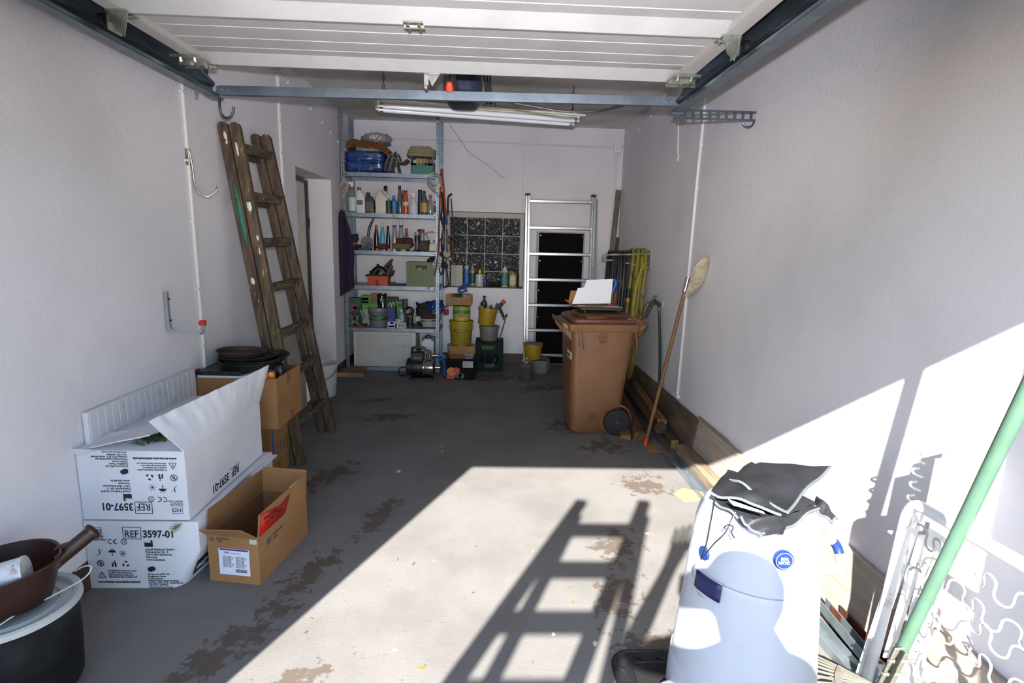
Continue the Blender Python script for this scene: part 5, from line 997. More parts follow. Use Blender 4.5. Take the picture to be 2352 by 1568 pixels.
# ---- rubber doormat under the bin
MAT = mat('black_rubber', '#141416', 0.6, c2='#1c1c1f', scale=30)
dmx0, dmx1, dmy0, dmy1 = 0.415, 1.02, 1.12, 1.605
dmt = thing('rubber_doormat', 'black rubber doormat with leaf pattern border under the white bin', 'doormat', ((dmx0+dmx1)/2, (dmy0+dmy1)/2, 0))
cx, cy, ww, hh = (dmx0+dmx1)/2, (dmy0+dmy1)/2, dmx1-dmx0, dmy1-dmy0
MB().ring([rrect(cx, cy, ww, hh, 0.07, 0.0), rrect(cx, cy, ww, hh, 0.07, 0.006), rrect(cx, cy, ww-0.012, hh-0.012, 0.064, 0.007)], True).build('base', MAT, dmt, world=True)
for k, zz in ((0.0, 0.012), (0.10, 0.013)):
    MB().tube(rrect(cx, cy, ww-0.02-k*1.0, hh-0.02-k*1.0, 0.06-k*0.25, zz-0.006), 0.006, 6, True).build('raised_border', MAT, dmt, world=True)
MB().ring([rrect(cx, cy, ww-0.135, hh-0.135, 0.03, 0.006), rrect(cx, cy, ww-0.14, hh-0.14, 0.03, 0.011)], True).build('bristle_field', mat('black_bristles', '#0d0c0c', 0.9, bump=1.0, bscale=260), dmt, world=True)
i = 0
for bx, by, an in [(dmx0+0.038, dmy1-0.10-0.062*k, PI/2) for k in range(6)] + [(dmx0+0.10+0.062*k, dmy1-0.036, 0) for k in range(8)]:
    for s0 in (-1, 1):
        c_ = V((bx, by, 0.0085)); ax = V((math.cos(an), math.sin(an), 0)); ay = V((-math.sin(an), math.cos(an), 0))*s0; d1 = (ax*0.7+ay*0.7).normalized(); d2 = d1.cross(V((0, 0, 1)))
        pts = [c_, c_+d1*0.012+d2*0.006, c_+d1*0.026, c_+d1*0.012-d2*0.006]; MB().add(pts+[p+V((0, 0, 0.003)) for p in pts], [(3, 2, 1, 0), (4, 5, 6, 7)]+[(j, (j+1) % 4, 4+(j+1) % 4, 4+j) for j in range(4)]).build('leaf_motif', MAT, dmt, world=True)
    MB().cyl(c_, c_+V((0, 0, 0.004)), 0.006, seg=10).build('stud', MAT, dmt, world=True)

# ---- old white spring bed frame leaning on the right wall
BED = mat('chipped_white_enamel', '#d9d9da', 0.5, c2='#b9aea0', scale=14, lo=0.62, hi=0.74, c3='#5d4a3a', s3=18, lo3=0.70, hi3=0.73)
bed = thing('bed_frame', 'old white enamel bed frame with zigzag springs leaning on the right wall', 'bed frame', (1.23, 1.1, 0))
XB = 1.195
ptsT = smoothpath([(1.222, 1.46, 0.02), (1.225, 1.44, 0.30), (1.215, 1.41, 0.58), (1.21, 1.395, 0.635), (1.205, 1.37, 0.662), (1.20, 1.33, 0.672), (XB, 1.2, 0.68), (XB, 0.9, 0.69), (XB, 0.55, 0.69)], 6)
MB().tube(ptsT, 0.0165, 12).build('tube_frame', BED, bed, world=True)
MB().tube([(1.235, 1.37, 0.15), (1.29, 1.34, 0.62)], 0.014, 10).build('tube_strut', BED, bed, world=True)
MB().bar((1.243, 1.355, 0.02), (1.300, 1.372, 0.83), 0.022, 0.055, (0, 1, 0)).build('leg_post', BED, bed, world=True, bevel=0.005)
MB().bar((1.267, 1.395, 0.02), (1.324, 1.412, 0.83), 0.030, 0.004, (0, 1, 0)).build('post_web', BED, bed, world=True)
MB().bar((1.282, 1.360, 0.02), (1.339, 1.378, 0.83), 0.006, 0.030, (0, 1, 0)).build('post_flange', BED, bed, world=True, bevel=0.002)
MB().bar((1.215, 1.475, 0.02), (1.262, 1.425, 0.64), 0.046, 0.006, (0, 1, 0)).build('folding_leg', BED, bed, world=True, bevel=0.002)
MB().bar((1.255, 1.435, 0.12), (1.278, 1.41, 0.55), 0.03, 0.005, (0, 1, 0)).build('flat_stay', BED, bed, world=True)
# notched plate with its hooks
MB().prism([(0, 0), (0.038, 0), (0.042, 0.18), (0.03, 0.20), (0.004, 0.19)], 0.003, frame((1.262, 1.405, 0.60), (0.8, -0.6, 0), (0.03, 0, 1))).build('notched_plate', BED, bed, world=True)
for k in range(4):
    z = 0.64+0.042*k; MB().tube(smoothpath([(1.258, 1.425, z), (1.245, 1.44, z+0.004), (1.240, 1.445, z+0.016), (1.252, 1.435, z+0.024)], 4), 0.0035, 6).build('hook', BED, bed, world=True)
SPR = mat('white_spring_wire', '#a9a6a0', 0.5, c2='#b89a6a', scale=16, lo=0.60, hi=0.72)
def spring(z, y0, y1, amp, wl, x, ph=0.0, slope=0.0):
    n = int((y0-y1)/wl*10); pts = []
    for i in range(n+1):
        u = i/n; a = 2*PI*(y0-y1)*u/wl+ph
        pts.append((x+0.01*math.sin(a*0.5), y0-(y0-y1)*u+0.30*wl*math.sin(2*a)*0.35, z+slope*u+amp*math.sin(a)))
    return MB().tube(smoothpath(pts, 2), 0.003, 7).build('zigzag_spring', SPR, bed, world=True)
for k, (z, amp, ph) in enumerate(((0.60, 0.026, 0.3), (0.51, 0.024, PI+0.3), (0.475, 0.024, 0.3), (0.385, 0.026, 0.9), (0.29, 0.026, 2.0), (0.18, 0.026, 0.4))):
    spring(z, 1.345-0.004*k, 0.6, amp, 0.075, XB+0.008*((k % 2)*2-1)+0.003*k, ph)

# ---- fan rake with green handle
rkt = thing('fan_rake', 'adjustable fan rake with green tubular handle leaning on the bed frame', 'rake', (1.17, 1.33, 0.1))
GRN = mat('green_handle_paint', '#4c6957', 0.4, c2='#53715e', scale=6, c3='#a98a4c', s3=26, lo3=0.69, hi3=0.72)
R0, R1 = V((1.155, 1.285, 0.255)), V((1.09, 1.025, 1.085)); rd = (R1-R0).normalized()
MB().cyl(R0, R0+rd*1.75, 0.0155, seg=16).build('handle', GRN, rkt, world=True)
RM_ = mat('weathered_zinc', '#77746a', 0.6, 0.45, c2='#6a5640', scale=24, lo=0.55, hi=0.75)
hx = V((-0.62, 0.15, -0.5)).normalized()
MB().cyl(R0-rd*0.14, R0+rd*0.03, 0.0185, seg=14).build('socket', RM_, rkt, world=True)
MB().bar(R0-rd*0.16+V((-0.02, -0.012, 0)), R0+rd*0.05+V((-0.02, -0.012, 0)), 0.030, 0.006, (0, 1, 0)).build('side_plate', RM_, rkt, world=True, bevel=0.002)
for k in (-0.12, -0.06, 0.0): MB().cyl(R0+rd*k+V((-0.045, -0.02, 0)), R0+rd*k+V((0.03, -0.02, 0)), 0.005, seg=8).build('bolt', RM_, rkt, world=True)
for k in (-0.10, -0.02): MB().bar(R0+rd*k+V((-0.03, -0.026, -0.02)), R0+rd*(k+0.07)+V((-0.022, -0.026, 0)), 0.006, 0.006).build('spring_clip', P('#3c3a36', 0.4, 0.6), rkt, world=True)
H0_ = V((1.150, 1.315, 0.125))
MB().lathe([(0.016, -0.03), (0.022, -0.02), (0.022, 0.012), (0.014, 0.016)], 14, H0_+V((0.0, -0.03, -0.005)), rot=rotm(PI/2, 0, 0)).build('clamp_nut', RM_, rkt, world=True)
ends = []
for k in range(13):
    u = (k-6)/6.0; dirv = V((-0.80, 0.36+0.95*u, -0.24-0.03*abs(u))).normalized(); L_ = 0.225
    a0 = H0_+V((-0.02, 0.012*u, 0)); a1 = H0_+dirv*0.11; a2 = H0_+dirv*L_; a3 = a2+V((-0.012, 0.0, -0.03)); a2.z = max(a2.z, 0.045); a3.z = max(0.008, a3.z)
    MB().tube([a0, a1, a2, a3], 0.0042, 5).build('tine', RM_, rkt, world=True); ends.append(a1)
mb = MB()
for a, b in zip(ends, ends[1:]): mb.bar(a+V((0, 0, 0.004)), b+V((0, 0, 0.004)), 0.022, 0.003)
mb.build('spreader_band', RM_, rkt, world=True)

# ================================================================ back: metal shelf and everything on it
SHX0, SHX1, SHY0, SHY1 = -1.527, -0.555, 5.575, 5.985
SHZ = [2.012, 1.620, 1.250, 0.896, 0.455, 0.040]
ALUS = mat('galvanised_shelf', '#87919c', 0.45, 0.65, c2='#747e8a', scale=22, lo=0.35, hi=0.65)
sf = thing('metal_shelf', 'tall galvanised slotted-angle shelf unit against the back wall', 'shelf', ((SHX0+SHX1)/2, 5.78, 0))
for x, sx in ((SHX0, 1), (SHX1, -1)):
    for y, sy in ((SHY0, 1), (SHY1, -1)):
        zt = 2.60 if x < -1 else 2.585
        MB().span((x, y, 0), (x+sx*0.036, y+sy*0.002, zt)).span((x, y, 0), (x+sx*0.002, y+sy*0.036, zt)).build('upright', ALUS, sf, world=True)
        mb = MB(); z = 0.03
        while z < zt-0.03: mb.span((x+sx*0.015, y-0.0006 if sy > 0 else y-0.0026, z), (x+sx*0.021, y+0.001 if sy > 0 else y+0.0006, z+0.017)); z += 0.036
        mb.build('slots', P('#1c1f24', 0.7), sf, world=True, kind='stuff')
for z in SHZ:
    MB().span((SHX0+0.004, SHY0+0.004, z-0.003), (SHX1-0.004, SHY1-0.004, z)).span((SHX0+0.004, SHY0+0.003, z-0.038), (SHX1-0.004, SHY0+0.006, z)).span((SHX0+0.004, SHY1-0.006, z-0.038), (SHX1-0.004, SHY1-0.003, z)).span((SHX0+0.003, SHY0+0.004, z-0.038), (SHX0+0.006, SHY1-0.004, z)).span((SHX1-0.006, SHY0+0.004, z-0.038), (SHX1-0.003, SHY1-0.004, z)).build('shelf_board', ALUS, sf, world=True)
    for x in (SHX0+0.05, SHX1-0.05): MB().span((x-0.012, SHY0+0.0022, z-0.024), (x+0.012, SHY0+0.0032, z-0.016)).build('slot', P('#1c1f24', 0.7), sf, world=True)
tag(MB().cyl((-1.012, SHY0-0.006, 1.600), (-1.012, SHY0+0.0025, 1.600), 0.016, seg=16).build('brass_tag', mat('dull_brass', '#8f7436', 0.45, 0.5)), 'round brass tag stuck to the front edge of the bottle shelf', 'tag')

def mpp(px, py, Y): return (atY(px+1, py, Y)-atY(px, py, Y)).x
def put(x0, x1, yt, Z, Y):
    """centre x, radius and height for a thing spanning pixels x0..x1, top at yt, standing on Z at depth Y"""
    zc = (x0+x1)/2; p = atY(zc, yt, Y); k = mpp(zc, yt, Y); return p.x, k*(x1-x0)/2, max(0.01, p.z-Z)
def sleeve(t, r, z0, z1, m, pw=2.0, sq=(1, 1)): MB().lathe([(r*1.015, z0), (r*1.015, z1)], 20, sq=sq, pw=pw, caps=(False, False)).build('label', m, t)
def bottle(name, label, x0, x1, yt, Z, Y, body, cap, kind='round', lab=None, cat='bottle', cap2=None, bm=None, lz=(0.12, 0.5), sq=(1, 0.75), par=None):
    X, r, h = put(x0, x1, yt, Z, Y); t = thing(name, label, cat, (X, Y, Z)); bm = bm or P(body, 0.3); cm = P(cap, 0.45)
    if kind == 'round':
        MB().lathe([(r*0.9, 0), (r, 0.01), (r, h*0.60), (r*0.92, h*0.68), (r*0.45, h*0.84), (r*0.36, h*0.88), (r*0.36, h*0.92)], 20, sq=sq).build('body', bm, t)
        MB().lathe([(r*0.42, h*0.89), (r*0.42, h*0.985), (r*0.36, h)], 16).build('cap', cm, t)
        if lab: sleeve(t, r, h*lz[0], h*lz[1], P(lab), sq=sq)
    elif kind == 'slim':
        MB().lathe([(r*0.92, 0), (r, 0.01), (r*0.98, h*0.45), (r*0.78, h*0.66), (r*0.55, h*0.80), (r*0.48, h*0.86)], 20, sq=sq).build('body', bm, t)
        MB().lathe([(r*0.55, h*0.84), (r*0.55, h*0.985), (r*0.45, h)], 16).build('cap', cm, t)
        if cap2: MB().lathe([(r*0.62, h*0.80), (r*0.6, h*0.87)], 16).build('collar', P(cap2), t)
        if lab: sleeve(t, r*0.995, h*lz[0], h*lz[1], P(lab), sq=sq)
    elif kind == 'spray':
        MB().lathe([(r*0.92, 0), (r, 0.01), (r*0.98, h*0.40), (r*0.74, h*0.58), (r*0.42, h*0.70), (r*0.36, h*0.78)], 20, sq=sq).build('body', bm, t)
        MB().lathe([(r*0.46, h*0.755), (r*0.42, h*0.83)], 14).build('collar', P(cap2 or cap), t)
        MB().prism([(r*0.35, h*0.83), (r*0.5, h*0.99), (-r*0.2, h), (-r*0.95, h*0.985), (-r*0.98, h*0.93), (-r*0.35, h*0.91), (-r*0.3, h*0.83)], r*0.6, frame((0, r*0.3, 0), (1, 0, 0), (0, 0, 1))).build('trigger_head', cm, t, bevel=0.002)
        MB().prism([(-r*0.45, h*0.92), (-r*0.25, h*0.92), (-r*0.75, h*0.79), (-r*0.95, h*0.80)], r*0.3, frame((0, r*0.15, 0), (1, 0, 0), (0, 0, 1))).build('trigger', P(cap2 or cap), t)
        if lab: sleeve(t, r, h*lz[0], h*lz[1], P(lab), sq=sq)
    elif kind == 'can':
        MB().lathe([(r*0.96, 0), (r, 0.004), (r, h*0.80), (r*0.96, h*0.83)], 20).build('body', bm, t)
        MB().lathe([(r*0.97, h*0.80), (r*0.97, h*0.98), (r*0.9, h)], 20).build('cap', cm, t)
        if lab: sleeve(t, r, h*lz[0], h*lz[1], P(lab))
    elif kind == 'oil':
        MB().ring([rrect(0, 0, 2*r, 1.3*r, r*0.25, 0), rrect(0, 0, 2*r, 1.3*r, r*0.25, h*0.62), rrect(-r*0.12, 0, 1.7*r, 1.2*r, r*0.3, h*0.74), rrect(-r*0.35, 0, r, r*0.9, r*0.35, h*0.86), rrect(-r*0.35, 0, r*0.75, r*0.75, r*0.36, h*0.90)], True).build('body', bm, t, ang=30)
        MB().lathe([(r*0.42, h*0.88), (r*0.42, h*0.99), (r*0.36, h)], 16, (-r*0.35, 0, 0)).build('cap', cm, t)
        if lab: MB().span((-r*0.75, -0.66*r-0.001, h*lz[0]), (r*0.5, -0.65*r, h*lz[1])).build('label', P(lab), t)
    elif kind == 'tin':
        MB().lathe([(r*0.98, 0), (r, 0.003), (r, h*0.97), (r*0.97, h)], 22).build('body', bm, t); MB().lathe([(r*1.02, h*0.965), (r*1.02, h), (r*0.9, h*1.005)], 22).build('lid', cm, t)
        if lab: sleeve(t, r, h*lz[0], h*lz[1], P(lab))
    return t
CLR = mat('clear_bottle_plastic', '#8f979a', 0.12, alpha=0.55, coat=0.5); CLRB = mat('clear_blue_plastic', '#5fa6c2', 0.15, alpha=0.75); SMK = mat('smoky_bottle', '#565a5a', 0.15, alpha=0.8)
Z2, Y2 = SHZ[1], 5.66
t = bottle('spray_bottle', 'clear spray bottle with red and white trigger at the left shelf end', 799, 817, 417, Z2, Y2, '', '#d8d5d0', 'spray', '#a9c7bd', cap2='#c23a1c', bm=CLR, lz=(0.06, 0.5))
t = bottle('cleaner_bottle', 'white slant-shouldered bottle with green cap and grey label', 818, 839, 430, Z2, Y2, '#c9cac8', '#1d6b38', 'oil', '#54585c', lz=(0.32, 0.5))
MB().span((-0.03, -0.029, 0.015), (0.02, -0.0275, 0.06)).build('blue_label', P('#3c6079'), t)
bottle('oil_bottle', 'dark grey motor oil bottle with black cap', 839, 860, 442, Z2, Y2, '#3a3b3f', '#18191b', 'oil', '#4c4d51', lz=(0.10, 0.55))
bottle('small_bottle', 'small white bottle half hidden behind the motor oil bottle', 853, 864, 444, Z2, Y2+0.12, '#c8c8c4', '#d0d0cc', 'round', '#5d7a4c')
X, r, h = put(860, 896, 435, Z2, Y2+0.02); jc = thing('white_canister', 'big white plastic canister with sloping top and handle', 'canister', (X, Y2+0.03, Z2)); WC = mat('milky_plastic', '#c4c1b8', 0.45)
MB().ring([rrect(0, 0, 2*r*0.78, 0.13, 0.012, 0), rrect(0, 0, 2*r*0.78, 0.13, 0.012, h*0.62), rrect(-r*0.22, 0, r*0.9, 0.10, 0.02, h*0.86), rrect(-r*0.22, 0, r*0.5, 0.06, 0.02, h*0.98)], True).build('body', WC, jc, ang=25)
MB().tube(smoothpath([(-r*0.05, 0, h*0.95), (r*0.4, 0, h*0.86), (r*0.72, 0, h*0.68), (r*0.66, 0, h*0.60)], 5), 0.012, 10).build('handle', WC, jc)
bottle('funnel_bottle', 'bottle with flared black funnel top behind the white canister', 878, 893, 427, Z2, Y2+0.16, '#6d6a60', '#151515', 'slim')
t = bottle('spice_tin', 'small dark green tin with printed leaves', 886, 900, 461, Z2, Y2-0.03, '#1e3325', '#2a2f28', 'tin', '#24402a', cat='tin', lz=(0.08, 0.9))
MB().lathe([(t_r := 0.034, 0.006), (0.034, 0.02)], 18, caps=(False, False)).build('red_band', P('#6e3b22'), t)
bottle('blue_bottle', 'squat blue bottle with white barcode label', 897, 912, 449, Z2, Y2+0.03, '#2a6aa8', '#2f78ba', 'round', '#2f6fb0', lz=(0.1, 0.7))
bottle('spray_bottle', 'grey spray bottle with tall blue trigger', 912, 924, 426, Z2, Y2, '', '#232a6c', 'slim', None, bm=SMK)
bottle('green_bottle', 'narrow green bottle with red cap behind the red bottle', 920, 929, 436, Z2, Y2+0.13, '#2c5138', '#a83024', 'round')
t = bottle('red_bottle', 'tall red bottle with blue collar and white cap', 925, 938, 429, Z2, Y2, '#b8351c', '#cfd0d4', 'slim', '#aeb2ae', cap2='#22307c', lz=(0.32, 0.46))
t = bottle('spray_bottle', 'white spray bottle with white trigger and red letter H', 940, 960, 443, Z2, Y2, '#b9bcc0', '#c9c6c2', 'spray', '#b4b8c6', lz=(0.04, 0.32))
text('H', 0.03, frame((-0.01, -0.030, 0.02), (1, 0, 0), (0, 0, 1)), P('#b23320'), t, world=False)
bottle('black_can', 'black spray can behind the amber bottle', 960, 970, 436, Z2, Y2+0.14, '#1b1c20', '#23262e', 'can', '#202c4c', cat='can', lz=(0.7, 0.8))
tag(MB().ring([rrect(-0.735, Y2+0.2, 0.12, 0.10, 0.01, Z2+0.001), rrect(-0.735, Y2+0.2, 0.12, 0.10, 0.01, Z2+0.16)], True).build('black_carton', P('#1e1b1a')), 'dark carton standing behind the white spray bottle', 'carton')
bottle('amber_bottle', 'clear bottle with black cap and yellow picture label', 967, 982, 438, Z2, Y2, '', '#1b1b1c', 'round', '#b08a2a', bm=SMK, lz=(0.12, 0.5))
bottle('glass_bottle', 'slim clear glass bottle with red cap at the right shelf end', 982, 995, 447, Z2, Y2-0.01, '', '#b23a20', 'slim', None, bm=CLR)
bottle('glue_tube', 'small white and blue tube beside the right shelf post', 996, 1002, 462, Z2, Y2+0.08, '#c6c8c8', '#a8432c', 'can', '#20405c', cat='tube', lz=(0.2, 0.7))

# ---- top shelf: folded tarps, sacks, box
Z1 = SHZ[0]
def pillow(name, label, x0, x1, y0, y1, Y, dep, m, cat, seed=0.0, amp=0.012, pw=4.0, lay=0.0):
    """soft folded bundle filling a pixel box at depth Y"""
    a = atY(x0, y1, Y); b = atY(x1, y0, Y); c = (a+b)/2; w_, h_ = (b.x-a.x), (b.z-a.z); R_ = []
    for i in range(19):
        ph = -PI/2+PI*i/18; zz = h_/2*math.copysign(abs(math.sin(ph))**0.5, math.sin(ph)); rr_ = abs(math.cos(ph))**0.22*(1-lay*abs(math.sin(i*PI/3.6))); ring = []
        for j in range(56):
            an = 2*PI*j/56; ca, sa = math.cos(an), math.sin(an); k = (abs(ca)**pw+abs(sa)**pw)**(-1/pw); p = V((rr_*k*ca*w_/2, rr_*k*sa*dep/2, zz)); n = (mnoise.noise(V((p.x*11+seed, p.y*11, p.z*38+seed)))+0.7*mnoise.noise(V((p.x*34+seed, p.y*34, p.z*60))))*amp; p += p.normalized()*n if p.length > 0 else V((0, 0, 0)); ring.append(p)
        R_.append(ring)
    o = MB().ring(R_).build(name, m, ang=60); o.location = (c.x, Y+dep/2, c.z); return tag(o, label, cat)
TARP = mat('blue_tarp_in_plastic', '#1c437d', 0.3, c2='#15305c', scale=14, c3='#7d828c', s3=24, lo3=0.62, hi3=0.66, coat=0.4)
pillow('folded_tarp', 'folded blue tarp in clear wrapping, lower of two on the top shelf', 788, 884, 371, 393.5, 5.60, 0.32, TARP, 'tarp', 1.0, 0.012, 7.0, 0.05)
pillow('folded_tarp', 'folded blue tarp in clear wrapping, upper of two on the top shelf', 788, 883, 346, 371, 5.60, 0.30, TARP, 'tarp', 5.0, 0.014, 7.0, 0.05)
pillow('plastic_film', 'folded clear plastic film between blue tarp and brown sacks', 812, 872, 337, 347, 5.62, 0.28, mat('clear_film', '#8b8a86', 0.25, c2='#77766f', scale=18, coat=0.5), 'film', 2.0)
SACK = mat('brown_burlap', '#6f4524', 0.95, c2='#5a371c', scale=26, bump=0.4, bscale=120)
spx = [(795, 334), (802, 330), (815, 328), (835, 331), (855, 331), (872, 336), (885, 346), (893, 357)]
for k in range(4):
    pth = smoothpath([atY(x, y+4.5*k-7, 5.60) for x, y in spx], 4); hw = 0.0085
    o = MB().sheet(lambda u, v, pth=pth: pth[min(len(pth)-1, int(u*(len(pth)-1)))] + V((0, 0.02+0.27*v, 0.006*math.sin(v*7+u*9))), 28, 8, 0.016).build('burlap_sack', SACK, ang=70)
    tag(o, 'brown burlap sack, %s of four folded over the blue tarps' % ('topmost', 'second from top', 'third from top', 'lowest')[k], 'sack', 'folded burlap sacks')
pillow('plastic_sheet', 'crumpled clear plastic sheet lying on the brown sacks', 826, 893, 305, 326, 5.70, 0.26, mat('cloudy_film', '#9a9892', 0.3, c2='#85837c', scale=9, coat=0.4), 'sheet', 9.0, 0.03, 2.5)
GS = mat('grey_sheet_card', '#8f8c86', 0.6, c2='#7b7872', scale=7)
for k, pts in enumerate((((884, 392), (886, 372), (899, 352), (903, 357)), ((892, 394), (900, 372), (905, 360), (912, 372)), ((902, 394), (896, 380), (907, 347), (918, 372)), ((914, 394), (910, 372), (923, 372), (935, 364)))):
    pth = smoothpath([atY(x, y, 5.60+0.012*k) for x, y in pts], 5)
    o = MB().sheet(lambda u, v, pth=pth: pth[min(len(pth)-1, int(u*(len(pth)-1)))] + V((0.0, 0.22*v, 0)), 15, 2, 0.006).build('folded_sheet', GS, ang=60)
    tag(o, 'folded grey sheet, %s of four standing on the top shelf' % ('leftmost', 'second from the left', 'third from the left', 'rightmost')[k], 'sheet', 'grey folded sheets on the top shelf')
cbk = thing('cardboard_box', 'brown cardboard box behind the green crate on the top shelf', 'box', (-0.745, 5.70, Z1))
carton(cbk, 0.16, 0.24, 0.155, KRAFT, KRAFTD); cbk.location = (-0.80, 5.72, Z1)
X, r, h = put(943, 995, 359, Z1, 5.60); gcr = thing('green_crate', 'small green plastic crate with printed handle on the top shelf', 'crate', (X, 5.60, Z1)); GC = mat('sea_green_plastic', '#1a6a58', 0.4)
hb = h*0.62
MB().span((-r*0.93, 0, 0), (r*0.93, 0.004, hb)).build('front', GC, gcr); MB().span((-r*0.93, 0.1, 0), (r*0.93, 0.104, hb)).build('back', GC, gcr)
MB().span((-r, 0, hb-0.02), (r, 0.006, hb)).build('rim', GC, gcr)
for s0 in (-1, 1): MB().span((s0*r*0.9, 0, 0), (s0*r*0.98, 0.104, h)).build('side', GC, gcr)
MB().span((-r*0.9, 0.004, 0), (r*0.9, 0.1, 0.004)).build('base', GC, gcr)
text('TROPICAL 1 l', 0.02, frame((-r*0.55, -0.001, hb-0.017), (1, 0, 0), (0, 0, 1)), P('#b9c4c0'), gcr, world=False)
for k, (dx, cc) in enumerate(((-0.045, '#a58a22'), (-0.012, '#8f8f8c'), (0.022, '#a6621e'), (0.05, '#3f6a5a'))):
    o = MB().span((X+dx-0.015, 5.62, Z1+0.005), (X+dx+0.015, 5.66, Z1+h*0.9)).build('seed_packet', P(cc), bevel=0.002); tag(o, '%s seed packet standing in the green crate' % ('yellow', 'pale grey', 'orange', 'grey-green')[k], 'packet', 'seed packets in the green crate')
BCL = mat('beige_canvas', '#8d8464', 0.9, c2='#7d7557', scale=10)
for k in range(4):
    o = pillow('folded_canvas', 'folded beige canvas, %s of four on the green crate' % ('lowest', 'second', 'third', 'topmost')[k], (932, 934, 936, 940)[k], (1000, 1000, 999, 990)[k], (351, 346, 341, 335)[k], (357.5, 351, 346, 341)[k], 5.595, 0.24, BCL, 'canvas', 3.0+k, 0.006, 5.0); o['group'] = 'folded canvas on the top shelf'

# ---- third shelf: small bottles and workshop clutter
Z3, Y3 = SHZ[2], 5.70
tag(MB().tube(smoothpath([atY(845, 556, Y3), atY(846, 540, Y3), atY(849, 522, Y3), atY(855, 508, Y3), atY(859, 499, Y3)], 6), lambda u: 0.016-0.007*u, 10).build('black_horn', P('#141416', 0.3)), 'curved tapering black horn standing on the middle shelf', 'horn')
bottle('dark_bottle', 'black bottle with orange-red cap on the middle shelf', 858, 870, 516, Z3, Y3, '#17161a', '#b5401f', 'slim')
bottle('spray_bottle', 'clear spray bottle with turquoise liquid', 872, 884, 509, Z3, Y3, '', '#b8bcc0', 'slim', '#3f9ab8', bm=CLRB, lz=(0.02, 0.5))
bottle('dark_bottle', 'black bottle with black cap right of the turquoise bottle', 886, 896, 519, Z3, Y3, '#141417', '#0f0f11', 'slim')
bottle('spray_bottle', 'clear bottle with blue and white sprayer, left of the pair', 899, 913, 508, Z3, Y3, '', '#c6c8cc', 'slim', None, cap2='#1f2a78', bm=CLR)
bottle('spray_bottle', 'clear bottle with blue and white sprayer, right of the pair', 914, 928, 508, Z3, Y3, '', '#c6c8cc', 'slim', None, cap2='#1f2a78', bm=CLR)
bottle('spray_bottle', 'grey bottle with red trigger on the middle shelf', 928, 939, 524, Z3, Y3, '', '#a83a20', 'slim', None, bm=SMK)
bottle('spray_can', 'silver topped black spray can on the middle shelf', 952, 964, 532, Z3, Y3-0.02, '#1e1d22', '#8f9296', 'can', '#4c4a50', cat='can')
bottle('spray_can', 'black spray can behind the silver topped can', 959, 968, 526, Z3, Y3+0.1, '#16161a', '#1c1c20', 'can', cat='can')
bottle('spray_can', 'spray can with pink cap and blue label', 965, 975, 526, Z3, Y3, '#6d7f9a', '#a31f48', 'can', '#4f6c98', cat='can')
tag(MB().lathe([(0.058, 0), (0.060, 0.001), (0.060, 0.003), (0.0005, 0.004)], 28, atY(843, 555, 5.66), rot=rotm(1.25, 0.25, 0)).build('grinding_disc', P('#6e6a5c', 0.7)), 'round grey grinding disc leaning on the middle shelf clutter', 'disc')
tag(MB().prism([(-0.04, 0), (0.05, 0), (0.005, 0.055)], 0.02, frame(atY(847, 566, 5.64), (1, 0, 0.15), (0, 0, 1))).build('blue_scraper', P('#1c2f78', 0.4)), 'blue triangular scraper in front of the grinding disc', 'scraper')
pillow('work_glove', 'dark red leather work glove lying on the middle shelf', 862, 890, 560, 572, 5.60, 0.12, mat('red_leather', '#5a2015', 0.8), 'glove', 3.0, 0.02, 2.2)
pillow('work_glove', 'rust brown work glove standing up on the middle shelf', 908, 946, 546, 567, 5.62, 0.10, mat('rust_leather', '#472016', 0.85), 'glove', 6.0, 0.03, 2.0)
pillow('canvas_pouch', 'beige and black canvas pouch on the middle shelf', 902, 942, 560, 572, 5.585, 0.06, mat('khaki_canvas', '#5f5238', 0.9), 'pouch', 8.0, 0.02, 2.4)
pillow('tool_wallet', 'folded brown striped tool wallet at the right of the middle shelf', 961, 985, 553, 575, 5.60, 0.10, mat('striped_brown_cloth', '#53412f', 0.9, c2='#3c2f24', scale=30), 'wallet', 4.0, 0.015, 2.6)
tag(MB().span(tuple(atY(986, 576.5, 5.59)), tuple(atY(1002, 561, 5.59)+V((0, 0.05, 0)))).build('cream_box', mat('cream_plastic', '#b5ad8c', 0.5), bevel=0.003), 'small cream plastic box at the right end of the middle shelf', 'box')
t = thing('glass_dish', 'shallow clear dish with metal clips on the middle shelf', 'dish', atY(838, 574, 5.62)); MB().lathe([(0.065, 0), (0.08, 0.03), (0.076, 0.03), (0.06, 0.005), (0.0005, 0.005)], 24).build('dish', SMK, t); t.location.z = Z3
for k in range(3): MB().bar((-0.02+0.02*k, -0.02, 0.008), (0.01+0.02*k, 0.01, 0.032), 0.005, 0.003).build('clip', P('#8a8a86', 0.3, 0.7), t)
pillow('blue_rag', 'dark blue rag at the left end of the middle shelf', 812, 826, 562, 575, 5.60, 0.1, P('#141a33', 0.9), 'rag', 2.0, 0.02, 2.2); pillow('green_pot', 'dark green fabric scrap behind the purple shirt', 803, 818, 538, 562, 5.66, 0.1, P('#173529', 0.9), 'scrap', 4.0, 0.02, 2.2)
pillow('salmon_sponge', 'salmon pink sponge beside the purple shirt', 806, 819, 556, 567, 5.62, 0.06, P('#9a5238', 0.9), 'sponge', 5.0, 0.01, 2.6)
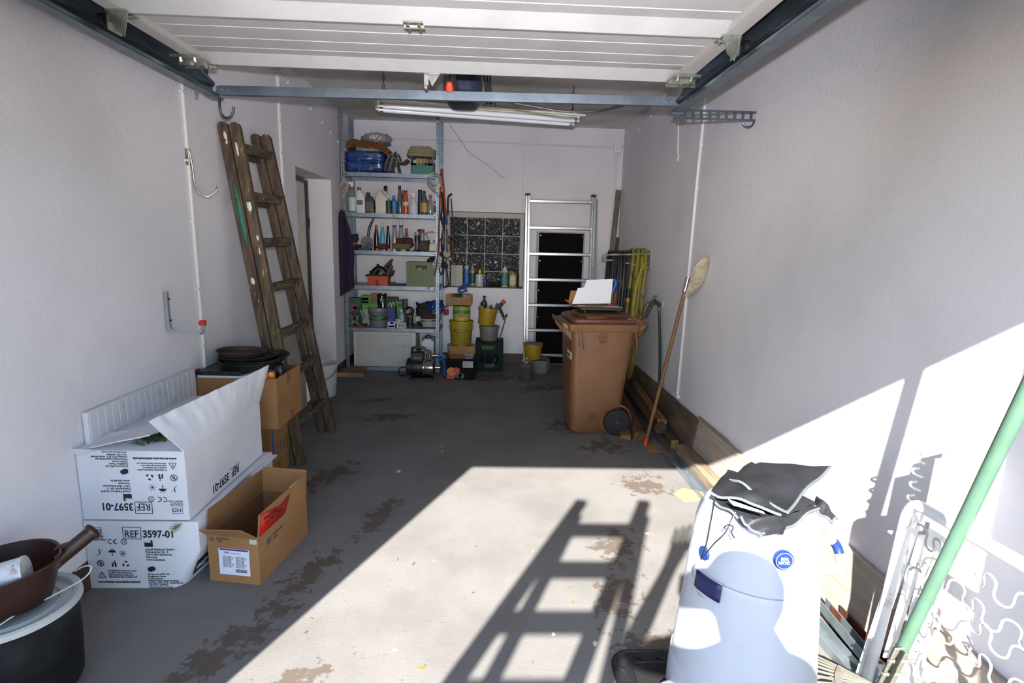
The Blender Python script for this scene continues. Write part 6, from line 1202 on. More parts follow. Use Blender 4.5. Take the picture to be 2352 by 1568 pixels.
clut = [(866, 573, '#8d6d43', 'tan wooden peg'), (882, 573, '#a09d92', 'white plastic wedge'), (893, 574, '#8b8672', 'grey-beige scrap'), (905, 573, '#b5b07a', 'pale yellow scrap'), (929, 572, '#8f9a52', 'light green lump'), (924, 575, '#b1aea6', 'crumpled white paper'), (937, 573, '#24252c', 'dark round bracket'), (945, 571, '#8f6a1d', 'mustard yellow plug'), (953, 573, '#1d2430', 'black plastic clip'), (916, 575, '#5b2c1c', 'dark red scrap'), (873, 576, '#5b4a38', 'brown wooden chip')]
for px, py, cc, nm in clut:
    p = atY(px, py, 5.59); s = 0.011+0.006*((px*7) % 3)/2
    o = MB().ring([rrect(0, 0, 2.6*s, 1.8*s, 0.5*s, 0), rrect(0.2*s, 0, 2.2*s, 1.6*s, 0.5*s, 1.2*s), rrect(0.3*s, 0, 1.0*s, 0.8*s, 0.3*s, 1.5*s)], True).build('_'.join(nm.split()[-2:]), P(cc, 0.7)); o.location = (p.x, p.y, Z3+0.0005); o.rotation_euler = (0, 0, px % 6); tag(o, '%s lying on the front of the middle shelf' % nm, nm.split()[-1])
wr = thing('test_lead', 'red and black test lead sticking up from the middle shelf', 'lead', atY(985, 560, 5.66)); MB().tube(smoothpath([atY(988, 560, 5.66), atY(984, 548, 5.66), atY(979, 536, 5.66)], 4), 0.0025, 5).build('red_lead', P('#8f2a1c'), wr, world=True)
MB().tube(smoothpath([atY(975, 538, 5.66), atY(982, 533, 5.66), atY(990, 532, 5.66), atY(998, 533, 5.66)], 5), 0.003, 5).build('coiled_end', P('#3c3d40'), wr, world=True); MB().tube(smoothpath([atY(994, 557, 5.66), atY(997, 551, 5.66), atY(1000, 556, 5.66)], 5), 0.003, 5).build('loop', P('#5a5c60'), wr, world=True)

# ---- fourth shelf: orange tote with tools, green crate
Z4 = SHZ[3]
X, r, h = put(843, 891, 634, Z4, 5.60); tot = thing('tool_tote', 'orange plastic tool tote with notched front on the shelf', 'tote', (X, 5.60, Z4)); ORT = mat('orange_plastic', '#a8310f', 0.45)
MB().prism([(-r*0.85, 0), (-r*0.20, 0), (-r*0.18, h*0.62), (r*0.12, h*0.62), (r*0.14, 0), (r*0.88, 0), (r, h), (-r, h)], 0.005, frame((0, 0.005, 0), (1, 0, 0), (0, 0, 1))).build('front', ORT, tot)
MB().span((-r, 0.15, 0), (r, 0.155, h)).build('back', ORT, tot); MB().span((-r*0.97, 0.006, 0), (-r*0.90, 0.15, h)).build('side', ORT, tot); MB().span((r*0.90, 0.006, 0), (r*0.97, 0.15, h)).build('side', ORT, tot); MB().span((-r*0.85, 0.03, 0), (r*0.85, 0.15, 0.006)).build('base', ORT, tot)
MB().tube([(-r*1.12, 0.0, h+0.006), (r*1.05, 0.0, h+0.004), (r*1.28, 0.16, h+0.012), (-r*1.0, 0.16, h+0.012)], 0.007, 8, True).build('rim', P('#1d1512', 0.5), tot)
def tool(nm, label, a, b, r0, m, Y, m2=None, cut=0.5):
    a, b = atY(a[0], a[1], Y), atY(b[0], b[1], Y+0.02); t = thing(nm, label, 'tool', a); c = a.lerp(b, cut)
    MB().cyl(a, c, r0*0.6, r0*0.6, seg=8).build('shaft', P('#3a3734', 0.4, 0.5), t, world=True); MB().tube([c, c.lerp(b, 0.3), c.lerp(b, 0.8), b], lambda u: r0*(0.8+0.5*math.sin(PI*min(1, u*1.1))), 10).build('handle', m, t, world=True); return t
WDH = mat('dark_wood_handle', '#3d2417', 0.6)
tool('hammer', 'hammer with long dark wooden handle in the orange tote', (868, 632), (902, 595), 0.014, WDH, 5.66, cut=0.25)
tool('chisel', 'short brown handled chisel in the orange tote', (862, 634), (850, 622), 0.013, mat('amber_handle', '#5b2a12', 0.4), 5.65); tool('file', 'brown handled file upright in the orange tote', (870, 636), (868, 606), 0.014, WDH, 5.68, cut=0.4)
tool('screwdriver', 'black handled screwdriver at the right of the orange tote', (894, 640), (905, 620), 0.012, BLACK, 5.67); tool('wooden_peg', 'light wooden handled awl in the orange tote', (890, 640), (892, 620), 0.010, mat('pale_wood_handle', '#6d4a22', 0.6), 5.62, cut=0.1)
t = thing('power_drill', 'black power tool with grey disc in the orange tote', 'drill', atY(873, 628, 5.66)); MB().tube(smoothpath([atY(857, 630, 5.66), atY(864, 620, 5.66), atY(874, 618, 5.66), atY(884, 628, 5.66)], 4), 0.034, 12).build('body', P('#15120f', 0.4), t, world=True); MB().cyl(atY(875, 627, 5.60), atY(875, 627, 5.625), 0.019, seg=16).build('chuck_disc', P('#5f6264', 0.8), t, world=True); MB().tube([atY(886, 635, 5.68), atY(898, 612, 5.69), atY(893, 605, 5.69)], 0.025, 8).build('guard', P('#2a2924', 0.5), t, world=True)
t = thing('wood_plane', 'dark wooden plane lying on the shelf beside the tote', 'plane', (atY(912, 657, 5.62).x, 5.62, Z4)); MB().span((-0.075, 0, 0), (0.075, 0.05, 0.022)).build('sole', P('#2a1d16', 0.6), t, bevel=0.004); MB().cyl((-0.075, 0.025, 0.018), (-0.02, 0.025, 0.028), 0.014, seg=10).build('handle', P('#55301a', 0.5), t)
X, r, h = put(932, 1003, 602, Z4, 5.60); gc2 = thing('green_crate', 'olive green stacking crate with handle slot on the shelf', 'crate', (X, 5.60, Z4)); OLV = mat('olive_green_plastic', '#4c5b31', 0.5)
MB().prism([(-r*0.95, 0), (r*0.95, 0), (r*0.97, h*0.86), (r*1.0, h*0.86), (r, h), (-r, h), (-r, h*0.86), (-r*0.97, h*0.86)], 0.004, frame((0, 0.004, 0), (1, 0, 0), (0, 0, 1))).build('front_lower', OLV, gc2)
sl = gc2.children[0]; bpy.data.objects.remove(sl)
MB().span((-r*0.95, 0, 0), (r*0.95, 0.004, h*0.70)).build('front_lower', OLV, gc2); MB().span((-r*0.96, 0, h*0.86), (r*0.96, 0.004, h)).build('front_upper', OLV, gc2)
MB().span((-r*0.95, 0, h*0.70), (-r*0.36, 0.004, h*0.86)).build('front_cheek', OLV, gc2); MB().span((r*0.36, 0, h*0.70), (r*0.95, 0.004, h*0.86)).build('front_cheek', OLV, gc2)
for z0 in (h*0.86, h-0.006): MB().span((-r, -0.008, z0), (r, 0.0, z0+0.006)).build('rim', OLV, gc2)
for x in (-r*0.72, r*0.72): MB().span((x-0.003, -0.004, 0), (x+0.003, 0.0, h*0.86)).build('rib', OLV, gc2)
for s0 in (-1, 1): MB().span((s0*r*0.95, 0.004, 0), (s0*r*0.97, 0.30, h)).build('side', OLV, gc2)
MB().span((-r*0.95, 0.296, 0), (r*0.95, 0.30, h)).build('back', OLV, gc2); MB().span((-r*0.95, 0.004, 0), (r*0.95, 0.296, 0.005)).build('base', OLV, gc2)
t = bottle('white_jar', 'white lidded jar seen through the crate handle slot', 958, 969, 616, Z4+0.006, 5.66, '#9a9c9a', '#b5b7b5', 'tin', cat='jar'); bottle('red_jar', 'red jar seen through the crate handle slot', 970, 979, 615, Z4+0.006, 5.66, '#8f2b16', '#a23a20', 'tin', cat='jar')
pillow('dark_cloth', 'dark blue cloth sticking out of the green stacking crate', 980, 998, 592, 640, 5.66, 0.10, P('#1a1f36', 0.9), 'cloth', 2.0, 0.02, 2.0)
tag(MB().tube(smoothpath([(-0.66, SHY0-0.004, Z4+0.002), (-0.672, SHY0-0.006, Z4-0.012), (-0.665, SHY0-0.006, Z4-0.03), (-0.655, SHY0-0.006, Z4-0.012), (-0.64, SHY0-0.002, Z4+0.003)], 4), 0.0028, 5).build('cord_loop', BLACK), 'small black cord loop hanging over the shelf edge', 'cord')

# ---- fifth shelf: garden supplies
Z5 = SHZ[4]
def pack(name, label, x0, x1, yt, Y, dep, front, side=None, top=None, band=None, Z=Z5, rz=0.0, cat='box', kids=()):
    X, r, h = put(x0, x1, yt, Z, Y); t = thing(name, label, cat, (X, Y, Z), rz); MB().span((-r, 0, 0), (r, dep, h)).build('carton', P(side or front, 0.6), t, bevel=0.0015)
    MB().span((-r*0.97, -0.0012, 0.004), (r*0.97, 0.0, h-0.004)).build('printed_front', P(front, 0.6), t)
    for (u0, u1, v0, v1, cc) in (band or ()): MB().span((-r+2*r*u0, -0.002, h*v0), (-r+2*r*u1, -0.0012, h*v1)).build('print_block', P(cc, 0.6), t)
    for (s, u, v, sz, cc) in kids: text(s, sz, frame((-r+2*r*u, -0.0022, h*v), (1, 0, 0), (0, 0, 1)), P(cc), t, world=False)
    return t
pack('fertiliser_box', 'green fertiliser box with pink flowers on its front', 803, 829, 684, 5.70, 0.09, '#2a5b3c', '#143824', band=[(0.08, 0.6, 0.5, 0.78, '#8f3f6a'), (0.1, 0.55, 0.12, 0.45, '#a06d94'), (0.3, 0.9, 0.6, 0.7, '#4f2c44')])
pack('fertiliser_box', 'lime green and white box with dark label', 829, 851, 678, 5.74, 0.08, '#8d9a90', '#4f8a1e', band=[(0.0, 1.0, 0.55, 1.0, '#4c8a1c'), (0.12, 0.8, 0.74, 0.92, '#163d26'), (0.72, 1.0, 0.38, 0.5, '#7a1f14')], kids=[('COMPO', 0.16, 0.8, 0.018, '#c6d0c4'), ('Rosen', 0.2, 0.62, 0.018, '#c6d0b0')])
pack('fertiliser_box', 'green box with red logo and pale lettering', 851, 866, 675, 5.72, 0.08, '#3d7332', '#2b5226', band=[(0.1, 0.9, 0.76, 0.86, '#9a2a1a'), (0.0, 1.0, 0.95, 1.0, '#b5401f')], kids=[('Bio-Tec\nRasen\nDünger', 0.1, 0.62, 0.024, '#a9c09a')])
pillow('plastic_bag', 'black shiny plastic bag stuffed between the green boxes', 864, 887, 676, 745, 5.74, 0.1, mat('black_film', '#15181a', 0.2, c2='#3c4246', scale=12, lo=0.6, hi=0.7, coat=0.6), 'bag', 3.0, 0.03, 2.2)
pack('seed_box', 'dark green box with lime stripes behind the blue carton', 886, 912, 683, 5.76, 0.10, '#17301c', '#12261a', band=[(0.0, 0.4, 0.55, 0.9, '#143a24'), (0.45, 0.92, 0.1, 0.9, '#143a24'), (0.92, 1.0, 0.0, 0.95, '#4c8a22'), (0.45, 0.9, 0.66, 0.72, '#4c8a22')], kids=[('COMPO', 0.5, 0.8, 0.016, '#b9c4bc')])
pack('seed_box', 'narrow green box with brown side beside the dark green box', 912, 924, 690, 5.72, 0.09, '#3f7a2e', '#1f3020', band=[(0.1, 0.9, 0.78, 0.86, '#254a22'), (0.1, 0.9, 0.45, 0.7, '#4b8b34')])
tag(MB().span(tuple(atY(922, 750, 5.80)), tuple(atY(934, 688, 5.80)+V((0, 0.08, 0)))).build('brown_carton', P('#2a2620')), 'dark brown carton beside the narrow green box', 'carton')
X, r, h = put(841, 888, 708, Z5, 5.62); tb = thing('clear_tub', 'clear round tub with lid holding tan seed', 'tub', (X, 5.62+r, Z5))
MB().lathe([(r*0.88, 0.002), (r*0.91, h*0.42), (0.0005, h*0.52)], 26).build('seed', mat('tan_seed', '#8a6848', 0.95, c2='#6f5238', scale=60), tb)
MB().lathe([(r*0.90, 0), (r*0.97, h*0.86), (r*0.955, h*0.86), (r*0.885, 0.004)], 28, caps=(True, False)).build('tub_wall', mat('clear_tub_plastic', '#7f8884', 0.2, alpha=0.4, coat=0.4), tb)
MB().lathe([(r*1.03, h*0.84), (r*1.03, h*0.97), (r*0.98, h), (r*0.9, h*0.97), (0.0005, h*0.97)], 28).build('lid', mat('grey_clear_lid', '#6d7274', 0.3), tb); MB().tube([(r*1.02*math.cos(a), -r*1.02*math.sin(a), h*0.80-0.07*math.sin(a)) for a in [PI*i/12 for i in range(13)]], 0.003, 6).build('handle', P('#8f9698'), tb)
sleeve(tb, r*0.95, h*0.36, h*0.62, P('#2b4c34'))
t = pack('blue_carton', 'blue and white carton with two white ribbon handles', 889.5, 907.5, 706, 5.60, 0.09, '#2b316f', '#1f2350', band=[(0.0, 1.0, 0.0, 0.30, '#a9aec2'), (0.4, 0.75, 0.20, 0.34, '#8e93a8'), (0.1, 0.9, 0.05, 0.12, '#5d6890')])
for k in (-1, 1): MB().tube(smoothpath([(-0.03*k*0.9-0.01, 0.02, 0.19), (-0.03*k, 0.02, 0.235), (-0.016*k, 0.02, 0.262), (-0.006*k, 0.02, 0.25), (-0.004*k, 0.02, 0.19)], 4), 0.005, 6).build('ribbon_handle', P('#b5b3ac', 0.8), t)
bottle('grey_bottle', 'grey plastic bottle with small white screw cap', 914, 930, 710, Z5, 5.68, '#7d858c', '#c4c2bc', 'round', None, sq=(1, 0.7))
t = pack('white_box', 'small white box with black barcode stripes', 911, 932, 741, 5.60, 0.06, '#b9bab8', band=[(0.18+0.105*i, 0.18+0.105*i+0.055, 0.15, 0.85, '#1f2124') for i in range(7)])
t = pack('white_box', 'tiny white folded leaflet box on the barcode box', 908, 920, 733, 5.615, 0.04, '#b4b3ae', Z=Z5+0.05, band=[(0.1, 0.6, 0.5, 0.7, '#4a4a48')])
t = thing('power_tool', 'black power tool with round yellow badge', 'power tool', (atY(940, 745, 5.66).x, 5.66, Z5))
MB().lathe([(0.02, -0.06), (0.042, -0.045), (0.046, 0.03), (0.034, 0.055), (0.015, 0.06)], 20, (0, 0.03, 0.175), rot=rotm(PI/2, 0, 0.3)).build('motor', P('#17181b', 0.45), t); MB().box((0.01, 0.03, 0.08), (0.05, 0.07, 0.14)).build('grip', P('#121316', 0.5), t, bevel=0.012); MB().box((0, 0.02, 0.012), (0.09, 0.10, 0.024)).build('battery', P('#1c1d20', 0.5), t, bevel=0.006)
MB().lathe([(0.018, 0), (0.018, 0.003), (0.0005, 0.004)], 18, (-0.012, -0.032, 0.172), rot=rotm(PI/2, 0, 0)).build('yellow_badge', P('#8a7a2c'), t); MB().box((0.01, -0.02, 0.125), (0.05, 0.03, 0.008)).build('pale_plate', P('#6f6a5a'), t)
X, r, h = put(975, 1020, 675, Z5, 5.68); hm = thing('safety_helmet', 'yellow safety helmet lying on the lower shelf', 'helmet', (X, 5.80, Z5+0.16)); YH = mat('yellow_helmet_plastic', '#8f6f14', 0.35)
MB().lathe([(0.105, 0.0), (0.104, 0.03), (0.092, 0.075), (0.065, 0.105), (0.03, 0.12), (0.0005, 0.123)], 28, sq=(1, 1.2)).build('shell', YH, hm); MB().lathe([(0.105, 0.0), (0.125, -0.004), (0.125, 0.002), (0.105, 0.006)], 28, sq=(1, 1.2)).build('brim', YH, hm); MB().tube([(0.1*math.sin(a)*0.12, -0.126*math.cos(a)*0.98, 0.123*math.sin(a)) for a in [PI*i/10 for i in range(11)]], 0.006, 6).build('ridge', YH, hm)
pillow('blue_bag', 'shiny blue plastic bag in front of the yellow helmet', 983, 1018, 692, 717, 5.62, 0.10, mat('blue_film', '#123a8a', 0.25, coat=0.6, c2='#0f2f70', scale=14), 'bag', 7.0, 0.03, 2.2)
pillow('black_bag', 'black fabric bag behind the wire basket', 955, 992, 697, 745, 5.68, 0.14, P('#0f0f12', 0.8), 'bag', 5.0, 0.03, 2.4)
X, r, h = put(954, 1014, 716, Z5, 5.64); bk = thing('wire_basket', 'oval wire basket lined with white cloth', 'basket', (X, 5.72, Z5)); WB = P('#23211f', 0.5, 0.4)
for zf, rf_ in ((0.0, 0.62), (0.5, 0.86), (1.0, 1.0)): MB().tube([(r*rf_*math.cos(a), 0.105*rf_*math.sin(a), 0.004+h*0.85*zf) for a in [2*PI*i/28 for i in range(28)]], 0.0025, 5, True).build('hoop', WB, bk)
for i in range(22):
    a = 2*PI*i/22; MB().tube([(r*0.62*math.cos(a), 0.065*math.sin(a), 0.004), (r*0.86*math.cos(a), 0.09*math.sin(a), 0.004+h*0.42), (r*math.cos(a), 0.105*math.sin(a), 0.004+h*0.85)], 0.002, 4).build('wire', WB, bk)
MB().lathe([(r*0.58, 0.006), (r*0.80, h*0.38), (r*0.92, h*0.55), (r*0.6, h*0.5), (0.0005, h*0.45)], 24, sq=(1, 0.56)).build('white_lining', P('#a3a29e', 0.8), bk)
pillow('brown_net', 'bundle of brown netting lying in the wire basket', 966, 1006, 712, 738, 5.66, 0.09, mat('brown_net', '#3b2e20', 0.95, c2='#241c14', scale=40), 'netting', 2.0, 0.03, 2.0)
tag(MB().lathe([(0.028, 0), (0.036, 0.01), (0.036, 0.045), (0.02, 0.055)], 16, atY(959, 737, 5.63)).build('white_ball', P('#a9a7a2', 0.7)), 'white rolled cloth at the left end of the wire basket', 'cloth')
t = thing('rotary_tool', 'red and black hand sprayer hanging out beside the shelf post', 'sprayer', atY(1020, 715, 5.70)); MB().box(atY(1021, 704, 5.70), (0.09, 0.03, 0.012), rotm(0, -0.15, 0)).build('arm', P('#17181a'), t, world=True); MB().lathe([(0.02, 0), (0.028, 0.02), (0.026, 0.05), (0.012, 0.055)], 16, atY(1025, 722, 5.70)).build('red_head', P('#8f2414', 0.4), t, world=True); MB().span(tuple(atY(1014, 722, 5.71)), tuple(atY(1021, 708, 5.71)+V((0, 0.03, 0)))).build('blue_part', P('#4f6f8f'), t, world=True)
# left heap
tag(MB().span((SHX0+0.045, SHY0-0.02, Z5), (-1.33, 5.8, Z5+0.022)).build('orange_board', mat('orange_wood', '#6f3a18', 0.7), bevel=0.003), 'orange-brown wooden board on the left of the lower shelf', 'board')
X, r, h = put(812, 840, 708, Z5, 5.62); t = thing('seed_pack', 'tilted dark green seed pack leaning on the clear tub', 'packet', (X, 5.60, Z5+0.07), rot=(0, -0.35, 0)); MB().span((-0.05, 0, 0), (0.06, 0.03, 0.11)).build('pack', P('#1d3f24', 0.4), t, bevel=0.004); MB().span((-0.03, -0.0015, 0.02), (0.03, 0, 0.08)).build('print_block', P('#12281a'), t); MB().span((0.045, -0.002, 0.0), (0.06, 0, 0.10)).build('silver_edge', P('#8d9494', 0.3), t)
t = bottle('glass_jar', 'small brown jar with white lid in the left heap', 812, 828, 724, Z5+0.024, 5.62, '#3a2012', '#a19d94', 'tin', '#5a2a14', cat='jar'); 
for k in range(3):
    tag(MB().tube(smoothpath([atY(804+3*k, 746, 5.59-0.004*k), atY(810, 733+3*k, 5.585), atY(820, 738+2*k, 5.585), atY(830, 748, 5.588), atY(826, 742+k, 5.59)], 6), (0.007, 0.0035, 0.005)[k], 6).build('garden_twine', P(('#1f4a3a', '#7f9a34', '#9a978c')[k], 0.8)), '%s garden twine tangled at the left of the lower shelf' % ('dark green', 'lime green', 'off-white')[k], 'twine')

# ---- bottom: white drawer unit, silver case
Y6 = 5.60; a = atY(813, 843, Y6); b = atY(955, 764, Y6)
wd = thing('white_drawer_box', 'large white box with raised frame under the lowest shelf', 'box', ((a.x+b.x)/2, Y6, SHZ[5])); WDm = mat('aged_white_laminate', '#a9a8a6', 0.5, c2='#a19f9c', scale=6, c3='#6a655e', s3=70, lo3=0.74, hi3=0.76)
ax, bx, z0, z1 = a.x, b.x, SHZ[5]+0.001, b.z
MB().span((ax, Y6+0.012, z0), (bx, Y6+0.30, z1)).build('body', WDm, wd, world=True); WF = mat('cream_frame', '#b3b0a6', 0.5)
for p, q in (((ax, Y6, z0), (ax+0.04, Y6+0.012, z1)), ((bx-0.05, Y6, z0), (bx, Y6+0.012, z1)), ((ax+0.04, Y6, z1-0.03), (bx-0.05, Y6+0.012, z1)), ((ax+0.04, Y6, z0), (bx-0.05, Y6+0.012, z0+0.012))): MB().span(p, q).build('frame', WF, wd, world=True, bevel=0.004)
MB().prism([(0, 0), (0.008, 0.012), (0.012, 0.034), (0.002, 0.02)], 0.0008, frame((bx-0.125, Y6+0.0112, z0+0.20), (1, 0, 0), (0, 0, 1))).build('paint_chip', P('#2a211c'), wd, world=True)
a = atY(968, 812, 5.72); b = atY(996, 779, 5.72); sc_ = thing('aluminium_case', 'upright silver aluminium case with black handle', 'case', ((a.x+b.x)/2, 5.72, 0.04)); SIL = mat('silver_case', '#c3c6ce', 0.35, 0.3)
MB().span((a.x, 5.72, 0.041), (b.x, 5.95, b.z)).build('shell', SIL, sc_, world=True, bevel=0.004); MB().span((a.x+0.012, 5.717, 0.06), ((a.x+b.x)/2+0.012, 5.72, b.z-0.02)).build('panel', P('#c9ccd6', 0.4), sc_, world=True)
for x in (a.x+0.01, b.x-0.016): MB().span((x-0.008, 5.714, b.z-0.02), (x+0.014, 5.72, b.z)).build('corner', P('#4a4c50', 0.4, 0.5), sc_, world=True)
MB().tube([((a.x+b.x)/2-0.03, 5.80, b.z), ((a.x+b.x)/2-0.02, 5.80, b.z+0.03), ((a.x+b.x)/2+0.02, 5.80, b.z+0.03), ((a.x+b.x)/2+0.03, 5.80, b.z)], 0.008, 8).build('handle', P('#1a1b1d'), sc_, world=True)

# ---- hanging on the shelf: purple shirt, paper notice, coil and ropes
sh = thing('purple_shirt', 'dark purple shirt hanging from the left shelf post', 'shirt', (-1.50, 5.5, 1.2)); PUR = mat('purple_cloth', '#2c1730', 0.95, c2='#1b1b38', scale=14, stretch=(3, 3, 1), bump=0.3, bscale=30)
L_ = [(785, 482), (775, 500), (772, 545), (771, 600), (774, 650), (777, 684)]; R_ = [(789, 484), (797, 510), (806, 540), (812, 575), (810, 620), (812, 660)]
def shirt(u, v):
    k = v*(len(L_)-1); i = min(int(k), len(L_)-2); f_ = k-i; lx = L_[i][0]+(L_[i+1][0]-L_[i][0])*f_; ly = L_[i][1]+(L_[i+1][1]-L_[i][1])*f_; rx = R_[i][0]+(R_[i+1][0]-R_[i][0])*f_; ry = R_[i][1]+(R_[i+1][1]-R_[i][1])*f_
    return atY(lx+(rx-lx)*u, ly+(ry-ly)*u, 5.50+0.02*math.sin(u*11+v*2)-0.02*math.sin(PI*u))
MB().sheet(shirt, 24, 24, 0.022).build('cloth', PUR, sh, world=True, ang=80)
MB().sheet(lambda u, v: atY(795+8*v+2*u, 512+10*v+14*u, 5.475+0.01*u), 5, 5, 0.012).build('blue_collar', P('#202c5c', 0.9), sh, world=True)
nt_ = thing('paper_notice', 'tilted paper notice with faded print on the left shelf post', 'notice', atY(790, 430, 5.53))
card([atY(778, 428, 5.52), atY(787, 459, 5.525), atY(802, 427, 5.55), atY(790, 406, 5.545)], P('#8f8b86', 0.8), 'paper', nt_, 0.002)
for k in range(3): card([atY(781+4*k, 430-4*k, 5.519), atY(787+3.5*k, 448-9*k, 5.521), atY(788.5+3.5*k, 445-9*k, 5.522), atY(782.5+4*k, 427-4*k, 5.52)], P('#55504c', 0.8), 'print_line', nt_, 0.001)
nc = thing('clear_hose_coil', 'coil of clear plastic tubing hanging on the right shelf post', 'coil', atY(998, 415, 5.53)); cc_ = atY(998, 416, 5.53); CT = mat('clear_tubing', '#9a9e9c', 0.15, alpha=0.75, coat=0.5)
for k in range(5): MB().tube([(cc_.x+(0.07-0.006*k)*math.cos(2*PI*i/24), 5.53-0.008*k, cc_.z+(0.075-0.008*k)*math.sin(2*PI*i/24)+0.01*math.sin(k*2)) for i in range(24)], 0.006, 6, True).build('loop', CT, nc, world=True)
MB().tube(smoothpath([atY(990, 432, 5.52), atY(996, 438, 5.52), atY(1003, 442, 5.52), atY(1008, 455, 5.52)], 4), 0.006, 6).build('tail', CT, nc, world=True)
def strand(name, label, pts, r, m, Y=5.60, cat='rope', taper=None): return tag(MB().tube(smoothpath([atY(x, y, Y) for x, y in pts], 5), taper or r, 7).build(name, m), label, cat)
ORR = mat('orange_strap', '#7a2f14', 0.7)
strand('orange_strap', 'long orange strap hanging down the right shelf post', [(1014, 388), (1012, 420), (1010, 470), (1008, 530), (1006, 580), (1002, 615), (997, 632)], 0.009, ORR, 5.545, 'strap')
strand('orange_strap', 'short orange strap with blue end beside the shelf', [(1015, 388), (1018, 420), (1021, 455), (1024, 490)], 0.011, mat('orange_strap_bright', '#9a3a1a', 0.6), 5.60, 'strap'); strand('blue_tool', 'blue handle below the short orange strap', [(1024.5, 491), (1026, 514)], 0.014, P('#1f4a80', 0.5), 5.60, 'handle')
BK = P('#15130f', 0.7)
strand('hanging_rope', 'black cord loop reaching down past the window edge', [(1016, 545), (1005, 560), (1003, 575), (1012, 585), (1028, 592), (1040, 580), (1044, 555), (1042, 530), (1036, 455)], 0.006, BK, 5.58)
strand('hanging_rope', 'tangled black cord hanging beside the orange strap', [(1014, 440), (1016, 470), (1013, 500), (1018, 520), (1014, 560), (1018, 590)], 0.009, BK, 5.58); strand('hanging_rope', 'long black loop hanging lowest beside the shelf', [(1018, 600), (1009, 615), (1014, 630), (1022, 605), (1030, 650), (1026, 658), (1018, 652), (1020, 600)], 0.007, BK, 5.57)
strand('brown_strap', 'dark brown strap hanging inside the tool bundle', [(1019, 440), (1020, 500), (1019, 560), (1018, 600)], 0.012, P('#2c1c14', 0.8), 5.64, 'strap'); strand('white_twine', 'off-white twine loop in the hanging tool bundle', [(1016, 520), (1020, 545), (1016, 552), (1019, 560), (1017, 525)], 0.0035, P('#7f776a', 0.8), 5.56, 'twine')
strand('steel_rod', 'shiny steel rod hanging in the tool bundle beside the window', [(1027, 526), (1028, 580)], 0.009, mat('polished_steel', '#b9bcc0', 0.2, 0.9), 5.62, 'rod'); strand('black_stick', 'black pointed hand tool hanging beside the window', [(1038, 445), (1030, 452), (1029, 470), (1029, 492)], 0.011, P('#1a1917', 0.6), 5.63, 'tool')
strand('orange_stick', 'dark orange stick hanging low in the tool bundle', [(1019, 600), (1018, 640), (1019, 662)], 0.007, ORR, 5.60, 'stick'); strand('black_hank', 'thick black hank of cable hanging beside the green crate', [(1016, 600), (1022, 604), (1026, 611), (1020, 614), (1014, 606)], 0.016, BK, 5.60, 'cable')
gtr = thing('round_token', 'round green and white badge hanging before the shelf post', 'badge', atY(1003, 607, 5.545)); q_ = atY(1003, 607, 5.545); MB().cyl(q_, q_+V((0, 0.004, 0)), 0.042, seg=24).build('disc', P('#8f9a94'), gtr, world=True)
for k in range(6): a_ = k*PI/3; MB().prism([(0.015*math.cos(a_+0.35), 0.015*math.sin(a_+0.35)), (0.036*math.cos(a_+0.15), 0.036*math.sin(a_+0.15)), (0.036*math.cos(a_+0.9), 0.036*math.sin(a_+0.9)), (0.015*math.cos(a_+0.7), 0.015*math.sin(a_+0.7))], 0.001, frame(q_+V((0, -0.0002, 0)), (1, 0, 0), (0, 0, 1))).build('green_segment', P('#164a40'), gtr, world=True)
t = thing('red_clamp', 'rusty red screw clamp hanging before the window', 'clamp', atY(1035, 550, 5.70)); MB().tube(smoothpath([atY(1046, 538, 5.70), atY(1044, 545, 5.70), atY(1036, 547, 5.70), atY(1028, 543, 5.70), atY(1027, 552, 5.70), atY(1033, 556, 5.70), atY(1041, 552, 5.70)], 5), 0.010, 8).build('jaw', P('#3d1f17', 0.6), t, world=True)
tag(MB().sheet(lambda u, v: atY(1013+19*u+6*v, 577+14*v+8*u*v, 5.62+0.02*u), 4, 4, 0.003).build('white_board', P('#96908a', 0.7)), 'off-white board scrap behind the hanging cords', 'board'); tag(MB().bar((-0.455, 6.10, 0.8735), (-0.47, 6.13, 1.45), 0.022, 0.02).build('wooden_lath', mat('dark_pine', '#6b4a26', 0.7)), 'narrow wooden lath standing at the left edge of the window', 'lath')

# ================================================================ window sill
ZS, YS = WZ0+0.0125, 6.115
a = atY(1034, 608, YS); b = atY(1066, 608, YS); pr_ = thing('paper_roll', 'white rolled paper standing at the left of the window sill', 'paper roll', ((a.x+b.x)/2, YS, ZS)); MB().lathe([(0.074, 0), (0.074, a.z-ZS)], 6, pw=2).build('roll', P('#b5b2aa', 0.85), pr_)
bottle('spray_can', 'tall blue spray can on the window sill', 1066, 1078, 609, ZS, YS, '#2b5c9a', '#8f9db0', 'can', '#2e62a4', cat='can', lz=(0.05, 0.75)); bottle('plant_bottle', 'clear yellow bottle with green cap on the window sill', 1079, 1092, 606, ZS, YS+0.01, '#8c8a58', '#1c6a38', 'round', '#2a3d2c', lz=(0.15, 0.6))
bottle('white_jar', 'white jar with gold lid on the window sill', 1092, 1111, 628, ZS, YS-0.01, '#b2b2b6', '#22356c', 'tin', cat='jar'); bottle('gold_tin', 'small gold tin standing on the white jar', 1094, 1111, 617, ZS+0.138, YS-0.01, '#8a6d24', '#7a6020', 'tin', cat='tin', bm=mat('gold_lacquer', '#8f7026', 0.3, 0.7))
t = thing('scrub_brush', 'black scrubbing brush on the window sill', 'brush', (atY(1134, 655, YS).x, YS, ZS)); MB().span((-0.05, -0.02, 0.035), (0.05, 0.025, 0.05)).build('block', P('#1f1a18', 0.7), t, bevel=0.01)
for k in range(9): MB().cyl((-0.043+0.0108*k, 0, 0.0), (-0.043+0.0108*k, 0, 0.038), 0.0075, 0.006, seg=6).build('bristles', P('#141210', 0.95), t)
